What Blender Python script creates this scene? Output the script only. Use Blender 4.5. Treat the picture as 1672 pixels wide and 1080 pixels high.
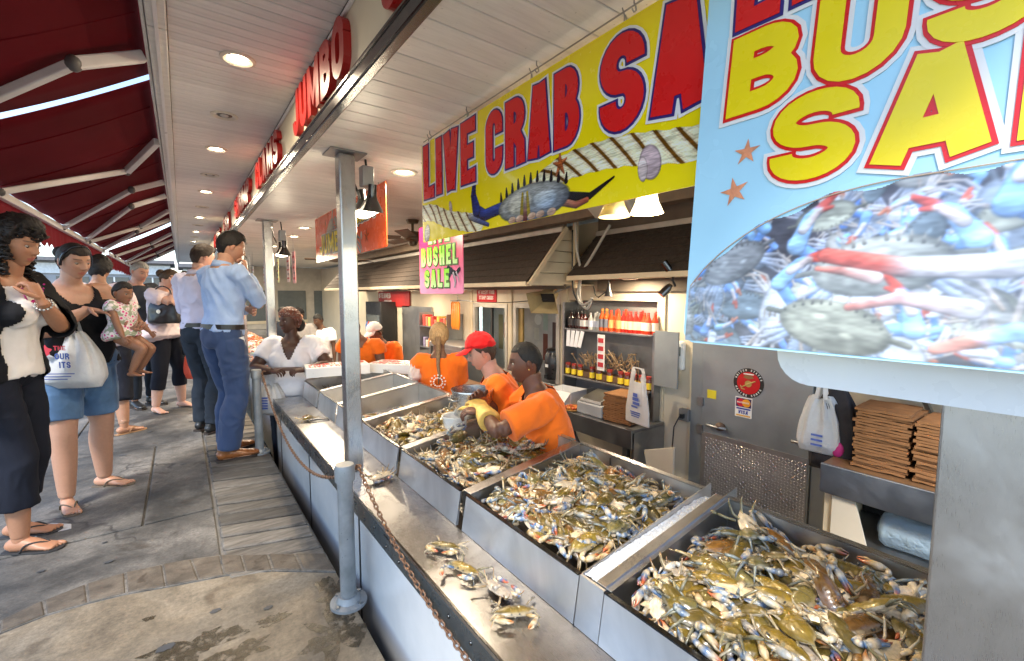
import bpy, bmesh, math, random
import numpy as np
from mathutils import Vector, Matrix, noise
random.seed(7); rng = np.random.default_rng(7)
R = math.radians
for _o in list(bpy.data.objects): bpy.data.objects.remove(_o)
scene = bpy.context.scene
COL = scene.collection
# ------------------------------------------------------------------ camera
cam_d = bpy.data.cameras.new('Camera'); cam = bpy.data.objects.new('Camera', cam_d); COL.objects.link(cam)
scene.camera = cam
cam_d.sensor_width = 36.0; cam_d.lens = 36.0*725/1672; cam_d.clip_start = 0.03; cam_d.clip_end = 2000
_yaw, _pit = math.atan(540/727.), math.atan(60/725.)
_fw = Vector((math.sin(_yaw)*math.cos(_pit), math.cos(_yaw)*math.cos(_pit), -math.sin(_pit)))
_rt = Vector((math.cos(_yaw), -math.sin(_yaw), 0)); _up = _rt.cross(_fw)
cam.matrix_world = Matrix(((_rt.x,_up.x,-_fw.x,0),(_rt.y,_up.y,-_fw.y,0),(_rt.z,_up.z,-_fw.z,1.32),(0,0,0,1)))
# ------------------------------------------------------------------ world, sun, exposure
world = bpy.data.worlds.new('World'); scene.world = world; world.use_nodes = True
_n = world.node_tree.nodes; _l = world.node_tree.links
_sky = _n.new('ShaderNodeTexSky'); _sky.sky_type = 'NISHITA'; _sky.sun_disc = False
SUN_EL, SUN_ROT = R(50), R(232)
_sky.sun_elevation = SUN_EL; _sky.sun_rotation = SUN_ROT; _sky.dust_density = .25; _sky.air_density = 1.0
_n['Background'].inputs['Strength'].default_value = 0.14
_l.new(_sky.outputs[0], _n['Background'].inputs['Color'])
sun_d = bpy.data.lights.new('Sun', 'SUN'); sun_d.energy = 1.5; sun_d.angle = R(12); sun_d.color = (1, .95, .88)
sun = bpy.data.objects.new('Sun', sun_d); COL.objects.link(sun)
_sd = Vector((math.sin(SUN_ROT)*math.cos(SUN_EL), math.cos(SUN_ROT)*math.cos(SUN_EL), math.sin(SUN_EL)))
sun.rotation_euler = _sd.to_track_quat('Z', 'Y').to_euler()
vs = scene.view_settings; vs.view_transform = 'Standard'; vs.look = 'None'; vs.gamma = 1; vs.use_curve_mapping = False
vs.exposure = 1.8
scene.cycles.use_denoising = True; scene.cycles.max_bounces = 8; scene.cycles.diffuse_bounces = 5; scene.cycles.glossy_bounces = 4
scene.cycles.transparent_max_bounces = 8; scene.cycles.sample_clamp_indirect = 6

# ------------------------------------------------------------------ helpers: objects
def tag(o, label=None, cat=None, group=None, kind=None):
    if label: o['label'] = label
    if cat: o['category'] = cat
    if group: o['group'] = group
    if kind: o['kind'] = kind
    return o
def empty(name, loc=(0,0,0), rz=0, label=None, cat=None, group=None):
    o = bpy.data.objects.new(name, None); COL.objects.link(o); o.location = loc; o.rotation_euler = (0,0,rz); o.empty_display_size = .05
    return tag(o, label, cat, group)
def link(name, me, parent=None, mat=None, loc=None, rot=None):
    o = bpy.data.objects.new(name, me); COL.objects.link(o)
    if mat is not None and not me.materials: me.materials.append(mat)
    if parent is not None: o.parent = parent
    if loc is not None: o.location = loc
    if rot is not None: o.rotation_euler = rot
    return o
def copy_tree(o, parent=None):
    c = o.copy(); COL.objects.link(c); c.parent = parent
    for ch in list(o.children): copy_tree(ch, c)
    return c
class MB:
    """collects primitives into one mesh"""
    def __init__(s): s.v = []; s.f = []; s.c = []; s.m = []; s.cur = None; s.mi = 0
    def add(s, v, f, col=None):
        b = len(s.v); s.v += [tuple(p) for p in v]; s.f += [tuple(i+b for i in q) for q in f]; s.m += [s.mi]*len(f)
        col = col if col is not None else s.cur
        s.c += ([tuple(col)]*len(v) if (col is None or not hasattr(col[0], '__len__')) and col is not None else (list(col) if col is not None else [(1,1,1)]*len(v)))
        return s
    def box(s, x0, x1, y0, y1, z0, z1, col=None):
        v = [(x,y,z) for x in (x0,x1) for y in (y0,y1) for z in (z0,z1)]
        return s.add(v, [(0,1,3,2),(4,6,7,5),(0,4,5,1),(2,3,7,6),(0,2,6,4),(1,5,7,3)], col)
    def obox(s, c, ax, hs, col=None):
        """oriented box: centre, three axes, half sizes"""
        c = Vector(c); v = [c+ax[0]*(i*hs[0])+ax[1]*(j*hs[1])+ax[2]*(k*hs[2]) for i in (-1,1) for j in (-1,1) for k in (-1,1)]
        return s.add(v, [(0,1,3,2),(4,6,7,5),(0,4,5,1),(2,3,7,6),(0,2,6,4),(1,5,7,3)], col)
    def bar(s, a, b, w, h, up=(0,0,1), col=None):
        a, b = Vector(a), Vector(b); t = (b-a).normalized(); u = t.cross(Vector(up)); u = u.normalized() if u.length > 1e-6 else Vector((1,0,0)); w_ = u.cross(t)
        return s.obox((a+b)/2, (t,u,w_), ((b-a).length/2, w/2, h/2), col)
    def tube(s, pts, r, n=8, col=None, caps=True, cols=None):
        pts = [Vector(p) for p in pts]; rs = r if hasattr(r,'__len__') else [r]*len(pts)
        v = []; f = []; vc = []; u = None
        for i, p in enumerate(pts):
            t = (pts[min(i+1,len(pts)-1)]-pts[max(i-1,0)]).normalized()
            if u is None: u = t.cross(Vector((.31,.2,.93)));  u = u if u.length > .05 else t.cross(Vector((1,0,0)))
            u = (u - t*u.dot(t)).normalized(); w = t.cross(u)
            for k in range(n):
                a = 2*math.pi*k/n; v.append(p+(u*math.cos(a)+w*math.sin(a))*rs[i])
            if cols: vc += [tuple(cols[i])]*n
        for i in range(len(pts)-1):
            for k in range(n): f.append((i*n+k, i*n+(k+1)%n, (i+1)*n+(k+1)%n, (i+1)*n+k))
        if caps: f += [tuple(range(n-1,-1,-1)), tuple((len(pts)-1)*n+k for k in range(n))]
        return s.add(v, f, vc if cols else col)
    def lathe(s, prof, c=(0,0,0), n=20, ax=None, col=None, cols=None):
        """profile [(r,h)] round an axis (default z) at c"""
        c = Vector(c); a = Vector(ax).normalized() if ax else Vector((0,0,1)); u = a.orthogonal().normalized(); w = a.cross(u)
        v = []; f = []; vc = []
        for i, (r, h) in enumerate(prof):
            for k in range(n):
                q = 2*math.pi*k/n; v.append(c+a*h+(u*math.cos(q)+w*math.sin(q))*max(r,1e-5))
            if cols: vc += [tuple(cols[i])]*n
        for i in range(len(prof)-1):
            for k in range(n): f.append((i*n+k, i*n+(k+1)%n, (i+1)*n+(k+1)%n, (i+1)*n+k))
        f += [tuple(range(n-1,-1,-1)), tuple((len(prof)-1)*n+k for k in range(n))]
        return s.add(v, f, vc if cols else col)
    def ball(s, c, r, n=10, col=None):
        r3 = r if hasattr(r,'__len__') else (r,r,r); c = Vector(c); v = []; f = []
        m = max(4, n//2+1)
        for i in range(m+1):
            ph = math.pi*i/m
            for k in range(n):
                q = 2*math.pi*k/n; v.append(c+Vector((r3[0]*math.sin(ph)*math.cos(q), r3[1]*math.sin(ph)*math.sin(q), r3[2]*math.cos(ph))))
        for i in range(m):
            for k in range(n): f.append((i*n+k, (i+1)*n+k, (i+1)*n+(k+1)%n, i*n+(k+1)%n))
        return s.add(v, f, col)
    def poly(s, pts, n, depth, col=None):
        """flat polygon (convex or simple) with thickness along vector n*depth"""
        n = Vector(n)*depth; k = len(pts); v = [Vector(p) for p in pts]+[Vector(p)+n for p in pts]
        f = [tuple(range(k-1,-1,-1)), tuple(range(k,2*k))]+[(i,(i+1)%k,(i+1)%k+k,i+k) for i in range(k)]
        return s.add(v, f, col)
    def mesh(s, name, smooth=False, mats=None):
        me = bpy.data.meshes.new(name); me.from_pydata([tuple(p) for p in s.v], [], s.f); me.update()
        if any(c != (1,1,1) for c in s.c):
            a = me.color_attributes.new('Col', 'FLOAT_COLOR', 'POINT')
            a.data.foreach_set('color', np.concatenate([np.array(s.c, dtype=np.float32), np.ones((len(s.c),1),np.float32)], 1).ravel())
        if smooth: me.polygons.foreach_set('use_smooth', [True]*len(me.polygons))
        if mats:
            for m in mats: me.materials.append(m)
            me.polygons.foreach_set('material_index', s.m)
        bm = bmesh.new(); bm.from_mesh(me); bmesh.ops.recalc_face_normals(bm, faces=bm.faces); bm.to_mesh(me); bm.free()
        return me
    def build(s, name, mat=None, parent=None, smooth=False, bevel=0, auto=None, mats=None, loc=None):
        me = s.mesh(name, smooth, mats); o = link(name, me, parent, mat, loc)
        if bevel:
            b = o.modifiers.new('Bevel','BEVEL'); b.width = bevel; b.segments = 2; b.limit_method = 'ANGLE'; b.angle_limit = R(40)
        if auto:
            me.polygons.foreach_set('use_smooth', [True]*len(me.polygons)); e = o.modifiers.new('Edge','EDGE_SPLIT'); e.split_angle = R(auto)
        return o
# ------------------------------------------------------------------ helpers: materials
MATS = {}
class NT:
    def __init__(s, name):
        s.m = bpy.data.materials.new(name); s.m.use_nodes = True; s.t = s.m.node_tree; s.b = s.t.nodes['Principled BSDF']; MATS[name] = s.m
    def n(s, typ, **kw):
        x = s.t.nodes.new('ShaderNode'+typ)
        for k, v in kw.items():
            if k.startswith('i_'):
                key = k[2:]; x.inputs[int(key) if key.isdigit() else key.replace('_',' ')].default_value = v
            else: setattr(x, k, v)
        return x
    def l(s, a, b): s.t.links.new(a, b)
    def coord(s, kind='Object', scale=(1,1,1)):
        c = s.n('TexCoord'); m = s.n('Mapping'); m.inputs['Scale'].default_value = scale; s.l(c.outputs[kind], m.inputs[0]); return m.outputs[0]
    def noise(s, vec, scale, detail=4, rough=.6, dist=0):
        x = s.n('TexNoise'); x.inputs['Scale'].default_value = scale; x.inputs['Detail'].default_value = detail; x.inputs['Roughness'].default_value = rough; x.inputs['Distortion'].default_value = dist
        if vec is not None: s.l(vec, x.inputs['Vector'])
        return x.outputs['Fac']
    def ramp(s, fac, stops, interp='LINEAR'):
        x = s.n('ValToRGB'); x.color_ramp.interpolation = interp; e = x.color_ramp.elements
        while len(e) < len(stops): e.new(.5)
        for k, (p, c) in enumerate(stops):
            e[k].position = p; c = c if hasattr(c,'__len__') else (c,c,c); e[k].color = (*c[:3], 1)
        s.l(fac, x.inputs[0]); return x.outputs[0]
    def mix(s, fac, a, b, mode='MIX'):
        x = s.n('Mix', data_type='RGBA', blend_type=mode); x.clamp_result = False
        for val, idx in ((fac,0),(a,6),(b,7)):
            if hasattr(val,'links') or isinstance(val, bpy.types.NodeSocket): s.l(val, x.inputs[idx])
            else: x.inputs[idx].default_value = val if idx == 0 else (*val[:3],1)
        return x.outputs[2]
    def bump(s, h, strength=.3, dist=.01):
        x = s.n('Bump'); x.inputs['Strength'].default_value = strength; x.inputs['Distance'].default_value = dist; s.l(h, x.inputs['Height']); s.l(x.outputs[0], s.b.inputs['Normal']); return x
    def set(s, **kw):
        for k, v in kw.items():
            inp = s.b.inputs[k.replace('_',' ')]
            if isinstance(v, bpy.types.NodeSocket): s.l(v, inp)
            else: inp.default_value = (*v,1) if hasattr(v,'__len__') and len(v) == 3 and inp.type == 'RGBA' else v
        return s.m
def simple(name, col, rough=.5, metal=0, var=.12, scale=8, bump=0, bscale=60, coat=0, spec=None):
    if name in MATS: return MATS[name]
    t = NT(name); v = t.coord('Object')
    a = tuple(max(0,c*(1-var)) for c in col); b = tuple(min(1,c*(1+var)) for c in col)
    t.set(Base_Color=t.ramp(t.noise(v, scale, 5), [(.3,a),(.7,b)]), Metallic=metal)
    t.set(Roughness=t.ramp(t.noise(v, scale*2.3, 3), [(.3,max(0,rough-.08)),(.75,min(1,rough+.1))]))
    if bump: t.bump(t.noise(v, bscale, 4), bump, .004)
    if coat: t.set(Coat_Weight=coat)
    if spec is not None: t.set(Specular_IOR_Level=spec)
    return t.m
def vcol(name, rough=.5, metal=0, noise_amt=.12, scale=40, bump=0, bscale=80, sss=0, spec=.5, coat=0):
    if name in MATS: return MATS[name]
    t = NT(name); v = t.coord('Object'); a = t.n('VertexColor', layer_name='Col')
    k = t.ramp(t.noise(v, scale, 5), [(.25,1-noise_amt),(.75,1+noise_amt)])
    t.set(Base_Color=t.mix(1.0, a.outputs[0], k, 'MULTIPLY'), Roughness=rough, Metallic=metal, Specular_IOR_Level=spec)
    if bump: t.bump(t.noise(v, bscale, 4), bump, .003)
    if sss: t.set(Subsurface_Weight=sss, Subsurface_Radius=(.012,.004,.002), Subsurface_Scale=1.0)
    if coat: t.set(Coat_Weight=coat, Coat_Roughness=.15)
    return t.m
def emit(name, col, strength):
    if name in MATS: return MATS[name]
    t = NT(name); return t.set(Base_Color=col, Emission_Color=col, Emission_Strength=strength)
def steel(name='steel', base=.55, rough=.3, dirs=(1,60,1), tint=(1,1,1.02), blot=.5):
    if name in MATS: return MATS[name]
    t = NT(name); v = t.coord('Object'); vb = t.coord('Object', dirs)
    blots = t.noise(v, 3.2, 5, .6, .6); br = t.noise(vb, 45, 3, .5)
    c = [tuple(base*k*x for x in tint) for k in (.72, 1.08)]
    t.set(Base_Color=t.ramp(blots, [(.3,c[0]),(.7,c[1])]), Metallic=1.0)
    rr = t.mix(.35, t.ramp(blots, [(.3,rough-.08),(.55,rough),(.75,rough+.16*blot*2)]), t.ramp(br, [(.3,rough-.08),(.7,rough+.12)]))
    t.set(Roughness=rr)
    h = t.mix(.5, t.noise(v, 5, 2), br); t.bump(h, .10, .01)
    return t.m
M_STEEL = steel('steel_brushed', .42, .28, (40,1,40))
M_STEEL_X = steel('steel_crosswise', .54, .30, (1,40,40))
M_STEEL_V = steel('steel_column', .52, .30, (40,40,1), (1,1,1), .9)
M_STEEL_D = steel('steel_dull', .38, .42, (40,1,40), (.97,1,1.05))
M_CHROME = steel('chrome_trim', .14, .2, (40,1,40), (1,1,1), .2)
M_GALV = steel('galvanised', .42, .45, (3,3,3), (.97,1,1.03))
M_WHITE = simple('white_paint', (.78,.78,.77), .35, var=.06, scale=3)
M_BLACK = simple('black_rubber', (.018,.02,.022), .4, var=.3)
M_DARK = simple('dark_void', (.02,.02,.022), .8)
# ================================================================== SETTING
def struct(o): o['kind'] = 'structure'; return o
def concrete(name, c0, c1, c2, sc=1.0, agg=.5, crack=True, bump=.35):
    t = NT(name); v = t.coord('Object')
    big = t.noise(v, 1.6*sc, 6, .65, .4); mid = t.noise(v, 9*sc, 6, .7, .3); fine = t.noise(v, 70*sc, 5, .8)
    base = t.ramp(big, [(.33,c0),(.5,c1),(.67,c2)])
    base = t.mix(.55, base, t.ramp(mid, [(.3,.25),(.5,.95),(.72,1.5)]), 'MULTIPLY')
    base = t.mix(agg, base, t.ramp(fine, [(.32,.45),(.5,1),(.68,1.6)]), 'MULTIPLY')
    blot = t.ramp(t.noise(v, 4.5*sc, 3, .5, .8), [(.62,0.),(.70,1.)])
    base = t.mix(blot, base, t.mix(1, base, (.55,.5,.45), 'MULTIPLY'))
    h = t.mix(.5, fine, mid)
    if crack:
        vo = t.n('TexVoronoi', feature='DISTANCE_TO_EDGE'); vo.inputs['Scale'].default_value = .95*sc
        nz = t.n('TexNoise'); nz.inputs['Scale'].default_value = 5*sc; nz.inputs['Detail'].default_value = 5; t.l(v, nz.inputs['Vector'])
        add = t.n('VectorMath', operation='MULTIPLY_ADD'); t.l(nz.outputs['Color'], add.inputs[0]); add.inputs[1].default_value = (.35,.35,.35); t.l(v, add.inputs[2]); t.l(add.outputs[0], vo.inputs['Vector'])
        cr = t.ramp(vo.outputs['Distance'], [(0,1.),(.006,.9),(.014,0.)])
        part = t.ramp(t.noise(v, 1.1*sc, 2), [(.48,0.),(.56,1.)])
        cm = t.mix(1, cr, part, 'MULTIPLY')
        base = t.mix(cm, base, (.035,.032,.03)); h = t.mix(cm, h, (0,0,0))
    t.set(Base_Color=base, Roughness=t.ramp(mid, [(.3,.62),(.7,.9)]))
    t.bump(h, bump, .006); return t.m
M_SLAB = concrete('slab_concrete', (.026,.025,.023), (.080,.075,.068), (.175,.163,.146), 1.0, .6)
M_APRON = concrete('apron_concrete', (.085,.066,.044), (.155,.125,.086), (.215,.183,.137), .8, .55, crack=False)
M_FAR = concrete('far_concrete', (.075,.073,.07), (.12,.117,.112), (.17,.164,.157), .4, .3)
M_STONE = concrete('border_stone', (.045,.036,.026), (.09,.072,.053), (.135,.112,.085), 2.5, .3, crack=False)
M_MORTAR = concrete('mortar', (.06,.054,.047), (.12,.11,.097), (.18,.167,.15), 6, .3, crack=False)
# pavement: base sheet to the horizon, ending at the quay edge
g = MB(); g.box(-400, .53, -80, 600, -.6, -.012); pav = struct(g.build('pavement', M_FAR))
# slabs on it, each its own piece
sy = [2.40, 3.22, 4.86, 6.3, 7.8, 9.3, 10.8]; k = 0
for j in range(len(sy)-1):
    off = .12 if j % 2 == 0 else -.28
    xs = [.100] + ([-.24, -1.35, -2.5, -3.6] if j == 1 else [-.95+off, -2.05+off, -3.2+off])
    for i in range(len(xs)-1):
        d = .004 + .004*((i*3+j*5) % 3)/2; jx = .006
        m = MB(); m.box(xs[i+1]+jx, xs[i]-jx, sy[j]+jx, sy[j+1]-jx, -.03, d-.004)
        m.build('concrete_slab', M_SLAB, pav, bevel=.006)
# light repair patch
m = MB(); m.poly([(-.80,3.52,.0),(-.70,3.40,.0),(-.56,3.40,.0),(-.57,3.47,.0),(-.66,3.55,.0)], (0,0,1), .007); m.build('repair_patch', concrete('patch_concrete', (.3,.3,.3),(.42,.42,.42),(.5,.5,.5),3,.2,False), pav, bevel=.003)
# stone border, a curved band of single stones in mortar
top = [(-.80,2.50),(-.652,2.588),(-.542,2.655),(-.413,2.695),(-.278,2.70),(-.137,2.675),(-.025,2.645),(.092,2.60),(.179,2.535),(.288,2.465),(.40,2.39),(.525,2.30)]
bot = [(-.74,2.44),(-.633,2.49),(-.511,2.525),(-.384,2.52),(-.259,2.50),(-.12,2.455),(.0,2.42),(.097,2.395),(.181,2.36),(.286,2.30),(.40,2.21),(.525,2.11)]
m = MB()
for i in range(len(top)-1):
    q = [bot[i],bot[i+1],top[i+1],top[i]]; m.poly([(x,y,-.03) for x,y in q], (0,0,1), .0345)
m.build('mortar_bed', M_MORTAR, pav)
for i in range(len(top)-1):
    q = [Vector((*p,0)) for p in (bot[i],bot[i+1],top[i+1],top[i])]; c = sum(q, Vector())/4
    q = [p+(c-p).normalized()*(.005+.004*random.random()) for p in q]
    m = MB(); z = .008+.004*random.random(); m.poly([(p.x,p.y,-.02) for p in q], (0,0,1), .02+z)
    m.build('border_stone', M_STONE, pav, bevel=.005)
# foreground concrete apron with cracks
mm = M_APRON
m = MB(); n_ = len(bot)
poly = [(x,y-.006) for x,y in bot] + [(.53,-6),(-6,-6),(-6,2.2),(-1.4,2.30)]
m.poly([(x,y,-.03) for x,y in poly], (0,0,1), .031); m.build('concrete_apron', mm, pav)
# wet stains and dropped bits: own shape
def blob(cx, cy, rx, ry, z, mat, name, par, rag=.35, n=40):
    m = MB(); s0 = random.random()*50; pts = []
    for i in range(n):
        a = 2*math.pi*i/n; k = 1+rag*(noise.noise(Vector((math.cos(a)*2+s0, math.sin(a)*2, 0)))+.6*noise.noise(Vector((math.cos(a)*6+s0, math.sin(a)*6, 3))))
        pts.append((cx+rx*k*math.cos(a), cy+ry*k*math.sin(a), z))
    m.poly(pts, (0,0,1), .0006); return m.build(name, mat, par)
def stain_mat():
    t = NT('wet_stain'); v = t.coord('Object'); f = t.noise(v, 38, 5, .75)
    t.set(Base_Color=t.ramp(f, [(.3,(.028,.020,.011)),(.7,(.075,.058,.034))]), Roughness=.35, Alpha=t.ramp(t.noise(v, 24, 4, .7), [(.40,0.),(.58,.7)])); t.bump(f, .4, .004); return t.m
MS = stain_mat()
blob(-.05,1.955,.16,.075,.002,MS,'wet_stain',pav,.7); blob(.235,1.945,.055,.03,.002,MS,'wet_stain',pav,.6); blob(.42,1.72,.09,.12,.002,MS,'wet_stain',pav,.8); blob(-.17,2.25,.022,.015,.002,MS,'wet_stain',pav,.5); blob(.10,1.83,.12,.05,.002,MS,'wet_stain',pav,.8); blob(.49,1.95,.07,.12,.002,MS,'wet_stain',pav,.7)
gum = simple('old_gum', (.045,.047,.05), .6)
for x,y,r in ((.05,2.14,.02),(.23,2.03,.018),(.09,2.52,.03),(-.11,2.02,.03),(-.45,4.73,.028),(-.39,3.1,.012),(-.2,3.9,.012),(-.35,2.86,.02),(-.6,2.95,.016),(-.05,4.2,.02),(.02,5.6,.02),(-.3,5.4,.02)):
    blob(x,y,r,r*.62,.0035 if y<2.4 else .0055,gum,'gum_spot',pav,.35,18)
# boardwalk strip of weathered planks along the quay edge
def wood_mat():
    t = NT('weathered_plank'); oi = t.n('ObjectInfo'); v = t.coord('Object', (3.0,30,30))
    off = t.n('VectorMath', operation='ADD'); mul = t.n('VectorMath', operation='SCALE'); cmb = t.n('CombineXYZ'); t.l(oi.outputs['Random'], cmb.inputs[0]); t.l(oi.outputs['Random'], cmb.inputs[1]); t.l(cmb.outputs[0], mul.inputs[0]); mul.inputs[3].default_value = 37.; t.l(v, off.inputs[0]); t.l(mul.outputs[0], off.inputs[1])
    g1 = t.noise(off.outputs[0], 1.0, 7, .72, .5); g2 = t.noise(off.outputs[0], 7, 4, .6)
    c = t.ramp(g1, [(.28,(.035,.030,.024)),(.45,(.095,.084,.070)),(.7,(.175,.16,.138))])
    c = t.mix(.5, c, t.ramp(g2, [(.3,.6),(.6,1.2)]), 'MULTIPLY')
    c = t.mix(1, c, t.ramp(oi.outputs['Random'], [(0,.55),(1,1.3)]), 'MULTIPLY')
    t.set(Base_Color=c, Roughness=.85); t.bump(t.mix(.5,g1,g2), .5, .004); return t.m
M_PLANK = wood_mat()
bw = struct(empty('boardwalk', (0,0,0)))
m = MB(); m.box(.115,.50,2.55,14,-.3,-.035); m.build('joist_bed', M_DARK, bw)
y = 2.30; k = 0; pmesh = None
while y < 13.5:
    w = .118 if k % 3 else .10; wr = .129
    if pmesh is None:
        m = MB(); m.box(-.205,.205,-wr/2,wr/2,-.03,.0); m.v = [(a,b-.30*a,c) for a,b,c in m.v]; pmesh = m.mesh('plank')
    o = link('plank', pmesh, bw, M_PLANK, (.318+random.uniform(-.003,.003), y+.06, .003+random.uniform(-.002,.003)), (random.uniform(-.01,.01),0,random.uniform(-.005,.005)))
    if y < 9:
        b = o.modifiers.new('Bevel','BEVEL'); b.width = .007; b.segments = 1
    y += .150; k += 1
# water far below, right of the quay
def water_mat():
    t = NT('harbour_water'); v = t.coord('Object'); t.set(Base_Color=(.02,.03,.03), Roughness=.1); t.bump(t.noise(v, 3, 4), .3, .1); return t.m
m = MB(); m.box(.54,600,-80,600,-2.6,-1.6); struct(m.build('water', water_mat()))

# ------------------------------------------------------------------ roof of the market: soffit over the walk, fascia, inner ceiling
Y0, Y1 = -.12, 17.0
def ceil_mat(name, c):
    t = NT(name); v = t.coord('Object', (1.5,14,1)); oi = t.n('ObjectInfo')
    st = t.noise(v, 2.2, 6, .7, .3); sp = t.noise(t.coord('Object'), 55, 3, .6)
    col = t.mix(.55, c, t.ramp(st, [(.3,.72),(.6,1.04)]), 'MULTIPLY'); col = t.mix(.9, col, t.ramp(sp, [(.24,.55),(.33,1.)]), 'MULTIPLY')
    col = t.mix(1, col, t.ramp(oi.outputs['Random'], [(0,.9),(1,1.03)]), 'MULTIPLY')
    t.set(Base_Color=col, Roughness=.42); t.bump(st, .15, .004); return t.m
M_SOF = ceil_mat('soffit_paint', (.80,.78,.75)); M_CEIL = ceil_mat('ceiling_paint', (.84,.82,.78))
ZS, ZC = 2.28, 2.0
sof = struct(empty('soffit'))
m = MB(); m.box(-.02,.52,Y0,Y1,ZS+.012,ZS+.04); m.build('soffit_backing', simple('soffit_joint', (.16,.15,.145), .8), sof)
m = MB(); w = .0575; m.box(.008,.488,-w/2+.0022,w/2-.0022,0,.014); sm = m.mesh('soffit_board')
y = Y0; i = 0
while y < 14.0 and i < 270:
    o = link('soffit_board', sm, sof, M_SOF, (0,y+w/2,ZS-.001*random.random()))
    if y < 5: b = o.modifiers.new('Bevel','BEVEL'); b.width = .0025; b.segments = 1
    y += w; i += 1
m = MB(); m.box(.008,.488,y,Y1,ZS,ZS+.012); m.build('soffit_sheet', M_SOF, sof)
# edge beam / gutter on the awning side
M_BEAM = ceil_mat('beam_paint', (.74,.73,.68))
beam = struct(empty('eave_beam'))
for i in range(8):
    a = Y0+i*2.2
    m = MB(); m.box(-.052,.006,a+.003,a+2.197,ZS-.022,ZS+.16); m.build('beam_board', M_BEAM, beam, bevel=.004)
m = MB(); m.box(-.066,-.0545,Y0,Y1,ZS-.012,ZS+.17); m.build('gutter_lip', M_BEAM, beam, bevel=.003)
m = MB(); m.box(-.03,-.018,Y0,Y1,ZS-.030,ZS-.0225); m.build('drip_bead', M_WHITE, beam)
# fascia board with chrome trim
M_CREAM = simple('fascia_cream', (.76,.69,.52), .5, var=.06, scale=2)
fas = struct(empty('fascia'))
m = MB(); m.box(.497,.54,Y0,Y1,ZC+.012,ZS+.10); m.build('fascia_board', M_CREAM, fas)
m = MB(); m.box(.485,.4965,Y0,Y1,ZS-.020,ZS-.006); m.build('top_moulding', M_WHITE, fas, bevel=.003)
m = MB(); m.box(.474,.4965,Y0,Y1,ZC+.028,ZC+.046); m.box(.476,.512,Y0,Y1,ZC-.016,ZC+.0275); m.build('chrome_trim', M_CHROME, fas, bevel=.006)
# inner ceiling over the counter
ceil = struct(empty('ceiling'))
m = MB(); m.box(.545,6.2,Y0,Y1,ZC+.012,ZC+.06); m.build('ceiling_backing', simple('ceiling_joint', (.10,.095,.09), .8), ceil)
w = .098; y = Y0; i = 0
m = MB(); m.box(.514,6.2,-w/2+.0016,w/2-.0016,0,.014); cm_ = m.mesh('ceiling_board')
while y < Y1-.05:
    o = link('ceiling_board', cm_, ceil, M_CEIL, (0,y+w/2,ZC+.0008*random.random()))
    if y < 4: b = o.modifiers.new('Bevel','BEVEL'); b.width = .002; b.segments = 1
    y += w; i += 1
# roof sheet above everything so that no light leaks in
m = MB(); m.box(-.05,6.3,Y0-.02,Y1+.05,ZS+.2,ZS+.25); m.box(.541,.58,Y0-.02,Y0-.005,ZC,ZS+.2); struct(m.build('roof', simple('roof_felt', (.12,.12,.12), .9)))
# ------------------------------------------------------------------ lamps in the ceilings
M_LAMP = emit('lamp_glow', (1.0,.84,.58), 14.0); M_RIM = simple('lamp_rim', (.70,.66,.56), .35); M_BULB_OFF = simple('bulb_off', (.55,.55,.52), .2)
def downlight(x, y, z, on, r=.05, label='', group='recessed downlights in the soffit', watt=3.0):
    o = empty('recessed_downlight', (x,y,z), 0, label, 'lamp', group)
    m = MB(); m.lathe([(r*.80,.012),(r*.80,-.003),(r*1.02,-.009),(r*1.22,-.006),(r*1.25,.0)], n=28); m.build('trim_ring', M_RIM, o, auto=35)
    m = MB(); m.lathe([(r*.78,.030),(r*.76,.004),(r*.70,-.001)], n=24) if not on else m.lathe([(r*.78,.004),(r*.6,-.003),(.001,-.005)], n=24)
    m.build('lamp_lens' if on else 'reflector', M_LAMP if on else M_CHROME, o, smooth=True)
    if not on:
        m = MB(); m.ball((0,0,.0),(r*.42,r*.42,r*.2),12); m.build('bulb', M_BULB_OFF, o, smooth=True)
    else:
        L = bpy.data.lights.new('downlight_light','AREA'); L.shape = 'DISK'; L.size = r*1.2; L.energy = watt; L.color = (1,.82,.58)
        lo = bpy.data.objects.new('downlight_light', L); COL.objects.link(lo); lo.parent = o; lo.location = (0,0,-.012)
    return o
ys = [2.20,2.92,3.61,4.42,5.15,6.07,6.9,7.7,8.5,9.3,10.1,10.9]
for i, yy in enumerate(ys):
    on = i % 2 == 0
    downlight(.235, yy, ZS, on, .052, ('glowing round recessed downlight in the white soffit over the walkway' if on else 'unlit round recessed downlight in the white soffit over the walkway'), ('lit downlights in the soffit' if on else 'unlit downlights in the soffit'), 2.2)
for (x,y) in ((1.036,2.41),(1.108,5.83),(1.055,5.01),(1.1,7.2),(1.6,6.6),(2.0,5.6)):
    downlight(x, y, ZC, True, .06, 'glowing round recessed downlight in the plank ceiling above the counter', 'lit downlights in the inner ceiling', 7.0)
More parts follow.
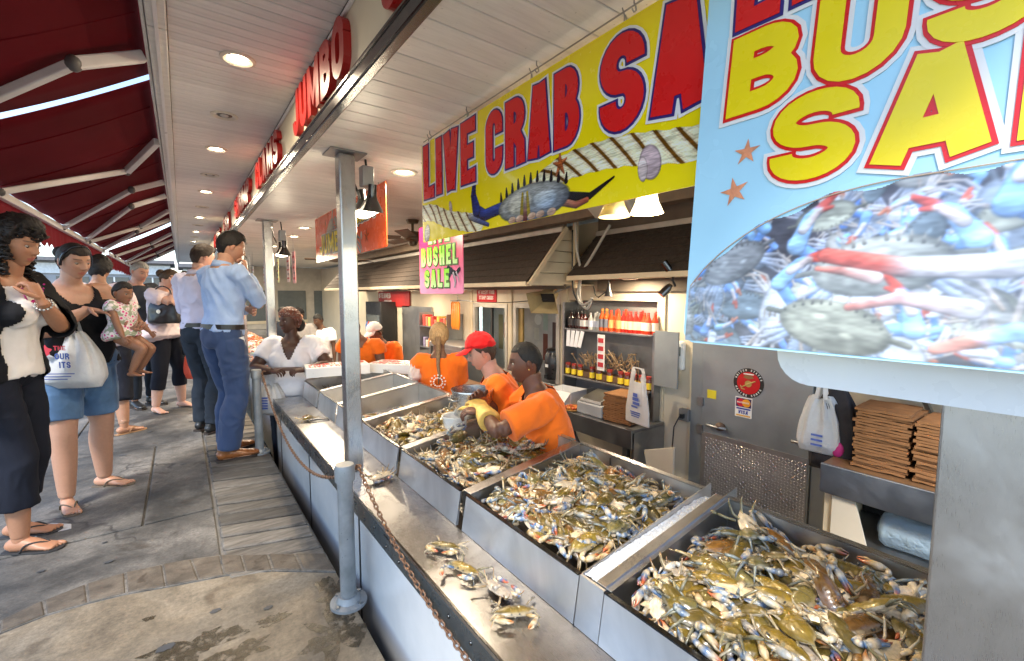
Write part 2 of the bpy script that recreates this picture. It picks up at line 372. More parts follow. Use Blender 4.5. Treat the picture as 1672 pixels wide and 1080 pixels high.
# ================================================================== AWNINGS (left of the soffit)
def awn_mat():
    t = NT('awning_cloth'); v = t.coord('Object', (1,1,1)); w = t.noise(v, 3, 4); f = t.noise(v, 300, 2)
    t.set(Base_Color=t.ramp(w, [(.3,(.115,.005,.010)),(.7,(.16,.008,.016))]), Roughness=.85, Specular_IOR_Level=.15)
    t.bump(f, .15, .002)
    tr = t.n('BsdfTranslucent'); tr.inputs[0].default_value = (.16,.008,.010,1); mx = t.n('MixShader'); mx.inputs[0].default_value = .22
    t.l(t.b.outputs[0], mx.inputs[1]); t.l(tr.outputs[0], mx.inputs[2]); t.l(mx.outputs[0], t.t.nodes['Material Output'].inputs[0]); return t.m
M_AWN = awn_mat(); M_ARM = simple('awning_arm_paint', (.68,.67,.66), .35, var=.08); M_JOINT = simple('arm_joint', (.10,.10,.10), .5)
AX0, AZ0, AX1, AZ1 = -.07, ZS+.02, -.80, 1.885
def on_awn(x, dz=0): k = (AX0-x)/(AX0-AX1); return AZ0+(AZ1-AZ0)*k+dz
def awning(ya, yb, arms, label):
    o = empty('folding_arm_awning', (AX1,ya,AZ1), 0, label, 'awning', 'folding arm awnings beside the soffit'); O = Vector((AX1,ya,AZ1))
    nx, ny = 14, max(6,int((yb-ya)/.12)); v = []; f = []
    for j in range(ny+1):
        for i in range(nx+1):
            u = i/nx; x = AX0+(AX1-AX0)*u; y = ya+(yb-ya)*j/ny
            sag = -.018*math.sin(math.pi*u)+.004*math.sin(j*1.3+u*3)
            v.append(Vector((x,y,on_awn(x)+sag+.035))-O)
    for j in range(ny):
        for i in range(nx): a = j*(nx+1)+i; f.append((a,a+1,a+nx+2,a+nx+1))
    m = MB(); m.add(v,f); c = m.build('awning_cloth', M_AWN, o, smooth=True); s = c.modifiers.new('S','SOLIDIFY'); s.thickness = .002
    ysm = .35
    while ysm < yb-ya-.1:
        m = MB(); m.tube([Vector((AX0+(AX1-AX0)*u,ya+ysm,on_awn(AX0+(AX1-AX0)*u)-.018*math.sin(math.pi*u)+.031))-O for u in np.linspace(.02,.98,9)],.0035,5); m.build('seam', M_AWN, o); ysm += .62
    m = MB(); m.box(-.016,.016,.0,yb-ya,-.024,.022); m.build('front_bar', M_ARM, o, bevel=.004)
    # scalloped valance hanging from the front bar
    n = int((yb-ya)/.02); v = []; f = []
    for i in range(n+1):
        y = (yb-ya)*i/n; s = abs(math.sin(y*math.pi/.115)); wv = .006*math.sin(y*17)+.004*math.sin(y*41)
        d = -.165-.035*s
        v += [(-.019,y,.02), (-.021+wv*.4,y,-.08), (-.021+wv,y,d)]
    for i in range(n):
        a = i*3; f += [(a,a+1,a+4,a+3),(a+1,a+2,a+5,a+4)]
    m = MB(); m.add(v,f); m.build('valance', M_AWN, o, smooth=True)
    for (yr, ye, yt) in arms:      # root y, elbow (x,y), tip y
        rt = Vector((-.075,yr,on_awn(-.075,-.02))); el = Vector((ye[0],ye[1],on_awn(ye[0],-.02))); tp = Vector((-.785,yt,on_awn(-.785,-.005)))
        m = MB(); m.bar(rt-O, el-O, .034, .044); m.build('upper_arm', M_ARM, o, bevel=.006)
        m = MB(); m.bar(el-O, tp-O, .028, .036); m.build('fore_arm', M_ARM, o, bevel=.006)
        m = MB(); m.ball(el-O, (.026,.026,.03), 12); m.build('elbow_joint', M_JOINT, o, smooth=True)
        m = MB(); m.ball(tp-O, (.022,.026,.024), 12); m.build('tip_joint', M_JOINT, o, smooth=True)
    return o
awning(.55, 2.715, [(2.40,(-.275,2.33),2.72-.06),(.9,(-.3,1.0),.65)], 'dark red folding arm awning before the first gap of sky')
awning(2.80, 8.05, [(3.66,(-.26,4.15),3.75),(4.93,(-.28,4.80),5.42),(5.6,(-.33,5.5),6.55),(6.6,(-.35,7.0),6.75),(7.35,(-.4,7.3),7.85)], 'long dark red folding arm awning with five pale arms between two gaps of sky')
awning(8.45, 13.2, [(9.0,(-.35,9.3),9.1),(10.0,(-.35,9.9),10.7),(11.0,(-.35,11.3),11.2),(12.2,(-.35,12.1),12.9)], 'far dark red folding arm awning at the end of the row')
# ================================================================== COLUMNS, POSTS, CHAINS
def column(y, label, z0=.42):
    o = empty('steel_column', (.672,y,.42), 0, label, 'column', 'square steel columns holding the roof')
    m = MB(); m.box(-.038,.038,-.038,.038,z0-.42,ZC-.42-.008); m.build('shaft', M_STEEL_V, o, bevel=.006)
    m = MB(); m.box(-.085,.085,-.075,.075,ZC-.42-.0075,ZC-.421); m.build('cap_plate', M_GALV, o)
    m = MB(); m.tube([(.046,.03,ZC-.44),(.052,.03,ZC-.55),(.075,.02,ZC-.62)],.006,6); m.build('conduit', M_BLACK, o, smooth=True)
    return o
column(2.27, 'near square steel column on the counter ledge behind the chained pipe post'); column(4.72, 'second square steel column past the end of the crab counter', -.5); column(7.1, 'third square steel column near the heaps of shrimp', -.5)
def pipe_mat():
    t = NT('painted_pipe'); v = t.coord('Object'); f = t.noise(v, 60, 5, .75); f2 = t.noise(v, 9, 4)
    c = t.ramp(f2, [(.3,(.17,.185,.19)),(.7,(.30,.31,.32))]); chip = t.ramp(f, [(.66,0.),(.69,1.)])
    t.set(Base_Color=t.mix(chip, c, (.05,.06,.09)), Roughness=.45, Metallic=.25); t.bump(f, .2, .003); return t.m
M_PIPE = pipe_mat()
def rust_mat():
    t = NT('rusty_chain'); v = t.coord('Object'); f = t.noise(v, 120, 4, .7)
    t.set(Base_Color=t.ramp(f, [(.3,(.10,.045,.025)),(.55,(.22,.12,.07)),(.75,(.36,.30,.25))]), Roughness=.6, Metallic=.5); t.bump(f, .5, .002); return t.m
M_RUST = rust_mat()
def pipe_post(x, y, h, label):
    o = empty('pipe_post', (x,y,.001), 0, label, 'post', 'pipe posts carrying the chain')
    m = MB(); m.lathe([(.032,.012),(.032,h-.07)], n=24); m.build('pipe', M_PIPE, o, auto=40)
    m = MB(); m.lathe([(.032,h-.0705),(.040,h-.068),(.041,h-.012),(.036,h)], n=24); m.build('cap', M_PIPE, o, auto=40)
    m = MB(); m.lathe([(.075,0),(.075,.012),(.052,.018),(.041,.040),(.0325,.042)], n=28); m.build('base_flange', M_PIPE, o, auto=40)
    for a in (30,120,210,300):
        m = MB(); m.lathe([(.009,.013),(.009,.022),(.004,.024)], (.062*math.cos(R(a)),.062*math.sin(R(a)),0), 6); m.build('bolt', M_GALV, o)
    m = MB(); m.tube([(.05,-.012,h-.02),(.068,-.006,h-.022),(.068,.012,h-.022),(.05,.014,h-.02)],.004,6); m.build('chain_eye', M_RUST, o)
    return o
pipe_post(.512,1.862,.61,'chipped grey pipe post with a round flange bolted to the concrete'); pipe_post(.462,4.14,.70,'grey pipe post standing beside the brown shoes of the blue-shirted man')
# chain link mesh
def link_mesh():
    m = MB(); a, b = .0105, .0065; pts = []
    for i in range(16):
        q = 2*math.pi*i/16; pts.append(Vector((a*math.copysign(1,math.cos(q))*.55+b*math.cos(q), b*math.sin(q), 0)))
    n = 6; r = .0031; v = []; f = []
    for i, p in enumerate(pts):
        t = (pts[(i+1)%16]-pts[i-1]).normalized(); u = Vector((0,0,1)); w_ = t.cross(u)
        for k in range(n): q = 2*math.pi*k/n; v.append(p+(u*math.cos(q)+w_*math.sin(q))*r)
    for i in range(16):
        for k in range(n): f.append((i*n+k, i*n+(k+1)%n, ((i+1)%16)*n+(k+1)%n, ((i+1)%16)*n+k))
    m.add(v,f); return m.mesh('chain_link', True)
LINK = link_mesh(); LINK.materials.append(M_RUST)
def chain(a, b, sag, label, cut=1.0):
    a, b = Vector(a), Vector(b); o = empty('chain', a, 0, label, 'chain', 'rusty chains along the counter')
    def P(t): p = a.lerp(b,t); return p+Vector((0,0,-4*sag*t*(1-t)))
    N = 400; L = [0]; pr = P(0)
    for i in range(1,N+1): q = P(i/N); L.append(L[-1]+(q-pr).length); pr = q
    step = .0215; s = 0; k = 0; j = 0
    while s < L[-1]*cut:
        while j < N and L[j+1] < s: j += 1
        t = min(1,(j+.5)/N); p = P(t); d = (P(min(1,t+.01))-P(max(0,t-.01))).normalized()
        c = link('chain_link', LINK, o); c.location = p-a
        q = d.to_track_quat('X','Z'); c.rotation_euler = (q.to_matrix() @ Matrix.Rotation(R(45+90*(k%2)+random.uniform(-14,14)),3,'X')).to_euler()
        s += step; k += 1
    return o
chain((.568,1.862,.590),(.50,4.12,.675),.34,'sagging rusty chain slung between the two pipe posts')
chain((.566,1.845,.588),(.575,.30,.42),.16,'rusty chain running from the flanged pipe post along the front of the counter', 1.0)
# ================================================================== COUNTER AND BINS
YA, YB = -.30, 4.22
ctr = empty('crab_counter', (.60,YA,-.5), 0, 'long stainless counter ledge with black bolted edge and white front panels', 'counter')
O = Vector((.60,YA,-.5))
def part(m, name, mat, par=ctr, off=O, **kw):
    m.v = [tuple(Vector(p)-off) for p in m.v]; return m.build(name, mat, par, **kw)
m = MB(); m.box(.585,.815,YA,YB,.404,.42); part(m,'ledge',M_STEEL,bevel=.003)
m = MB(); m.box(.583,.590,YA,YB,.421,.4245); part(m,'ledge_lip',M_CHROME)
M_BAND = simple('black_band', (.03,.038,.042), .30, var=.2)
m = MB(); m.box(.586,.602,YA,YB,.322,.4035); part(m,'edge_band',M_BAND,bevel=.003)
sm = None
yy = .1
while yy < 4.15:
    if sm is None:
        q = MB(); q.ball((0,0,0),(.004,.0065,.0065),10); sm = q.mesh('band_bolt', True); sm.materials.append(M_CHROME)
    link('band_bolt', sm, ctr, None, Vector((.5845,yy,.375 if int(yy*10)%2 else .352))-O); yy += .125
for a, b in ((.5,.62),(2.62,2.74),(3.02,3.14),(1.5,1.62)):
    q = MB(); q.box(.583,.5855,a,b,.386,.391); part(q,'band_strip',M_CHROME)
def panel_mat():
    t = NT('white_panel'); v = t.coord('Object'); f = t.noise(v, 2.5, 4); s = t.noise(v, 30, 5, .7)
    c = t.mix(.8, t.ramp(f, [(.3,(.48,.50,.52)),(.7,(.60,.615,.63))]), t.ramp(s, [(.22,.55),(.34,1.)]), 'MULTIPLY')
    t.set(Base_Color=c, Roughness=.16, Coat_Weight=.3); return t.m
M_PANEL = panel_mat()
for a, b in ((YA,.70),(.715,1.985),(2.0,2.98),(2.995,4.0),(4.015,YB-.015)):
    q = MB(); q.box(.606,.622,a,b,-.62,.3215); part(q,'front_panel',M_PANEL)
    q = MB(); q.box(.603,.6055,b,b+.0145,-.62,.3215); part(q,'panel_joint',M_BLACK)
q = MB(); q.box(.6,.64,YA,YB,-.9,-.625); part(q,'plinth',M_DARK)
q = MB(); q.box(.625,.80,YA,YB,-.5,.40); part(q,'carcass',M_DARK)
q = MB(); q.tube([(.66,3.32,.432),(.80,3.28,.432)],.007,8); q.tube([(.66,3.32,.432),(.66,3.32,.419)],.006,6); q.tube([(.80,3.28,.432),(.80,3.28,.419)],.006,6); part(q,'rail_bar',M_CHROME)

XF, XB, ZF, ZB = .842, 1.44, .553, .632
def ztop(x): return ZF+(ZB-ZF)*(x-XF)/(XB-XF)
M_BINWALL = steel('bin_wall', .62, .36, (1,30,30), (1,.99,.97), .8)
M_BINFRONT = steel('bin_front', .80, .40, (30,1,30), (1,1,1.02), .7)
def crossbar(o, y0, y1, zoff=0, x0=XF+.006, x1=XB-.004, floor=.45, mat=M_BINWALL):
    """a divider wall running back from the front wall, its top rising with the bin"""
    m = MB(); P = []
    for y in (y0,y1): P += [(x0,y,floor),(x1,y,floor),(x1,y,ztop(x1)+zoff),(x0,y,ztop(x0)+zoff)]
    m.add([Vector(p)-o['_o'] if False else p for p in P], [(0,1,2,3),(7,6,5,4),(0,4,5,1),(1,5,6,2),(2,6,7,3),(3,7,4,0)]); return m
def steel_bin(ya, yb, label, near='bar', xb=XB):
    """open stainless bin between y=ya (near) and y=yb (far)"""
    org = Vector((XF,ya,.42)); o = empty('crab_bin', org, 0, label, 'bin', 'open stainless bins behind the ledge')
    m = MB(); m.add([(.814,ya,.421),(.814,yb,.421),(XF-.006,yb,ZF),(XF-.006,ya,ZF),(.824,ya,.421),(.824,yb,.421),(XF+.0,yb,ZF),(XF+.0,ya,ZF)],[(0,1,2,3),(7,6,5,4),(0,4,5,1),(1,5,6,2),(2,6,7,3),(3,7,4,0)])
    part(m,'front_wall',M_BINFRONT,o,org)
    m = MB(); m.box(XF-.010,XF+.004,ya,yb,ZF+.0005,ZF+.005); part(m,'front_rim',M_CHROME,o,org)
    m = MB(); m.box(xb-.003,xb,ya,yb,.44,ZB); part(m,'back_wall',M_BINWALL,o,org)
    m = MB(); m.box(xb-.004,xb+.022,ya,yb,ZB+.0005,ZB+.005); part(m,'back_rim',M_STEEL,o,org)
    m = MB(); m.add([(XF+.025,ya+.001,.44),(xb-.004,ya+.001,.49),(xb-.004,yb-.001,.49),(XF+.025,yb-.001,.44)],[(0,1,2,3)]); part(m,'bin_floor',M_BINWALL,o,org)
    part(crossbar(o, yb-.006, yb, -.004),'side_wall',M_BINWALL,o,org); part(crossbar(o, ya, ya+.006, -.004),'side_wall',M_BINWALL,o,org)
    # folded flat cap over the wall to the next bin
    m = MB(); z = .001; x0, x1 = XF+.006, xb
    P = [(x0,yb-.012,ztop(x0)+z),(x1,yb-.012,ztop(x1)+z),(x1,yb+.040,ztop(x1)+z),(x0,yb+.040,ztop(x0)+z)]; P += [(a,b,c+.004) for a,b,c in P]
    m.add(P,[(3,2,1,0),(4,5,6,7),(0,1,5,4),(1,2,6,5),(2,3,7,6),(3,0,4,7)]); part(m,'divider_cap',M_STEEL_X,o,org,bevel=.001)
    if near == 'notch':
        for k in (.06,.16):
            q = MB(); q.box(xb-.006,xb-.004,yb-.03-k,yb-.026-k,.58,ZB-.01); part(q,'wall_slot',M_DARK,o,org)
    return o
BINS = [(-.32,.726,'wide steel bin heaped with the largest blue crabs beside the ice trough'),
        (.818,1.418,'steel bin of blue crabs between the ice trough and the sorting worker'),
        (1.462,2.035,'steel bin of crabs into which the gloved worker lowers a crab'),
        (2.080,2.632,'steel bin of pale legged crabs beside the aluminium pot'),
        (2.677,3.15,'nearly empty steel bin with a low layer of crabs by the near column'),
        (3.195,3.66,'empty tilted steel bin next to the lettered box'),
        (3.705,4.19,'last steel bin with few crabs under the white lettered box')]
for a, b, l in BINS: steel_bin(a, b, l, 'notch' if a == .818 else 'bar')
# ice trough between the two nearest bins
org = Vector((XF,.728,.42)); ice = empty('ice_trough', org, 0, 'narrow steel trough filled with crushed ice between two crab bins', 'trough')
m = MB(); m.box(XF+.006,XB,.7285,.8135,.44,.52); part(m,'trough_floor',M_BINWALL,ice,org)
part(crossbar(ice,.7285,.7315,.012,XF+.004,XB+.07),'trough_wall',M_STEEL_X,ice,org); part(crossbar(ice,.8105,.8135,.006,XF+.004,XB+.05),'trough_wall',M_STEEL_X,ice,org)
m = MB(); m.add([(.814,.7285,.421),(.814,.8135,.421),(XF-.006,.8135,ZF+.004),(XF-.006,.7285,ZF+.004),(.824,.7285,.421),(.824,.8135,.421),(XF+.002,.8135,ZF+.004),(XF+.002,.7285,ZF+.004)],[(0,1,2,3),(7,6,5,4),(0,4,5,1),(1,5,6,2),(2,6,7,3),(3,7,4,0)]); part(m,'trough_front',M_BINFRONT,ice,org)
def ice_mat():
    t = NT('crushed_ice'); v = t.coord('Object'); f = t.noise(v, 160, 4, .7)
    t.set(Base_Color=t.ramp(f, [(.3,(.45,.47,.49)),(.6,(.68,.69,.70))]), Roughness=.3, Subsurface_Weight=.2, Subsurface_Radius=(.01,.01,.012)); t.bump(f, .9, .004); return t.m
nx, ny = 150, 22; v = []; f = []
for i in range(nx+1):
    for j in range(ny+1):
        x = XF+.008+(XB+.0-XF-.012)*i/nx; y = .7325+.0770*j/ny
        p = Vector((x*60,y*60,0)); h = .0045*noise.noise(p)+.003*noise.noise(p*2.7)+.0022*noise.noise(p*5)
        base = ztop(x)-.004 + .006*math.sin(x*9) - (.018 if x > XB-.12 else 0)*(x-XB+.12)/.12
        v.append(Vector((x,y,base+h))-org)
for i in range(nx):
    for j in range(ny): a = i*(ny+1)+j; f.append((a,a+ny+1,a+ny+2,a+1))
m = MB(); m.add(v,f); io = m.build('ice_surface', ice_mat(), ice); io['kind'] = 'stuff'
# big steel cabinet column at the near end of the counter
cab = empty('steel_cabinet', (.93,-.45,.0), 0, 'tall brushed steel cabinet end under the blue crab sign', 'cabinet')
m = MB(); m.box(0,.30,-.0,.595,-.5,1.165); m.build('panel', M_STEEL_V, cab, bevel=.004)
m = MB(); m.box(-.012,-.0005,.0,.592,1.168,1.186); m.build('top_channel', M_GALV, cab, bevel=.003)
# ================================================================== STALL BUILDING BEHIND THE BINS
def deck_mat():
    t = NT('deck_board'); v = t.coord('Object'); f = t.noise(v, 6, 5); t.set(Base_Color=t.ramp(f, [(.3,(.05,.048,.045)),(.7,(.12,.11,.10))]), Roughness=.6); return t.m
m = MB(); m.box(.82,6.3,-1.2,16.5,-.62,-.50); struct(m.build('deck', deck_mat()))
M_WALL = simple('cream_wall', (.62,.55,.43), .55, var=.07, scale=2.2, bump=.1, bscale=30)
M_TRIM = simple('cream_trim', (.60,.52,.38), .45, var=.1, scale=5)
M_SIDING = simple('siding', (.50,.45,.34), .6, var=.1, scale=6)
M_ROOF = simple('dark_shingle', (.042,.030,.023), .9, var=.35, scale=40, bump=.6, bscale=45)
M_GREYDOOR = simple('grey_steel_door', (.30,.33,.35), .38, metal=.45, var=.12, scale=3, bump=.06, bscale=12)
M_TIN = simple('tin_flashing', (.48,.46,.42), .5, metal=.3, var=.15)
XW = 3.0
bl = empty('stall_building', (XW,3.0,-.5), 0, 'cream walled stall building with dark mansard roof behind the crab bins', 'building'); BO = Vector((XW,3.0,-.5))
def bp(m, name, mat, par=bl, **kw): m.v = [tuple(Vector(p)-BO) for p in m.v]; return m.build(name, mat, par, **kw)
# walls as separate bays round the openings
def wallbay(y0,y1,z0,z1,x=XW,th=.08): m = MB(); m.box(x,x+th,y0,y1,z0,z1); return bp(m,'wall_panel',M_WALL)
for y0,y1,z0,z1 in ((-.95,.975,-.5,1.96),(.975,1.745,1.16,1.96),(1.745,2.06,-.5,1.96),(2.06,3.11,1.26,1.96),(2.06,3.11,-.5,.28),(3.11,3.235,-.5,1.96),(3.235,4.0,1.215,1.96),(4.0,4.12,-.5,1.96),(4.12,4.86,1.20,1.96),(4.12,4.86,-.5,.44),(4.86,9.0,-.5,1.96)):
    wallbay(y0,y1-.002,z0,z1-.002)
m = MB(); m.box(XW+.35,XW+.40,1.9,5.2,-.5,1.96); bp(m,'back_room_wall', simple('back_room', (.50,.50,.50), .6))
m = MB(); m.box(XW+.081,XW+.35,2.0,2.02,-.5,1.9); bp(m,'back_room_wall', MATS['back_room'])
# vertical corner boards
for y in (1.78,3.17,2.075,4.06,4.91):
    m = MB(); m.box(XW-.018,XW-.0005,y-.035,y+.035,-.5,1.42); bp(m,'corner_board',M_TRIM,bevel=.003)
# mansard roofs: shingle courses as strips, eave boards, soffits
def mansard(y0, y1, xe, ze, xt, zt, n=7):
    m = MB(); 
    for i in range(n):
        a, b = i/n, (i+1.25)/n; b = min(b,1); k = .010
        xa, za, xb_, zb_ = xe+(xt-xe)*a, ze+(zt-ze)*a, xe+(xt-xe)*b, ze+(zt-ze)*b
        P = [(xa-.012,y0,za+.0),(xa-.012,y1,za+.0),(xb_,y1,zb_),(xb_,y0,zb_)]; P += [(x+k,y,z-k) for x,y,z in P]
        m = MB(); m.add(P,[(0,1,2,3),(7,6,5,4),(0,4,5,1),(1,5,6,2),(2,6,7,3),(3,7,4,0)]); bp(m,'shingle_course',M_ROOF)
    m = MB(); m.box(xe-.016,xe+.012,y0,y1,ze-.040,ze-.002); bp(m,'eave_board',M_TRIM,bevel=.003)
    m = MB(); m.box(xe+.013,XW-.0005,y0,y1,ze-.030,ze-.018); bp(m,'eave_soffit',M_TRIM)
    m = MB(); m.box(xt-.03,xt-.004,y0,y1,zt-.02,zt+.022); bp(m,'ridge_flashing',M_TIN,bevel=.003)
    m = MB(); m.box(xt+.001,xt+.03,y0,y1,zt-.5,ZC-.003); bp(m,'upper_wall',simple('upper_board',(.16,.13,.10),.7))
mansard(2.79, 9.0, 2.22, 1.42, 2.62, 1.86); mansard(-.9, 2.72, 2.60, 1.47, 2.96, 1.84, 6)
# cheek of the first roof: siding boards closing the triangle
for i in range(5):
    a, b = i/5, (i+.96)/5; z0, z1 = 1.40+.46*a, 1.40+.46*b; x0, x1 = 2.225+.40*a, 2.225+.40*b
    m = MB(); d = .004*(i % 2); P = [(x0,2.765-d,z0),(2.70,2.765-d,z0),(2.70,2.775-d,z1),(x1,2.775-d,z1)]; P += [(x,y+.012,z) for x,y,z in P]
    m.add(P,[(0,1,2,3),(7,6,5,4),(0,4,5,1),(1,5,6,2),(2,6,7,3),(3,7,4,0)]); bp(m,'siding_board',M_SIDING)
m = MB(); m.bar((2.215,2.757,1.39),(2.62,2.757,1.87),.022,.03); bp(m,'rake_board',M_TRIM)
m = MB(); m.box(2.69,2.73,2.73,2.76,1.37,1.99); bp(m,'corner_post',M_TRIM)
# beam between ceiling and roofs
m = MB(); m.box(2.50,2.60,-.9,9.0,1.90,ZC-.002); bp(m,'wall_plate',simple('brown_beam',(.17,.13,.09),.6,var=.2))
# doorway and window frames
def frame(y0,y1,z0,z1,w=.045,mat=M_TIN,sill=True,name='window_frame'):
    m = MB(); m.box(XW-.014,XW+.06,y0,y0+w,z0,z1); m.box(XW-.014,XW+.06,y1-w,y1,z0,z1); m.box(XW-.0135,XW+.06,y0+w+.0005,y1-w-.0005,z1-w,z1-.0005)
    if sill: m.box(XW-.03,XW+.06,y0-.02,y1+.02,z0-.04,z0-.001)
    return bp(m,name,mat)
wf = frame(4.12,4.86,.44,1.20); df = frame(3.235,4.0,-.49,1.215,.05,M_TIN,False,'door_frame')
m = MB(); m.box(XW+.02,XW+.045,3.87,3.945,-.49,1.16); bp(m,'door_edge',simple('ochre_door',(.30,.20,.06),.5))
glass = NT('window_glass').set(Base_Color=(.9,.95,.95), Roughness=.03, Transmission_Weight=1.0, IOR=1.1)
m = MB(); m.box(XW+.028,XW+.034,4.165,4.815,.485,1.155); bp(m,'window_pane',glass,wf)
m = MB(); m.box(XW+.02,XW+.045,4.47,4.505,.485,1.15); bp(m,'mullion',M_DARK,wf)
m = MB(); m.box(XW-.02,XW+.05,4.86-.1,4.86+.06,.40,.438); bp(m,'sill_block',M_TRIM)
# posters and tags on the wall seen through the doorway
def sheet(name, x, y0, y1, z0, z1, col, par=bl, th=.003): m = MB(); m.box(x-th,x-.0006,y0,y1,z0,z1); return bp(m,name,simple(name+'_%d'%int(1e4*y0+1e3*z0), col, .6),par)
xr = XW+.35
for y0,y1,z0,z1,c in ((3.98,4.06,.78,.92,(.6,.6,.55)),(3.82,3.90,.55,.86,(.22,.08,.06)),(3.82,3.90,.9,1.15,(.40,.5,.46)),(3.66,3.74,.70,1.0,(.10,.06,.06)),(3.45,3.58,.65,1.05,(.72,.72,.75)),(4.0,4.1,.45,.68,(.08,.05,.06)),(4.3,4.4,.7,1.1,(.10,.11,.15)),(4.5,4.58,.5,1.05,(.5,.5,.52)),(4.7,4.8,.6,1.05,(.35,.3,.15)),(4.62,4.68,.75,.95,(.45,.12,.1))):
    sheet('wall_card', xr-.001, y0, y1, z0, z1, c)
m = MB(); m.lathe([(.065,0),(.065,.006)],(xr-.007,3.99,1.02),24,(1,0,0)); bp(m,'round_plate',simple('plate_white',(.7,.7,.68),.4))
# black water dispenser on a stand in the doorway
w_ = empty('drink_dispenser', (3.03,3.36,.45), 0, 'round black drinks dispenser on a small cabinet in the doorway', 'dispenser')
m = MB(); m.lathe([(.085,0),(.092,.03),(.098,.14),(.092,.25),(.080,.27),(.078,.29),(.085,.30),(.070,.315)],n=24); m.build('drum', simple('black_plastic',(.02,.02,.022),.3), w_, auto=40)
m = MB(); m.box(-.101,-.092,-.02,.02,.13,.16); m.build('label_patch', M_WHITE, w_)
m = MB(); m.tube([(-.09,0,.05),(-.12,0,.05),(-.12,0,.02)],.01,8); m.build('tap', M_BLACK, w_)
c_ = empty('low_cabinet', (3.03,3.36,-.5), 0, 'small grey cabinet carrying the black drinks dispenser', 'cabinet')
m = MB(); m.box(-.10,.20,-.13,.13,0,.92); m.build('case', M_GALV, c_, bevel=.005); m = MB(); m.box(-.106,-.1005,-.11,.11,.05,.9); m.build('cabinet_door', M_STEEL_D, c_)
# cold room door with diamond plate
cd = empty('cold_room_door', (XW-.02,1.36,-.5), 0, 'grey steel cold room door with diamond plate kick panel and stickers', 'door'); CO = Vector((XW-.02,1.36,-.5))
def cp(m, name, mat, par=cd, **kw): m.v = [tuple(Vector(p)-CO) for p in m.v]; return m.build(name, mat, par, **kw)
m = MB(); m.box(XW-.035,XW+.05,1.01,1.705,-.49,1.14); cp(m,'door_leaf',M_GREYDOOR,bevel=.004)
m = MB(); m.box(XW-.022,XW+.06,1.71,1.80,-.495,1.20); m.box(XW-.022,XW+.06,.93,1.005,-.495,1.20); m.box(XW-.021,XW+.06,1.006,1.709,1.145,1.20); cp(m,'door_frame',M_GREYDOOR,bevel=.004)
m = MB(); m.box(XW-.0385,XW-.0355,1.02,1.695,-.47,.335); kick = cp(m,'kick_plate',steel('tread_plate',.60,.5,(3,3,3),(1,1,1)))
tm = MB(); 
for sg in (1,-1):
    pass
def tread(ang):
    q = MB(); n = 8; v = [(-.0022,0,0)]; f = []
    for i in range(n): a = 2*math.pi*i/n; yy_, zz_ = .0105*math.cos(a), .0034*math.sin(a); v.append((0,yy_*math.cos(ang)-zz_*math.sin(ang),yy_*math.sin(ang)+zz_*math.cos(ang)))
    f = [(0,1+i,1+(i+1)%n) for i in range(n)]; return v, f
q = MB(); v1,f1 = tread(R(45)); v2,f2 = tread(R(-45)); st = .018
for iy in range(int(.66/st)):
    for iz in range(int(.79/st)):
        v,f = (v1,f1) if (iy+iz)%2 else (v2,f2); oy, oz = 1.03+iy*st, -.46+iz*st
        q.add([(XW-.0386+a,b+oy,c+oz) for a,b,c in v], f)
tr = cp(q,'tread_lugs',simple('tread_lug',(.62,.62,.61),.3,metal=.9)); tr['kind'] = 'stuff'
m = MB(); m.tube([(XW-.04,1.64,.40),(XW-.075,1.64,.40),(XW-.08,1.60,.40),(XW-.08,1.50,.405)],.010,8); hd = cp(m,'door_handle',M_GALV,smooth=True)
m = MB(); m.ball((XW-.06,1.55,.405),(.03,.035,.03),14); cp(m,'handle_knob',simple('rusty_knob',(.10,.06,.04),.6),smooth=True)
m = MB(); m.tube([(XW-.04,1.02,.43),(XW-.075,1.02,.43),(XW-.075,1.10,.43)],.009,8); cp(m,'latch_bar',M_GALV,smooth=True)
for z in (.55,.35): 
    m = MB(); m.box(XW-.05,XW-.0355,1.69,1.73,z-.03,z+.03); cp(m,'hinge',M_GALV)
m = MB(); m.box(XW-.037,XW-.0355,1.60,1.665,.585,.645); cp(m,'yellow_note',simple('yellow_note',(.75,.62,.03),.5))
# ------------------------------------------------------------------ shelf of sauces (window-like recess)
sh = empty('sauce_shelf', (XW-.05,2.58,.36), 0, 'grey metal wall shelf full of sauce bottles and yellow labelled jars', 'shelf'); SO = Vector((XW-.05,2.58,.36))
def sp_(m, name, mat, par=sh, **kw): m.v = [tuple(Vector(p)-SO) for p in m.v]; return m.build(name, mat, par, **kw)
m = MB(); m.box(XW+.07,XW+.078,2.07,3.10,.29,1.25); sp_(m,'back_panel',simple('shelf_back',(.22,.22,.22),.5,metal=.3))
for y in (2.075,3.085): m = MB(); m.box(XW-.10,XW+.068,y-.012,y+.012,.29,1.24 if y > 2.5 else 1.02); sp_(m,'side_panel',M_STEEL_D)
for z in (.56,1.0): m = MB(); m.box(XW-.12,XW+.068,2.09,3.07,z-.014,z); sp_(m,'shelf_board',M_STEEL_D,bevel=.002)
m = MB(); m.box(XW-.11,XW-.095,1.86,2.06,.62,1.04); sp_(m,'hinged_flap',M_GREYDOOR)
m = MB(); m.box(XW-.125,XW-.1205,2.55,2.63,.66,.97); nt = sp_(m,'red_notice',simple('notice_white',(.8,.78,.76),.6))
for k in range(4):
    m = MB(); m.box(XW-.1275,XW-.1255,2.56,2.62,.69+.07*k,.73+.07*k); sp_(m,'notice_block',simple('notice_red',(.50,.03,.04),.6),nt)
for k, y in enumerate((2.99,2.93,2.87,2.81)):
    m = MB(); m.box(-.001,.001,-.022,.022,-.15,0); o = m.build('order_slip', simple('paper',(.85,.85,.88),.6), sh); o.location = Vector((XW-.124,y,.984))-SO; o.rotation_euler = (R(-4+k*5),R(6),0)
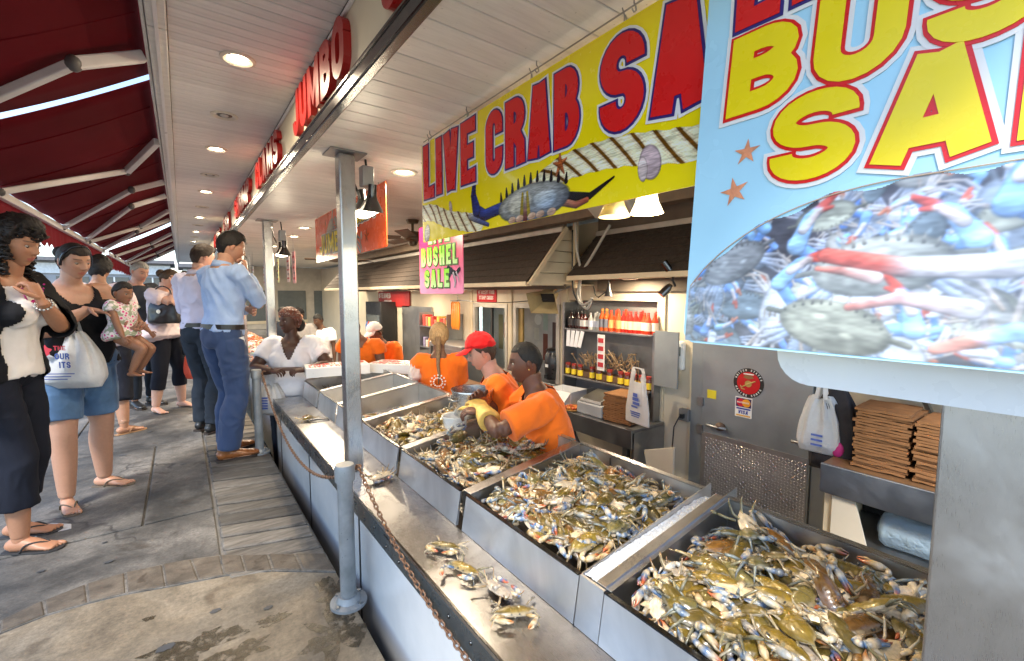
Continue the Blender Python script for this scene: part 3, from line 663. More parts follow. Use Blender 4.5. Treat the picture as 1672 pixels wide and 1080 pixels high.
GB = 'sauce bottles on the top of the wall shelf'
def bottle(x,y,z,h,r,body,labelc,capc,label,grp=GB,par=None):
    o = empty('sauce_bottle',(x,y,z),random.random()*6,label,'bottle',grp)
    m = MB(); m.lathe([(r*.92,0),(r,.01),(r,h*.62),(r*.45,h*.80),(r*.36,h*.9)],n=14); m.build('glass_body', simple('bottle_%.2f%.2f%.2f'%body,body,.12,var=.15), o, auto=50)
    m = MB(); m.lathe([(r*1.015,h*.16),(r*1.02,h*.54)],n=14); m.build('paper_label', simple('label_%.2f%.2f%.2f'%labelc,labelc,.5), o, auto=50)
    m = MB(); m.lathe([(r*.42,h*.9),(r*.42,h)],n=10); m.build('bottle_cap', simple('cap_%.2f%.2f%.2f'%capc,capc,.35), o, auto=50); return o
y = 3.04
seq = [((.03,.012,.012),(.06,.05,.05),(.03,.03,.03),.165,.026,'dark sauce bottle with black cap at the far end of the wall shelf')]*4 + [((.10,.015,.012),(.75,.74,.72),(.05,.05,.05),.15,.024,'small dark red sauce bottle with white label on the wall shelf')]*3 + [((.45,.45,.42),(.55,.58,.68),(.5,.5,.5),.15,.022,'slim pale sauce bottle with bluish label on the wall shelf')]*4 + [((.55,.10,.02),(.15,.16,.20),(.7,.25,.05),.19,.03,'plump orange sauce bottle with dark label on the wall shelf')]*2 + [((.60,.06,.015),(.75,.28,.10),(.6,.05,.02),.18,.027,'bright orange red hot sauce bottle on the wall shelf')]*3 + [((.38,.015,.01),(.7,.45,.32),(.25,.03,.02),.175,.027,'deep red hot sauce bottle with tan label on the wall shelf')]*5 + [((.55,.04,.015),(.75,.60,.48),(.5,.05,.03),.17,.027,'red sauce bottle with pale label at the near end of the wall shelf')]*3
for b in seq:
    body,lc,cc,h,r,lab = b; bottle(XW-.06+random.uniform(-.015,.015), y, 1.001, h, r, body, lc, cc, lab)
    y -= r*1.55+.0005
    if random.random() < .5: bottle(XW-.005, y+.02, 1.001, h*1.05, r, body, lc, cc, lab.replace('on the wall shelf','in the back row of the wall shelf').replace('of the wall shelf','of the wall shelf'))
for k, y in enumerate((3.03,2.95,2.87,2.72,2.64,2.52,2.40,2.33,2.26,2.19,2.12)):
    o = empty('spice_jar',(XW-.085,y,.5605),0,'small dark spice jar with yellow label and red lid on the wall shelf','jar','yellow labelled jars on the lower board of the wall shelf')
    m = MB(); m.lathe([(.024,0),(.026,.006),(.026,.085),(.022,.092)],n=14); m.build('jar_body', simple('jar_glass',(.10,.03,.015),.2), o, auto=50)
    m = MB(); m.lathe([(.0263,.012),(.0265,.062)],n=14); m.build('paper_label', simple('jar_yellow',(.80,.60,.03),.5), o, auto=50)
    m = MB(); m.lathe([(.024,.0925),(.024,.112)],n=14); m.build('jar_lid', simple('jar_red',(.30,.03,.02),.4), o, auto=50)
# bundle of wooden mallets and skewers behind the jars
mh = empty('mallet_bundle',(XW-.03,2.65,.562),0,'heap of wooden crab mallets and sticks behind the yellow jars','mallets')
M_STICK = simple('pale_wood',(.42,.28,.15),.6,var=.25)
for k in range(70):
    y0 = random.uniform(-.36,.30); a = random.uniform(-1.1,1.1); L_ = random.uniform(.09,.16); p = Vector((random.uniform(-.04,.06),y0,random.uniform(.06,.16))); d = Vector((random.uniform(-.4,.2),math.sin(a),.75*abs(math.cos(a))+.1)).normalized()
    m = MB(); m.tube([p,p+d*L_],.004,6)
    if k % 3 == 0: m.tube([p+d*L_-Vector((0,.012,0)),p+d*L_+Vector((0,.012,0))],.008,7)
    m.build('mallet', M_STICK, mh)
m = MB(); m.box(-.045,.07,-.40,.33,0,.05); m.build('tray', simple('tray_brown',(.16,.09,.05),.6), mh)
# table under the shelf
tb = empty('steel_work_table',(2.78,2.6,-.5),0,'steel work table with scale, paper bags and boxes below the sauce shelf','table'); TO = Vector((2.78,2.6,-.5))
def tp_(m, name, mat, par=tb, **kw): m.v = [tuple(Vector(p)-TO) for p in m.v]; return m.build(name, mat, par, **kw)
m = MB(); m.box(2.60,2.985,2.02,3.16,.30,.322); tp_(m,'table_top',M_STEEL_D,bevel=.003)
m = MB(); m.box(2.585,2.5995,2.02,3.16,.18,.324); tp_(m,'apron',M_STEEL_D,bevel=.003)
m = MB(); m.box(2.61,2.98,2.015,2.035,-.2,.299); tp_(m,'end_panel',M_GALV)
for y in (2.1,3.1):
    for x in (2.63,2.95): m = MB(); m.box(x-.02,x+.02,y-.02,y+.02,-.498,.299); tp_(m,'leg',M_STEEL_D)
m = MB(); m.bar((2.62,3.1,.17),(2.62,2.75,-.3),.05,.02); m.bar((2.6,2.65,.17),(2.62,2.35,-.3),.05,.02); tp_(m,'brace',M_STEEL_D)
m = MB(); m.box(2.62,2.98,2.06,3.12,-.20,-.18); tp_(m,'lower_shelf',M_GALV)
m = MB(); m.poly([(2.70,1.99,.165),(2.70,1.75,.25),(2.70,1.75,-.49),(2.70,1.86,-.49)],(1,0,0),.02); tp_(m,'gusset_panel',M_WALL)
# things on it
o = empty('counter_scale',(2.75,2.50,.3225),0,'grey counter scale on the steel work table','scale')
m = MB(); m.box(-.11,.12,-.14,.14,0,.10); m.build('scale_body', simple('scale_grey',(.36,.38,.40),.4), o, bevel=.012)
m = MB(); m.add([(-.10,-.12,.103),(.12,-.12,.103),(.12,.12,.103),(-.10,.12,.103),(-.09,-.11,.13),(.12,-.11,.18),(.12,.11,.18),(-.09,.11,.13)],[(3,2,1,0),(4,5,6,7),(0,1,5,4),(1,2,6,5),(2,3,7,6),(3,0,4,7)]); m.build('scale_platter', M_GALV, o, bevel=.004)
def paper_stack(x, y, z, n, w, d, th, label, rz=0, cat='paper bags', grp='stacks of brown paper bags'):
    o = empty('paper_bag_stack',(x,y,z),rz,label,cat,grp); mat = simple('kraft_paper',(.24,.11,.04),.8,var=.22,scale=14,bump=.3,bscale=40); zz = 0; mesh = []
    for s in range(3):
        m = MB(); nx_, ny_ = 6, 8; P = []
        for t_ in (0,1):
            for i in range(nx_+1):
                for j in range(ny_+1): P.append((-d/2+d*i/nx_,-w/2+w*j/ny_,t_*th*.8+.0012*math.sin(j*1.1+s*2)+.003*noise.noise(Vector((i*.7,j*.8,s*5+t_)))))
        f = []; N = (nx_+1)*(ny_+1); I = lambda t_,i,j: t_*N+i*(ny_+1)+j
        for i in range(nx_):
            for j in range(ny_): f += [(I(1,i,j),I(1,i+1,j),I(1,i+1,j+1),I(1,i,j+1)),(I(0,i,j),I(0,i,j+1),I(0,i+1,j+1),I(0,i+1,j))]
        for i in range(nx_): f += [(I(0,i,0),I(0,i+1,0),I(1,i+1,0),I(1,i,0)),(I(0,i,ny_),I(1,i,ny_),I(1,i+1,ny_),I(0,i+1,ny_))]
        for j in range(ny_): f += [(I(0,0,j),I(1,0,j),I(1,0,j+1),I(0,0,j+1)),(I(0,nx_,j),I(0,nx_,j+1),I(1,nx_,j+1),I(1,nx_,j))]
        m.add(P,f); me = m.mesh('paper_bag'); me.materials.append(mat); mesh.append(me)
    for k in range(n):
        c = link('paper_bag', mesh[k%3], o, None, (random.uniform(-.008,.008),random.uniform(-.009,.009),zz+.005), (0,0,random.uniform(-.03,.03))); zz += th
    return o
paper_stack(2.78,2.235,.322,16,.24,.25,.0135,'stack of brown paper bags beside the scale on the work table',.1)
o = empty('white_box',(2.80,2.93,.3225),.15,'open white cardboard box with flaps on the work table','box')
m = MB(); m.box(-.12,.12,-.14,.14,0,.006); m.box(-.12,-.116,-.14,.14,.0065,.13); m.box(.116,.12,-.14,.14,.0065,.13); m.box(-.1155,.1155,-.14,-.136,.0065,.13); m.box(-.1155,.1155,.136,.14,.0065,.13); m.build('box_body', M_WHITE, o)
m = MB(); m.add([(-.12,-.14,.1305),(-.12,.14,.1305),(-.21,.14,.06),(-.21,-.14,.06)],[(0,1,2,3)]); m.build('flap', M_WHITE, o); m = MB(); m.add([(-.12,-.1405,.1305),(.12,-.1405,.1305),(.12,-.25,.17),(-.12,-.25,.17)],[(0,1,2,3)]); m.build('flap', M_WHITE, o)
o = empty('food_tray',(2.665,2.72,.3225),0,'round plate of orange food at the edge of the work table','plate')
m = MB(); m.lathe([(.07,0),(.095,.012),(.09,.014),(.06,.006)],n=20); m.build('plate', simple('plate_brown',(.45,.25,.08),.5), o, auto=50)
for k in range(9):
    a = k*2.4; m = MB(); m.ball((.045*math.cos(a),.045*math.sin(a),.022),(.022,.018,.014),8); m.build('morsel', simple('morsel_%d'%(k%2),((.6,.22,.05),(.5,.10,.03))[k%2],.4), o, smooth=True)
# ------------------------------------------------------------------ right hand table with bags
rt_ = empty('bag_table',(2.55,.2,-.5),0,'steel topped table with stacked brown bags beside the cold room door','table'); RO = Vector((2.55,.2,-.5))
def rp(m, name, mat, par=rt_, **kw): m.v = [tuple(Vector(p)-RO) for p in m.v]; return m.build(name, mat, par, **kw)
m = MB(); m.box(2.47,2.97,-.5,.785,.475,.50); rp(m,'table_top',simple('brown_top',(.16,.085,.04),.4))
m = MB(); m.box(2.455,2.4695,-.5,.79,.36,.502); rp(m,'apron',M_STEEL_D,bevel=.003)
m = MB(); m.box(2.50,2.96,.74,.78,-.498,.359); rp(m,'end_panel',M_TRIM,bevel=.003)
m = MB(); m.poly([(2.475,.74,.35),(2.475,.65,.35),(2.475,.50,-.2),(2.475,.74,-.2)],(1,0,0),.012); rp(m,'side_gusset',M_WALL)
m = MB(); m.box(2.50,2.96,-.5,.735,.13,.145); rp(m,'middle_shelf',M_GALV)
m = MB(); m.add([(2.52,-.5,.125),(2.52,.735,.125),(2.49,.735,-.45),(2.49,-.5,-.45)],[(0,1,2,3)]); rp(m,'front_board',simple('dirty_board',(.14,.115,.085),.8,var=.4,scale=5))
m = MB(); m.box(2.93,2.96,-.5,.735,-.498,.358); rp(m,'rear_panel',M_DARK)
paper_stack(2.66,.585,.501,21,.20,.26,.0135,'taller stack of brown paper bags next to the hanging white bag'); paper_stack(2.65,.345,.501,20,.24,.26,.0135,'stack of brown paper bags against the steel cabinet')
def clear_plastic(name='clear_plastic', tint=(.55,.72,.85)):
    if name in MATS: return MATS[name]
    t = NT(name); v = t.coord('Object'); f = t.noise(v, 25, 4); t.set(Base_Color=tint, Roughness=.12, Alpha=.5); t.bump(f, .8, .02); return t.m
o = empty('plastic_roll',(2.6,.35,.1455),0,'clear blue tinted roll of plastic sheeting on the shelf below the bag stacks','roll')
m = MB(); m.lathe([(.02,-.22),(.075,-.21),(.08,-.1),(.076,.1),(.08,.2),(.07,.22),(.02,.225)],(0,0,.082),20,(0,1,0)); m.build('sheeting', clear_plastic(), o, smooth=True)
m = MB(); m.lathe([(.03,-.235),(.03,.235)],(0,0,.082),14,(0,1,0)); m.build('core_tube', simple('core_grey',(.12,.16,.2),.4), o)
# jar shelf above
js = empty('jar_shelf',(2.80,.2,.90),0,'short steel wall shelf with yellow labelled jars above the bag stacks','shelf')
m = MB(); m.box(-.10,.195,-.5,.60,-.02,-.0005); m.build('shelf_board', M_STEEL, js, bevel=.002); m = MB(); m.box(-.104,-.1005,.30,.42,-.018,-.003); m.build('price_strip', M_WHITE, js)
for y in (-.2,.3):
    m = MB(); m.bar((.19,y,-.18),(-.08,y,-.025),.02,.02); m.build('bracket', M_GALV, js)
for y in (.56,.515,.37,.32,.15):
    o = empty('spice_jar',(2.735,.2+y-.14,.90),0,'small spice jar with yellow label on the shelf above the bag stacks','jar','yellow labelled jars above the bag stacks')
    m = MB(); m.lathe([(.030,0),(.032,.006),(.032,.10),(.026,.108)],n=14); m.build('jar_body', MATS['jar_glass'], o, auto=50)
    m = MB(); m.lathe([(.0323,.012),(.0325,.06)],n=14); m.build('paper_label', MATS['jar_yellow'], o, auto=50); m = MB(); m.lathe([(.028,.1085),(.028,.13)],n=14); m.build('jar_lid', MATS['jar_red'], o, auto=50)
# ------------------------------------------------------------------ carrier bags
def bag_mat(name, col, alpha=1.0, trans=.35):
    if name in MATS: return MATS[name]
    t = NT(name); v = t.coord('Object'); f = t.noise(v, 30, 4, .6, 1.5)
    t.set(Base_Color=t.ramp(f, [(.3,tuple(c*.88 for c in col)),(.7,col)]), Roughness=.32, Alpha=alpha); t.bump(f, .5, .01)
    tr = t.n('BsdfTranslucent'); tr.inputs[0].default_value = (*col,1); mx = t.n('MixShader'); mx.inputs[0].default_value = trans
    t.l(t.b.outputs[0], mx.inputs[1]); t.l(tr.outputs[0], mx.inputs[2]); t.l(mx.outputs[0], t.t.nodes['Material Output'].inputs[0]); return t.m
M_BAG = bag_mat('white_carrier', (.80,.80,.80)); M_BAGR = bag_mat('coral_carrier', (.80,.16,.09))
def carrier_bag(name, loc, rz, w, d, h, label, mat=M_BAG, grp=None, handle=.16, seed=0, prints=(), flat=False):
    """t-shirt style carrier bag: origin at the handle top, hanging down"""
    o = empty(name, loc, rz, label, 'plastic bag', grp); nu, nv = 48, 34; v = []; f = []
    for j in range(nv+1):
        t = j/nv
        # half width and depth down the bag
        if flat: ww = w/2*(.62+.38*min(1,t*1.5)); dd = d/2*(.5+.5*t)
        else: ww = w/2*(.30+.70*math.sin(min(1,t*1.25)*math.pi/2)**.8)*(1-.12*max(0,t-.8)/.2); dd = d/2*(.22+.78*math.sin(min(1,t*1.2)*math.pi/2))*(1-.55*max(0,t-.86)/.14)
        z = -handle-(h-handle)*t
        for i in range(nu):
            a = 2*math.pi*i/nu; ca, sa = math.cos(a), math.sin(a)
            x = ww*math.copysign(abs(ca)**.8,ca); y = dd*math.copysign(abs(sa)**.9,sa)
            fold = (.010*math.sin(a*9+seed)+.008*math.sin(a*17+2*seed+t*3))*(1-t)*(.6 if flat else 1.3)
            n_ = noise.noise(Vector((x*16+seed,y*16,z*9)))*.010*(1 if not flat else .4)
            zz = z + (.05*h*abs(ca)**3*(1-t)**2)
            v.append((x*(1+n_*2)+fold*ca, y+ (n_+fold)*sa*(1 if not flat else .4), zz))
    for j in range(nv):
        for i in range(nu): f.append((j*nu+i, j*nu+(i+1)%nu, (j+1)*nu+(i+1)%nu, (j+1)*nu+i))
    f.append(tuple(nv*nu+i for i in range(nu)))
    m = MB(); m.add(v,f); m.build('bag_body', mat, o, smooth=True)
    w0 = w/2*(.62 if flat else .30)
    for s in (-1,1):
        P = []; F = []; n = 14
        for i in range(n+1):
            t = i/n; y = s*(d*.11)*(1-t)+s*.004; zz = -handle*1.02+(handle)*math.sin(t*math.pi/2)
            xo = w0*(1.0-.75*t) if not flat else w0*(1-.25*t); xi = w0*(.35*(1-t)) if not flat else w0*(.55-.1*t)
            P += [(-xo,y,zz),(-xi,y+.006*math.sin(t*9),zz+.003),(xi,y+.006*math.sin(t*8+1),zz+.003),(xo,y,zz)]
        for i in range(n): a = i*4; F += [(a,a+1,a+5,a+4),(a+2,a+3,a+7,a+6)]
        a = n*4; P += [(P[a][0],P[a][1],P[a][2]+.01),(P[a+3][0],P[a+3][1],P[a+3][2]+.01)]; F += [(a,a+1,a+4),(a+1,a+2,a+5,a+4),(a+2,a+3,a+5)]
        m = MB(); m.add(P,F); m.build('bag_handle', mat, o, smooth=True)
    return o
carrier_bag('carrier_bag',(2.60,1.985,.785),R(80),.24,.03,.40,'white carrier bag with blue print hanging by the end of the work table',grp='white carrier bags hanging on hooks',handle=.10,seed=1,flat=True)
# blue print of that bag
def stripes(parent, rects, mat, nm='blue_print'):
    for c, ax, hs in rects:
        m = MB(); m.obox(c, ax, hs); m.build(nm, mat, parent)
M_BPRINT = simple('blue_ink',(.08,.13,.42),.5)
hb = bpy.data.objects['carrier_bag']
X_, Y_, Z_ = Vector((1,0,0)), Vector((0,1,0)), Vector((0,0,1))
stripes(hb, [((0,.020,-.22),(X_,Y_,Z_),(.030,.001,.012)),((.004,.020,-.19),(X_,Y_,Z_),(.022,.001,.014)),((-.006,.020,-.25),(X_,Y_,Z_),(.034,.001,.010)),((.01,.020,-.275),(X_,Y_,Z_),(.030,.001,.006)),((0,.0205,-.315),(X_,Y_,Z_),(.05,.001,.004)),((0,.0205,-.33),(X_,Y_,Z_),(.045,.001,.004)),((0,.0205,-.345),(X_,Y_,Z_),(.04,.001,.003))], M_BPRINT)
stripes(hb, [((0,-.020,-.22),(X_,Y_,Z_),(.030,.001,.012)),((.004,-.020,-.19),(X_,Y_,Z_),(.022,.001,.014)),((-.006,-.020,-.25),(X_,Y_,Z_),(.034,.001,.010)),((.01,-.020,-.275),(X_,Y_,Z_),(.030,.001,.006)),((0,-.0205,-.315),(X_,Y_,Z_),(.05,.001,.004)),((0,-.0205,-.33),(X_,Y_,Z_),(.045,.001,.004)),((0,-.0205,-.345),(X_,Y_,Z_),(.04,.001,.003))], M_BPRINT)
b2 = carrier_bag('carrier_bag',(2.62,.855,.90),R(95),.20,.08,.40,'crumpled white carrier bag hanging between the cold room door and the bag stacks',grp='white carrier bags hanging on hooks',handle=.12,seed=4)
stripes(b2, [((s*.0,s*.052,-.30-.025*k),(X_,Y_,Z_),(.025,.001,.005)) for s in (1,-1) for k in range(3)], M_BPRINT)
o = empty('dark_jacket',(2.66,.80,.88),0,'black jacket hanging behind the white bag beside the bag stacks','jacket')
m = MB(); n = 26; v = []; f = []
for j in range(14):
    t = j/13
    for i in range(n): a = 2*math.pi*i/n; rr = (.02+.09*math.sin(min(1,t*1.6)*1.57))*(1+.16*math.sin(a*5+t*2)); v.append((rr*.5*math.cos(a),rr*math.sin(a),-.46*t+.02*math.sin(a*3)*t))
for j in range(13):
    for i in range(n): f.append((j*n+i,j*n+(i+1)%n,(j+1)*n+(i+1)%n,(j+1)*n+i))
f.append(tuple(13*n+i for i in range(n))); m.add(v,f); m.build('jacket_cloth', simple('black_cloth',(.018,.016,.02),.85), o, smooth=True)
m = MB(); m.ball((-.05,-.03,-.34),(.012,.03,.04),10); m.build('pink_patch', simple('pink_cloth',(.40,.02,.16),.7), o, smooth=True)
# ------------------------------------------------------------------ small wall fittings
o = empty('wall_thermometer',(XW-.035,1.885,.86),0,'white rounded wall thermometer beside the blue crab sign','thermometer')
m = MB(); m.box(-.02,.033,-.028,.028,-.11,.11); m.build('case', M_WHITE, o, bevel=.018); m = MB(); m.box(-.022,-.0205,-.012,.012,.0,.07); m.build('display', simple('grey_screen',(.2,.22,.22),.3), o)
o = empty('wall_socket',(XW-.02,1.84,.42),0,'grey wall socket box with a cable plugged in','socket')
m = MB(); m.box(-.03,.018,-.04,.04,-.045,.045); m.build('case', simple('socket_grey',(.16,.16,.16),.5), o, bevel=.006); m = MB(); m.box(-.055,-.031,-.015,.015,-.02,.012); m.build('plug', M_BLACK, o, bevel=.004)
m = MB(); m.tube([(-.045,.02,-.01),(-.05,.06,-.10),(-.045,.075,-.3),(-.05,.09,-.45),(-.06,.16,-.55),(-.05,.30,-.52)],.005,6); m.build('cable', M_BLACK, o, smooth=True)
o = empty('horn_speaker',(2.62,2.985,1.30),0,'cream horn loudspeaker hanging under the roof corner','speaker')
m = MB(); d = Vector((-.8,-.35,-.45)).normalized(); u = Vector((.35,-.8,0)).normalized(); w2 = d.cross(u)
v = []; f = []
for (k,a,b) in ((-.10,.05,.04),(0,.06,.05),(.05,.085,.07),(.14,.135,.10)): v += [d*k+u*a+w2*b, d*k-u*a+w2*b, d*k-u*a-w2*b, d*k+u*a-w2*b]
for j in range(3):
    for i in range(4): f.append((j*4+i,j*4+(i+1)%4,j*4+4+(i+1)%4,j*4+4+i))
f.append((0,1,2,3)); m.add(v,f); h_ = m.build('horn', simple('old_cream',(.36,.28,.15),.5,var=.2), o); s_ = h_.modifiers.new('S','SOLIDIFY'); s_.thickness = .004
m = MB(); m.obox(d*.02,(d,u,w2),(.004,.058,.048)); m.build('throat', M_DARK, o); m = MB(); m.tube([(0,0,0),(.04,-.1,.05),(.07,-.2,.08)],.01,8); m.build('bracket', M_GALV, o)
o = empty('twin_spotlight',(2.63,1.74,1.43),0,'pair of small steel spotlights clamped under the eave','lamp')
for (p,q) in (((0,0,.0),(-.05,.05,.10)),((0,.02,-.05),(-.05,.06,-.12))):
    m = MB(); a = Vector(p); b = Vector(q); m.tube([a,a.lerp(b,.3),b],[.016,.026,.028],14); m.build('spot_can', M_CHROME, o, auto=40)
m = MB(); m.tube([(.02,-.03,.03),(0,-.02,.05),(0,.01,-.02),(.02,.0,-.06)],.008,8); m.build('clamp', M_BLACK, o)
o = empty('clip_lamp',(2.70,2.36,1.40),0,'small black clip lamp hanging from the eave above the bottles','lamp')
m = MB(); m.lathe([(.012,0),(.012,-.03),(.035,-.10),(.033,-.10)],n=14); m.build('shade', M_BLACK, o, auto=50); m = MB(); m.tube([(0,0,0),(0,0,.05)],.004,6); m.tube([(0,.02,-.06),(-.02,.09,-.11),(0,.14,-.09),(.02,.18,-.02)],.005,6); m.build('cord', M_BLACK, o)
cb = empty('cable_bundle',(2.66,2.70,1.25),0,'grey conduit and loops of cable running down the roof corner','cables')
for k, pts in enumerate(([(0,.0,.70),(0,-.02,.45),(.02,-.05,.25),(.0,-.04,.05),(-.02,-.12,-.02),(-.02,-.22,.02)],[(.03,-.35,.60),(.02,-.2,.40),(0,-.08,.22),(.01,-.06,.02),(-.01,-.16,-.05),(0,-.2,.04)],[(-.01,.02,.6),(-.015,.01,.3),(-.015,.0,.1),(-.01,-.06,0)])):
    s_ = []
    P = [Vector(p) for p in pts]
    for i in range(len(P)-1):
        for t in range(5): 
            a,b,c,d2 = P[max(i-1,0)],P[i],P[i+1],P[min(i+2,len(P)-1)]; t_ = t/5
            s_.append(.5*((2*b)+(c-a)*t_+(2*a-5*b+4*c-d2)*t_*t_+(3*b-a-3*c+d2)*t_**3))
    m = MB(); m.tube(s_+[P[-1]],.012 if k < 2 else .007,8); m.build('conduit' if k < 2 else 'cable', (simple('conduit_grey',(.4,.39,.36),.5),MATS['conduit_grey'],M_BLACK)[k], cb, smooth=True)
wr = MB(); wr.tube([(2.60,2.98,1.27),(2.55,3.5,1.235),(2.58,4.0,1.225),(2.62,4.6,1.25),(2.9,5.1,1.30)],.004,6)
tag(wr.build('overhead_wire', M_BLACK, None, smooth=True),'thin black wire sagging from the horn loudspeaker along the wall','wire')
# lights under the eaves
for (x,y) in ((2.78,2.22),(2.5,4.55),(2.5,5.9),(2.5,7.2)):
    downlight(x,y,1.385 if y > 3 else 1.437,True,.05,'small glowing downlight under the eave of the stall building','lit downlights under the eaves',4.0)
# bell lamp hanging from ceiling, ceiling fans, box speaker
o = empty('bell_shade_lamp',(1.2,.95,ZC-.001),0,'brass ceiling lamp with glass bell shades below the yellow banner','lamp')
m = MB(); m.lathe([(.06,0),(.05,-.03),(.012,-.04),(.012,-.30),(.03,-.31),(.03,-.36)],n=16); m.build('stem', simple('brass',(.35,.25,.12),.35,metal=.8), o, auto=40)
for k,(ox,oy,on) in enumerate(((-.035,.052,False),(.0,-.052,True))):
    m = MB(); m.lathe([(.012,-.33),(.026,-.345),(.036,-.39),(.052,-.425),(.050,-.425),(.034,-.39)],(ox,oy,0),18); m.build('bell_shade', emit('shade_lit',(1,.8,.45),1.6) if on else simple('shade_glass',(.70,.60,.38),.2), o, smooth=True)
L = bpy.data.lights.new('bell_light','POINT'); L.energy = 4; L.color = (1,.8,.5); L.shadow_soft_size = .04; lo = bpy.data.objects.new('bell_light',L); COL.objects.link(lo); lo.parent = o; lo.location = (0,-.052,-.45)
o = empty('box_speaker',(1.75,1.52,1.80),0,'grey box speaker hanging from the ceiling beside the bell lamp','speaker')
m = MB(); m.box(-.08,.08,-.11,.11,-.07,.07); b_ = m.build('cabinet', simple('speaker_grey',(.36,.34,.31),.5), o, bevel=.01); b_.rotation_euler = (0,R(18),R(20)); m = MB(); m.tube([(0,0,.06),(0,0,.198)],.012,8); m.build('hanger', M_GALV, o)
def fan(x,y,label):
    o = empty('ceiling_fan',(x,y,ZC-.001),0,label,'fan','ceiling fans over the stall')
    m = MB(); m.lathe([(.06,0),(.05,-.03),(.012,-.035),(.012,-.10),(.07,-.11),(.085,-.14),(.08,-.18),(.04,-.20),(.035,-.23),(.01,-.24)],n=20); m.build('motor', simple('fan_bronze',(.11,.08,.05),.4,metal=.5), o, auto=40)
    for k in range(5):
        a = R(72*k+20); u = Vector((math.cos(a),math.sin(a),0)); w_ = Vector((-math.sin(a),math.cos(a),.15)).normalized()
        m = MB(); m.obox(u*.32+Vector((0,0,-.165)),(u,w_,u.cross(w_)),(.21,.055,.004)); m.build('blade', simple('fan_blade',(.12,.075,.05),.5), o, bevel=.003)
    return o
fan(1.75,3.9,'bronze ceiling fan beside the pink sale sign'); fan(2.0,7.0,'bronze ceiling fan farther along the stall ceiling')
# clamp work lamps by the columns
def flood(x,y,z,label,e=2.5):
    o = empty('clamp_flood_lamp',(x,y,z),0,label,'lamp','clamp flood lamps on the columns')
    m = MB(); m.box(-.03,.03,-.03,.03,.10,.20); m.build('junction_box', M_GALV, o, bevel=.006)
    for s in (-1,1):
        m = MB(); m.lathe([(.020,.10),(.022,.05),(.028,.03),(.062,-.030),(.060,-.031),(.024,.028)],(.0,s*.062,0),20,(0,s*.25,1)); m.build('reflector', M_CHROME, o, auto=40)
        m = MB(); m.lathe([(.056,-.026),(.03,-.036),(.001,-.04)],(.0,s*.062,0),18,(0,s*.25,1)); m.build('bulb', M_LAMP, o, smooth=True)
    L = bpy.data.lights.new('flood_light','POINT'); L.energy = e; L.color = (1,.86,.62); L.shadow_soft_size = .05; lo = bpy.data.objects.new('flood_light',L); COL.objects.link(lo); lo.parent = o; lo.location = (0,0,-.09)
    m = MB(); m.tube([(0,0,.2),(-.01,0,.3),(-.06,.02,.36)],.006,6); m.build('cord', M_BLACK, o, smooth=True); return o
flood(.79,2.31,1.765,'bright twin flood lamp on the near column under the orange sign'); flood(.80,4.75,1.72,'twin flood lamp on the second column',2)
# hook eyelets in the ceiling
for (x,y) in ((.87,1.75),(.87,1.45),(.87,1.05),(.87,.70),(1.0,2.10)):
    o = empty('ceiling_hook',(x,y,ZC),0,'small wire hook in the plank ceiling above the yellow banner' if x < .9 else 'twisted wire hook in the plank ceiling beside the near column','hook','ceiling hooks')
    m = MB(); m.tube([(0,0,.0),(0,0,-.012),(.006,0,-.018),(.008,0,-.026),(0,0,-.033),(-.007,0,-.027)],.002,6); m.build('wire', M_GALV, o)
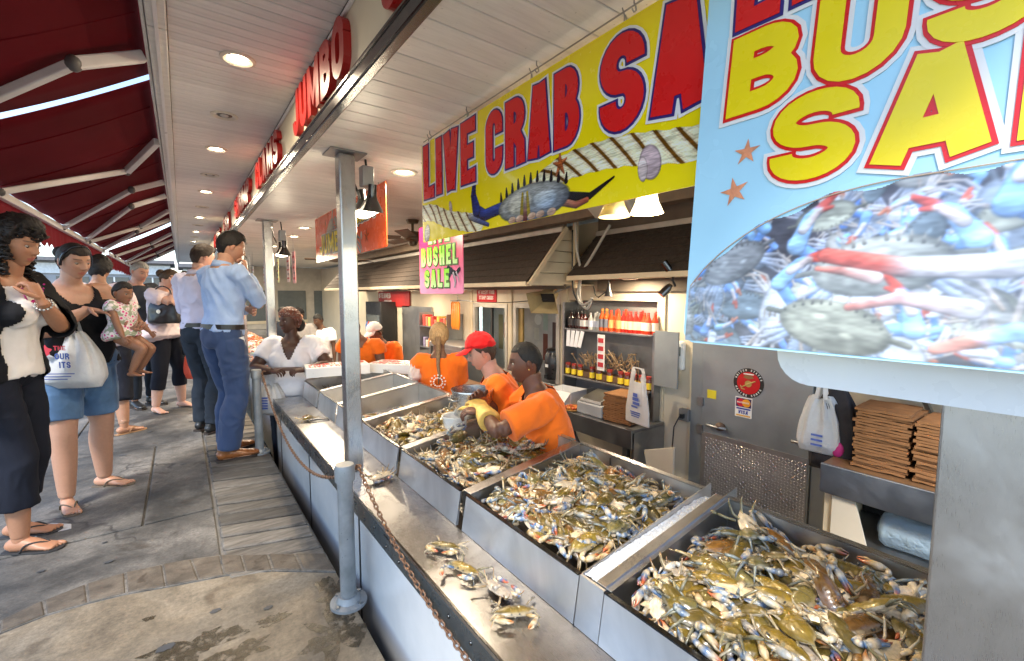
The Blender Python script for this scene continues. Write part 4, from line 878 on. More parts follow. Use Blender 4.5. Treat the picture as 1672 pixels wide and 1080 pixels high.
# ================================================================== SIGN LETTERING (stroke drawn capitals)
def arc(cx, cy, rx, ry, a0, a1, n=10): return [(cx+rx*math.cos(R(a0+(a1-a0)*i/n)), cy+ry*math.sin(R(a0+(a1-a0)*i/n))) for i in range(n+1)]
def strokes(ch, w, T):
    x0, x1, y0, y1 = T/2, w-T/2, T/2, 1-T/2; xm = w/2; r = (x1-x0)/2; ry = min(r*1.15, .24); ym = .5
    if ch == 'I': return [[(xm,0),(xm,1)]]
    if ch == 'L': return [[(x0,1),(x0,y0),(w,y0)]]
    if ch == 'E': return [[(w,y1),(x0,y1),(x0,y0),(w,y0)],[(x0,.5),(w*.86,.5)]]
    if ch == 'F': return [[(w,y1),(x0,y1),(x0,0)],[(x0,.5),(w*.86,.5)]]
    if ch == 'T': return [[(0,y1),(w,y1)],[(xm,0),(xm,1)]]
    if ch == 'H': return [[(x0,0),(x0,1)],[(x1,0),(x1,1)],[(x0,.5),(x1,.5)]]
    if ch == 'N': return [[(x0,0),(x0,1)],[(x1,0),(x1,1)],[(x0,.97),(x1,.03)]]
    if ch == 'M': return [[(x0,0),(x0,1)],[(x1,0),(x1,1)],[(x0,.95),(xm,.25),(x1,.95)]]
    if ch == 'W': return [[(x0,1),(w*.28,.04),(xm,.75),(w*.72,.04),(x1,1)]]
    if ch == 'V': return [[(x0,1),(xm-T*.12,0)],[(x1,1),(xm+T*.12,0)]]
    if ch == 'A': return [[(x0,0),(xm-T*.12,1)],[(x1,0),(xm+T*.12,1)],[(w*.24,.26),(w*.76,.26)]]
    if ch == 'K': return [[(x0,0),(x0,1)],[(x1,1),(x0+.02,.45)],[(x0+.1,.5),(x1,0)]]
    if ch == 'Y': return [[(x0,1),(xm,.5),(x1,1)],[(xm,0),(xm,.52)]]
    if ch == 'X': return [[(x0,0),(x1,1)],[(x0,1),(x1,0)]]
    if ch == 'O': return [arc(xm,1-T/2-ry,r,ry,0,180)+arc(xm,T/2+ry,r,ry,180,360)+[(x1,1-T/2-ry),(x1,1-T/2-ry-.01)][:1]]
    if ch == 'D': return [[(x0,0),(x0,1)],[(x0,y1)]+arc(x1-r*.9,1-T/2-ry,r*.9,ry,90,0)+arc(x1-r*.9,T/2+ry,r*.9,ry,0,-90)+[(x0,y0)]]
    if ch in 'CG': return [[(x1,min(.62,1-T/2-ry-.03))]+arc(xm,1-T/2-ry,r,ry,0,180)+arc(xm,T/2+ry,r,ry,180,360)+[(x1,max(.38,T/2+ry+.03))]]+([[(x1,.42),(xm+.02,.42)]] if ch == 'G' else [])
    if ch == 'U': return [[(x0,1)]+arc(xm,T/2+ry,r,ry,180,360)+[(x1,1)]]
    if ch == 'J': return [[(x1,1)]+arc(xm,T/2+ry,r,ry,0,-180)+[(x0,.36)]]
    if ch in 'BRP':
        xr = x1-(.03 if ch == 'B' else 0); q = (xr-x0)*.55; h = (y1-.53)/2
        up = [(x0,y1),(xr-q,y1)]+arc(xr-q,y1-h,q,h,90,-90)+[(x0,.53)]
        if ch == 'P': return [[(x0,0),(x0,1)], up]
        if ch == 'R': return [[(x0,0),(x0,1)], up, [(w*.48,.52),(x1,.30),(x1+.01,0)]]
        h2 = (.53-y0)/2; return [[(x0,0),(x0,1)], up, [(x0,.53),(x1-q,.53)]+arc(x1-q,.53-h2,q,h2,90,-90)+[(x0,y0)]]
    if ch == 'S':
        t2 = (1-T)/4; yu, yl = 1-T/2-t2, T/2+t2
        return [[(x1,yu-.02)]+arc(xm,yu,r,t2,0,180,12)+arc(xm,yu,r,t2,180,255,6)+arc(xm,yl,r,t2,75,0,6)+arc(xm,yl,r,t2,0,-180,12)[1:]+[(x0,yl+.02)]]
    return []
def ribbon(pl, hw, ext):
    """outline polygon strip of a centre line -> quads (left,right)"""
    P = [Vector((*p,0)) for p in pl]; Q = [P[0]]
    for p in P[1:]:
        if (p-Q[-1]).length > 1e-4: Q.append(p)
    P = Q; n = len(P)
    d0 = (P[1]-P[0]).normalized(); d1 = (P[-1]-P[-2]).normalized(); P[0] = P[0]-d0*ext; P[-1] = P[-1]+d1*ext; Lf = []; Rt = []
    for i in range(n):
        a = (P[i]-P[i-1]).normalized() if i > 0 else None; b = (P[i+1]-P[i]).normalized() if i < n-1 else None
        if a is None: nn = Vector((-b.y,b.x,0))*hw
        elif b is None: nn = Vector((-a.y,a.x,0))*hw
        else:
            na = Vector((-a.y,a.x,0)); nb = Vector((-b.y,b.x,0)); mm_ = (na+nb); mm_ = mm_.normalized() if mm_.length > 1e-3 else na
            k_ = mm_.dot(na); nn = mm_*(hw/k_ if k_ > .5 else hw*1.25)
        if (i == 0 or i == n-1) and n < 6: nn = nn*1.10
        Lf.append(P[i]+nn); Rt.append(P[i]-nn)
    return Lf, Rt
def letter_mesh(ch, w, T, o, depth, zs=8.):
    """letter in the (u,v) plane, unit cap height, thickness along +d; o = outline growth"""
    m = MB(); st = strokes(ch, w, T)
    for k, pl in enumerate(st):
        Lf, Rt = ribbon(pl, T/2+o, o); n = len(Lf); v = []; f = []
        for i, (a, b) in enumerate(zip(Lf, Rt)): e = (k*.0001+i*.000012)*zs; v += [(a.x,a.y,depth+e),(b.x,b.y,depth+e),(a.x,a.y,-e),(b.x,b.y,-e)]
        for i in range(n-1):
            a = i*4; b = a+4; f += [(a,a+1,b+1,b),(a+2,b+2,b+3,a+3),(a,b,b+2,a+2),(a+1,a+3,b+3,b+1)]
        f += [(0,2,3,1),(n*4-4,n*4-3,n*4-1,n*4-2)]; m.add(v,f)
    return m
WID = {'I':.62,'L':.88,'E':.92,'F':.9,'M':1.35,'W':1.5,'O':1.05,'J':.9}
def write(parent, text, pos, h, w, T, layers, uv=None, gap=.12, shear=0, depth=.0012, name='letter', per=None, scale_fn=None):
    """pos: start of base line in parent space; u runs to the reader's right. layers [(growth, material)] back to front."""
    U, V, D = uv or (Vector((0,-1,0)), Vector((0,0,1)), Vector((-1,0,0))); p = Vector(pos); x = 0
    for ci, ch in enumerate(text):
        if ch == ' ': x += w*h*.62; continue
        cw = w*WID.get(ch,1.0) if ch != 'I' else T*1.0
        sc = scale_fn(x) if scale_fn else (0,1.0)
        lo = None
        for li, (o, mat) in enumerate(layers):
            mb = letter_mesh(ch, cw, T, o, depth/h, 1/h)
            z0 = li*(depth+.0009)+(ci%3)*.00025
            mb.v = [tuple(U*((a+shear*b)*h)+V*(b*h*sc[1])+D*(c*h+z0)) for a,b,c in mb.v]
            nm = name if li == len(layers)-1 else name+'_outline'
            ob = mb.build(nm, mat, parent if lo is None or True else lo); ob.location = p+U*x+V*sc[0]
        x += (cw+gap)*h
    return x
M_RED = simple('sign_red',(.70,.012,.012),.3,var=.05); M_NAVY = simple('sign_navy',(.03,.02,.16),.35); M_SWHITE = simple('sign_white',(.80,.79,.76),.35,var=.03); M_YEL = simple('sign_yellow',(.88,.68,.008),.28,var=.04); M_SBLACK = simple('sign_black',(.02,.015,.02),.4)
# ---- raised red letters on the fascia
M_RLET = simple('raised_red',(.40,.018,.016),.35,var=.12,scale=12)
def raised(word, y_start, h, w, T, gap, z=2.062, label=''):
    o = empty('raised_lettering',(.497,y_start,z),0,label,'lettering','raised red words on the cream fascia')
    write(o, word, (0,0,0), h, w, T, [(0,M_RLET)], gap=gap, depth=.026); return o
raised('JUMBO',2.40,.195,.70,.24,.14,label='raised red block letters JUMBO on the cream fascia'); raised('CLAMS',3.75,.185,.80,.24,.20,label='raised red block letters CLAMS on the cream fascia')
raised('SHRIMP',5.33,.185,.95,.25,.25,label='raised red block letters SHRIMP on the cream fascia'); raised('FISH',6.75,.185,.95,.25,.3,label='raised red block letters FISH on the cream fascia'); raised('OYSTERS',8.9,.185,.95,.25,.25,label='raised red block letters OYSTERS on the cream fascia'); raised('SOFT',1.225,.195,.62,.22,.12,label='raised red block letters cut off above the chrome trim near the blue sign')
# ================================================================== PRINTED PICTURES
def srgb(c): return np.where(c <= .04045, c/12.92, ((c+.055)/1.055)**2.4)
class Paint:
    """raster painter -> vertex colours of a flat sheet (a printed picture)"""
    def __init__(s, wpx, hpx, W, H):
        s.w, s.h, s.W, s.H = wpx, hpx, W, H; s.img = np.zeros((hpx,wpx,3)); s.X, s.Y = np.meshgrid((np.arange(wpx)+.5)/wpx*W, (np.arange(hpx)+.5)/hpx*H)
    def ell(s, cx, cy, rx, ry, ang, c0, c1=None, soft=.06, shade=True, lum=(-.4,.7)):
        c, n = math.cos(ang), math.sin(ang); R_ = max(rx,ry)*1.15
        x0, x1 = int(max(0,(cx-R_)/s.W*s.w)), int(min(s.w,(cx+R_)/s.W*s.w+1)); y0, y1 = int(max(0,(cy-R_)/s.H*s.h)), int(min(s.h,(cy+R_)/s.H*s.h+1))
        if x1 <= x0 or y1 <= y0: return
        X, Y = s.X[y0:y1,x0:x1]-cx, s.Y[y0:y1,x0:x1]-cy; u = (X*c+Y*n)/rx; v = (-X*n+Y*c)/ry; d = np.sqrt(u*u+v*v)
        a = np.clip((1-d)/soft,0,1)[...,None]; k = np.clip(.5+.5*(lum[0]*u+lum[1]*v),0,1)[...,None]
        c1 = c0 if c1 is None else c1; colr = np.array(c0)*(1-k)+np.array(c1)*k
        rim = np.clip((d-.80)/.2,0,1)[...,None]*.45; colr = colr*(1-rim)
        s.img[y0:y1,x0:x1] = s.img[y0:y1,x0:x1]*(1-a)+colr*a
    def line(s, pts, r0, r1, c0, c1=None, tip=None):
        pts = [np.array(p,float) for p in pts]; N = len(pts)-1; c1 = c0 if c1 is None else c1; R_ = max(r0,r1)*1.2
        xs = [p[0] for p in pts]; ys = [p[1] for p in pts]; x0, x1 = int(max(0,(min(xs)-R_)/s.W*s.w)), int(min(s.w,(max(xs)+R_)/s.W*s.w+1)); y0, y1 = int(max(0,(min(ys)-R_)/s.H*s.h)), int(min(s.h,(max(ys)+R_)/s.H*s.h+1))
        if x1 <= x0 or y1 <= y0: return
        X, Y = s.X[y0:y1,x0:x1], s.Y[y0:y1,x0:x1]; best = np.full(X.shape,9.); tt = np.zeros(X.shape); sd = np.zeros(X.shape)
        for i in range(N):
            a, d = pts[i], pts[i+1]-pts[i]; L2 = d@d+1e-12; t = np.clip(((X-a[0])*d[0]+(Y-a[1])*d[1])/L2,0,1); dx, dy = X-a[0]-t*d[0], Y-a[1]-t*d[1]; T_ = (i+t)/N; rr = r0+(r1-r0)*T_
            dd = np.sqrt(dx*dx+dy*dy)/rr; m = dd < best; best = np.where(m,dd,best); tt = np.where(m,T_,tt); sd = np.where(m,dy/rr,sd)
        al = np.clip((1-best)/.12,0,1)[...,None]; tk = tt[...,None]; colr = np.array(c0)*(1-tk)+np.array(c1)*tk
        if tip is not None: k = np.clip((tk-.62)/.14,0,1); colr = colr*(1-k)+np.array(tip)*k
        colr = colr*np.clip(.82+.42*sd[...,None],.3,1.35)*(1-.45*np.clip((best-.72)/.28,0,1)[...,None])
        s.img[y0:y1,x0:x1] = s.img[y0:y1,x0:x1]*(1-al)+np.clip(colr,0,1)*al
    def crab(s, cx, cy, r, ang, top=(.42,.42,.30), claw=(.35,.52,.78), tip=(.80,.22,.14), belly=False, rnd=None):
        rnd = rnd or rng; c, n = math.cos(ang), math.sin(ang); P = lambda u,v: (cx+(u*c-v*n)*r, cy+(u*n+v*c)*r)
        lc = (.55,.60,.66) if not belly else (.85,.80,.74)
        for sgn in (-1,1):
            for k in range(3):
                b = .35+.3*k; s.line([P(sgn*.7,-.15-.1*k),P(sgn*(1.25),-.15-b*.8),P(sgn*(1.45-.1*k),-.55-b)], .075*r,.03*r,lc,(.72,.62,.50))
            q = rnd.uniform(-.25,.25)
            s.line([P(sgn*.75,.18),P(sgn*(1.25),.45+q)],.12*r,.14*r,claw,claw)
            s.line([P(sgn*1.25,.45+q),P(sgn*(1.0),.95+q),P(sgn*.55,1.3+q)],.19*r,.06*r,(min(1,claw[0]*1.5),min(1,claw[1]*1.35),min(1,claw[2]*1.15)),claw,tip)
            s.line([P(sgn*1.12,.75+q),P(sgn*.85,1.05+q),P(sgn*.62,1.08+q)],.10*r,.04*r,(.88,.82,.76),(.85,.65,.55),tip)
        b0 = (.80,.77,.72) if belly else top
        s.line([P(-1.28,.02),P(0,.10),P(1.28,.02)],.06*r,.06*r,tuple(np.array(b0)*.8))
        s.ell(cx,cy,r*1.05,r*.55,ang,tuple(np.array(b0)*.55),tuple(np.minimum(1,np.array(b0)*1.35)),.07)
        if not belly:
            for k in range(-6,7):
                if k: s.line([P(k/6.2*.98,.40*(1-abs(k/6.5)**2)+.05),P(k/6.0,.56*(1-abs(k/6.6)**2)+.10)],.032*r,.008*r,tuple(np.array(b0)*.7),(.80,.74,.62))
        if belly:
            for k in range(4): s.line([P(-.12+.02*k,-.35+.17*k),P(.12-.02*k,-.35+.17*k)],.035*r,.035*r,(.62,.55,.45))
        else:
            s.ell(*P(-.25,.14),r*.22,r*.10,ang,tuple(np.minimum(1,np.array(b0)*1.5)),None,.8); s.ell(*P(.3,-.1),r*.16,r*.08,ang,tuple(np.minimum(1,np.array(b0)*1.4)),None,.8)
    def sheet(s, name, parent, at, nseg=None, mat=None, mask=None):
        """build as a flat grid; picture u -> -Y, v -> Z"""
        h, w = s.h, s.w; a = np.array(at); ys = a[1]-(np.arange(w)/(w-1))*s.W; zs = a[2]+(np.arange(h)/(h-1))*s.H
        v = np.zeros((h,w,3)); v[...,0] = a[0]; v[...,1] = ys[None,:]; v[...,2] = zs[:,None]
        idx = np.arange(h*w).reshape(h,w); q = np.stack([idx[:-1,:-1],idx[1:,:-1],idx[1:,1:],idx[:-1,1:]],-1).reshape(-1,4)
        if mask is not None:
            mk = mask.reshape(-1); q = q[mk[q].all(1)]
        me = bpy.data.meshes.new(name); me.vertices.add(h*w); me.vertices.foreach_set('co', v.reshape(-1)); me.loops.add(len(q)*4); me.loops.foreach_set('vertex_index', q.reshape(-1)); me.polygons.add(len(q)); me.polygons.foreach_set('loop_start', np.arange(0,len(q)*4,4)); me.update(calc_edges=True)
        col = np.ones((h*w,4),np.float32); col[:,:3] = srgb(np.clip(s.img,0,1)).reshape(-1,3)*.86
        at_ = me.color_attributes.new('Col','FLOAT_COLOR','POINT'); at_.data.foreach_set('color', col.ravel())
        return link(name, me, parent, mat or vcol('printed_vinyl',.22,0,.02,30,coat=.3))
def spline2(P, k):
    P = [np.array(p,float) for p in P]; out = []
    for i in range(len(P)-1):
        a,b,c,d = P[max(i-1,0)],P[i],P[i+1],P[min(i+2,len(P)-1)]
        for t in range(k): t_ = t/k; out.append(.5*(2*b+(c-a)*t_+(2*a-5*b+4*c-d)*t_*t_+(3*b-a-3*c+d)*t_**3))
    return out+[P[-1]]
def smooth_noise(h, w, cells, r=rng):
    g = r.random((cells+2,cells+2)); yy, xx = np.meshgrid(np.linspace(0,cells,h), np.linspace(0,cells,w), indexing='ij'); i, j = np.minimum(yy.astype(int),cells-1+1), np.minimum(xx.astype(int),cells); fy, fx = yy-i, xx-j; fy, fx = fy*fy*(3-2*fy), fx*fx*(3-2*fx)
    return (g[i,j]*(1-fx)+g[i,j+1]*fx)*(1-fy)+(g[i+1,j]*(1-fx)+g[i+1,j+1]*fx)*fy
def star_pts(n=5, r0=1., r1=.34, rot=.3): return [((r0 if i % 2 == 0 else r1)*math.cos(rot+math.pi*i/n), (r0 if i % 2 == 0 else r1)*math.sin(rot+math.pi*i/n)) for i in range(2*n)]
# ---- blue BUSHEL SALE sign
XS = .80
bs = empty('hanging_sign',(XS,.505,1.225),0,'sky blue hanging sign with yellow BUSHEL SALE letters and a crab basket picture','sign')
def rounded(y0,y1,z0,z1,r,n=6): return [(y0+r-r*math.cos(R(90*i/n)),z0+r-r*math.sin(R(90*i/n))) for i in range(n+1)]+[(y1-r+r*math.sin(R(90*i/n)),z0+r-r*math.cos(R(90*i/n))) for i in range(n+1)]+[(y1-r+r*math.cos(R(90*i/n)),z1-r+r*math.sin(R(90*i/n))) for i in range(n+1)]+[(y0+r-r*math.sin(R(90*i/n)),z1-r+r*math.cos(R(90*i/n))) for i in range(n+1)]
m = MB(); m.poly([(0,y,z) for y,z in rounded(-.92,0,0,.745,.025)], (1,0,0), .006); m.build('sign_board', simple('sign_sky',(.42,.72,.88),.25,var=.04,scale=3), bs)
W_, H_ = .92, .30; P_ = Paint(680,250,W_,H_)
P_.img[:] = np.array((.10,.09,.10)); P_.img += smooth_noise(250,680,30)[...,None]*.12
crabs = [(rng.uniform(-.02,.95), rng.uniform(-.01,.28), rng.uniform(.03,.052), rng.uniform(0,6.28)) for _ in range(150)]
for k, (x,y,r_,a) in enumerate(crabs):
    t_ = [(.50,.49,.40),(.42,.45,.47),(.55,.53,.47),(.34,.38,.38)][k%4]; P_.crab(x,y,r_,a,t_,[(.40,.60,.82),(.30,.45,.70),(.62,.68,.74)][k%3],[(.85,.30,.20),(.80,.42,.28)][k%2],belly=k%5==0)
P_.crab(.30,.135,.082,.12,(.52,.51,.44),(.42,.60,.82),(.84,.26,.20)); P_.crab(.09,.15,.058,.5,(.50,.49,.45),(.38,.58,.82)); P_.crab(.25,.045,.075,-.25,(.48,.46,.36),(.40,.58,.80)); P_.crab(.56,.17,.10,.2,(.46,.47,.42)); P_.crab(.75,.09,.10,-.2,(.50,.48,.42))
P_.line([(.52,.145),(.42,.13),(.33,.132),(.235,.155)],.020,.012,(.90,.88,.86),(.90,.80,.70),(.86,.30,.22)); P_.line([(.30,.118),(.26,.13),(.225,.135)],.010,.004,(.9,.75,.65),(.86,.35,.25))
P_.line([(.40,.075),(.33,.09),(.27,.075)],.014,.006,(.88,.82,.76),(.85,.45,.35)); P_.line([(.55,.03),(.44,.05),(.37,.022)],.016,.008,(.55,.72,.86),(.60,.74,.86),(.86,.5,.38))
mot = sum(a_*(smooth_noise(250,680,c_)-.5) for a_,c_ in ((.22,14),(.30,40),(.26,90)))
P_.img = np.clip((P_.img*(1+mot[...,None]*1.1)+mot[...,None]*.10)*1.05+.20,0,1); P_.img = .55*P_.img+.45*(np.roll(P_.img,1,0)+np.roll(P_.img,-1,0)+np.roll(P_.img,1,1)+np.roll(P_.img,-1,1))/4
for _ in range(3): P_.img = .5*P_.img+.5*(np.roll(P_.img,1,0)+np.roll(P_.img,-1,0)+np.roll(P_.img,1,1)+np.roll(P_.img,-1,1))/4
P_.img = np.clip(P_.img*np.array((.90,.95,1.06)),0,1)
uu, vv = P_.X, P_.Y; edge = .255*np.clip(1-((np.clip(.33-uu,0,.33))/.36)**2.1,0,1)**.55+.006*np.sin(uu*60)
mask = (vv < edge) & (uu > .006) & (uu < .914) & (vv > .003)
P_.sheet('crab_basket_print', bs, (-.0012,.0,.0), mask=mask)
bs.rotation_euler = (0,R(4.6),0)
# pale rim along the picture
m = MB(); pts = [(-.0022,-u,.255*max(0,1-(max(0,.33-u)/.36)**2.1)**.55+.002) for u in np.linspace(.008,.60,50)]; m.tube(pts,.0011,5); m.build('basket_rim', simple('rim_tan',(.50,.36,.26),.4), bs)
LY = [(.16,M_SWHITE),(.085,M_RED),(.045,M_SBLACK),(0,M_YEL)]
def serifs(parent, p, h, w, T): pass
for word, y0, z0, h, w, T, gp in (('BUSHEL',.448,1.644,.142,.80,.255,.16),('SALE',.366,1.504,.140,.86,.245,.16)):
    write(bs, word, (-.0015,y0-.505,z0-1.225), h, w, T, [(.085,M_SWHITE),(.036,M_RED),(.0,M_YEL)], gap=gp, depth=.0006, shear=.03)
write(bs, 'LIVE', (-.0015,.445-.505,1.80-1.225), .12, .72, .26, [(.10,M_SWHITE),(.045,M_NAVY),(0,M_RED)], gap=.17, depth=.0006)
M_STAR = simple('print_star',(.72,.27,.13),.4,var=.25,scale=60)
for (y,z,r_,a) in ((.407,1.574,.024,.35),(.424,1.507,.027,.1)):
    m = MB(); sp = star_pts(5,r_,r_*.36,a); c = [(-.0014,y-.505,z-1.225)]
    P = [(-.0014,y-.505+px,z-1.225+pz) for px,pz in sp]; m.add([(-.0022,y-.505,z-1.225)]+P,[(0,1+i,1+(i+1)%10) for i in range(10)]); m.build('starfish_print', M_STAR, bs)
for y in (-.06,-.56):
    m = MB(); m.tube([(.003,y,.742),(.003,y,.772)],.002,6); m.build('hanger', M_GALV, bs)
# white plate behind it
wp = empty('white_sign_plate',(.90,.37,1.10),0,'blank white rounded plate hanging behind the blue crab sign','sign')
m = MB(); m.poly([(0,y,z) for y,z in rounded(-.70,.0,.055,.90,.055)], (1,0,0), .006); m.build('plate', simple('plate_white2',(.74,.76,.80),.3,var=.03), wp)
for y in (-.1,-.55): m = MB(); m.tube([(.003,y,.89),(.003,y,.9005)],.003,6); m.build('hanger', M_GALV, wp)
# ---- yellow LIVE CRAB SALE banner
XY_ = .87; yb_ = empty('hanging_banner',(XY_,1.83,1.545),0,'yellow hanging banner reading LIVE CRAB SALE with rope, crab and shells','sign')
m = MB(); m.poly([(0,y,z) for y,z in rounded(-1.62,0,0,.415,.006)], (1,0,0), .005); m.build('banner_board', simple('banner_yellow',(.90,.72,.004),.22,var=.03,coat=.3), yb_)
LL = [(.055,M_SWHITE),(.026,M_NAVY),(0,M_RED)]
def word(t, u0, u1, z, h, T, shear=0):
    n = len(t); W0 = 1.0; tot = sum((WID.get(c,1.0) if c != 'I' else 0) for c in t); ni = t.count('I'); g_ = .10
    w = ((u1-u0)/h-g_*(n-1)-ni*T)/max(tot,.1); write(yb_, t, (-.0018,-u0,z), h, w, T, LL, gap=g_, depth=.0005, shear=shear)
word('LIVE',.026,.445,.180,.222,.20); word('CRAB',.515,.962,.178,.205,.195); word('SALE',1.035,1.60,.165,.222,.225)
Wb, Hb = 1.62, .215; B_ = Paint(1200,160,Wb,Hb); B_.img[:] = np.array((.93,.84,.05)); mk = np.zeros((160,1200),bool)
def rope(pts, r_):
    pts = [np.array(q[:2],float) for q in spline2(pts,6)]; L0 = 0; best = np.full(B_.X.shape,9.); al = np.zeros(B_.X.shape); sg = np.zeros(B_.X.shape)
    for i in range(len(pts)-1):
        a, d = pts[i], pts[i+1]-pts[i]; ln = np.linalg.norm(d); t = np.clip(((B_.X-a[0])*d[0]+(B_.Y-a[1])*d[1])/ln**2,0,1); dx, dy = B_.X-a[0]-t*d[0], B_.Y-a[1]-t*d[1]; dd = np.hypot(dx,dy)/r_
        m = dd < best; best = np.where(m,dd,best); al = np.where(m,L0+t*ln,al); sg = np.where(m,(d[0]*dy-d[1]*dx)/ln/r_,sg); L0 += ln
    ph = al/.062*2*np.pi+sg*4.2; w_ = np.sin(ph); fib = .10*np.sin(ph*6+sg*9)+.08*rng.standard_normal(w_.shape)
    shade = np.clip(.74+.38*np.sqrt(np.clip((w_+1)/2,0,1))+fib*.6,.1,1.1); col = np.stack([.99*shade,.92*shade,.76*shade],-1); dk = np.clip((-.72-w_)/.15,0,1)[...,None]; col = col*(1-dk)+np.array((.42,.27,.07))*dk
    edge = 1-.05*w_; m = best < edge; B_.img[m] = np.clip(col[m],0,1); mk[m] = True
rope([(.76,.075),(.86,.115),(.98,.125),(1.12,.115),(1.30,.085),(1.62,.06)],.036); rope([(.0,.125),(.10,.115),(.22,.075),(.36,.045),(.46,.030)],.034)
im0 = B_.img.copy(); B_.img = B_.img
before = B_.img.copy()
# crab with one raised blue claw
B_.line([(.60,.06),(.50,.05),(.445,.075)],.020,.022,(.20,.30,.62),(.15,.25,.60)); B_.line([(.445,.075),(.425,.13),(.437,.21)],.028,.008,(.12,.24,.62),(.10,.14,.35))
B_.line([(.40,.06),(.43,.045),(.52,.015)],.013,.008,(.75,.72,.70),(.2,.3,.6))
B_.line([(.90,.045),(1.0,.03),(1.08,.062)],.016,.003,(.12,.14,.16),(.05,.06,.08)); B_.line([(.90,.03),(.95,.015),(.99,.022)],.012,.008,(.80,.55,.45),(.75,.35,.25))
B_.ell(.755,.052,.175,.058,.0,(.30,.34,.42),(.80,.80,.74),.06); B_.ell(.70,.058,.07,.040,.05,(.62,.62,.56),(.92,.91,.85),.3); B_.ell(.82,.055,.06,.034,-.1,(.55,.66,.80),(.88,.88,.84),.4)
for k in range(11): t = k/10; B_.line([(.60+.31*t,.085+.030*math.sin(math.pi*t)),(.60+.31*t+.004*(t-.5),.108+.032*math.sin(math.pi*t))],.008,.003,(.10,.10,.12),(.12,.10,.10))
B_.line([(.71,.02),(.715,.085)],.010,.006,(.72,.62,.12)); B_.line([(.745,.02),(.738,.085)],.010,.006,(.72,.62,.12)); B_.line([(.728,.0),(.728,.07)],.012,.005,(.40,.10,.06),(.85,.80,.72))
for x in (.66,.70,.76,.80,.85): B_.ell(x,.012,.022,.012,.1,(.60,.42,.32),(.92,.82,.72),.2)
for (x,y,rx,ry,a,c) in ((1.185,.073,.030,.042,.3,(.86,.76,.78)),(1.165,.062,.014,.030,.1,(.93,.85,.84)),(.045,.035,.025,.040,-.2,(.78,.72,.70)),(.255,.115,.012,.026,.3,(.82,.74,.72))): B_.ell(x,y,rx,ry,a,tuple(np.array(c)*.8),c,.08)
for i in range(5): a = .35+i*2*math.pi/5; B_.line([(.885,.135),(.885+.028*math.cos(a),.135+.034*math.sin(a))],.010,.003,(.80,.40,.18),(.85,.50,.30))
mb_ = sum(a_*(smooth_noise(160,1200,c_)-.5) for a_,c_ in ((.25,40),(.30,90),(.25,150))); chg = np.abs(B_.img-np.array((.93,.84,.05))).sum(-1) > .12; B_.img = np.where(chg[...,None], np.clip(B_.img*(1+mb_[...,None]),0,1), B_.img)
mk |= (np.abs(B_.img-np.array((.93,.84,.05))).sum(-1) > .12)
m2 = mk.copy(); m2[1:] |= mk[:-1]; m2[:,1:] |= mk[:,:-1]; m2[:-1] |= mk[1:]; m2[:,:-1] |= mk[:,1:]
B_.sheet('rope_and_crab_print', yb_, (-.0008,0,.0), mask=m2)
for y in (-.06,-.38,-.75,-1.1,-1.45):
    m = MB(); m.tube([(.002,y,.405),(.004,y,.43),(.0,y+.004,.448)],.0016,6); m.tube([(.002,y-.008,.405),(.004,y-.003,.43)],.0016,6); m.build('hanger', M_GALV, yb_)
m = MB(); m.tube([(0,-.02,.425),(0,-1.6,.442)],.0022,6); m.build('hanger_cable', M_GALV, yb_)
# ---- pink BUSHEL SALE sign
pk = empty('hanging_sign',(1.10,2.365,1.32),0,'pink hanging sign with green BUSHEL SALE letters below the yellow banner','sign')
def grad_mat(name, c0, c1, z0, z1):
    t = NT(name); c = t.n('TexCoord'); s_ = t.n('SeparateXYZ'); t.l(c.outputs['Object'], s_.inputs[0]); mr = t.n('MapRange'); mr.inputs[1].default_value = z0; mr.inputs[2].default_value = z1; t.l(s_.outputs[2], mr.inputs[0])
    t.set(Base_Color=t.ramp(mr.outputs[0], [(0,c0),(1,c1)]), Roughness=.3); return t.m
m = MB(); m.poly([(0,y,z) for y,z in rounded(-.485,0,0,.37,.012)], (1,0,0), .005); m.build('sign_board', grad_mat('print_pink',(.70,.24,.42),(.58,.025,.12),.02,.26), pk)
M_GRN = grad_mat('print_green',(.38,.58,.30),(.20,.52,.04),0,.07); GL = [(.07,simple('green_shadow',(.05,.12,.03),.4)),(0,M_GRN)]
write(pk,'BUSHEL',(-.0012,-.035,.150),.098,.52,.20,GL,gap=.22,depth=.0006); write(pk,'SALE',(-.0012,-.07,.035),.092,.62,.22,GL,gap=.24,depth=.0006); write(pk,'LIVE',(-.0012,-.12,.268),.09,.62,.22,GL,gap=.24,depth=.0006)
Pk = Paint(90,80,.14,.13); Pk.img[:] = 1; Pk.line([(.02,.10),(.06,.08),(.10,.07),(.13,.09)],.016,.012,(.12,.14,.18),(.1,.1,.14)); Pk.line([(.07,.07),(.09,.03),(.08,.0)],.010,.007,(.7,.68,.74),(.85,.8,.85)); Pk.line([(.05,.09),(.03,.06)],.014,.01,(.15,.17,.22)); Pk.line([(.10,.075),(.12,.05),(.125,.03)],.006,.004,(.8,.75,.8))
Pk.sheet('claw_print', pk, (-.003,-.325,.03), mask=Pk.img.sum(-1) < 2.8)
for y in (-.05,-.43): m = MB(); m.tube([(.002,y,.365),(.002,y,.679)],.0015,6); m.build('hanger', M_GALV, pk)
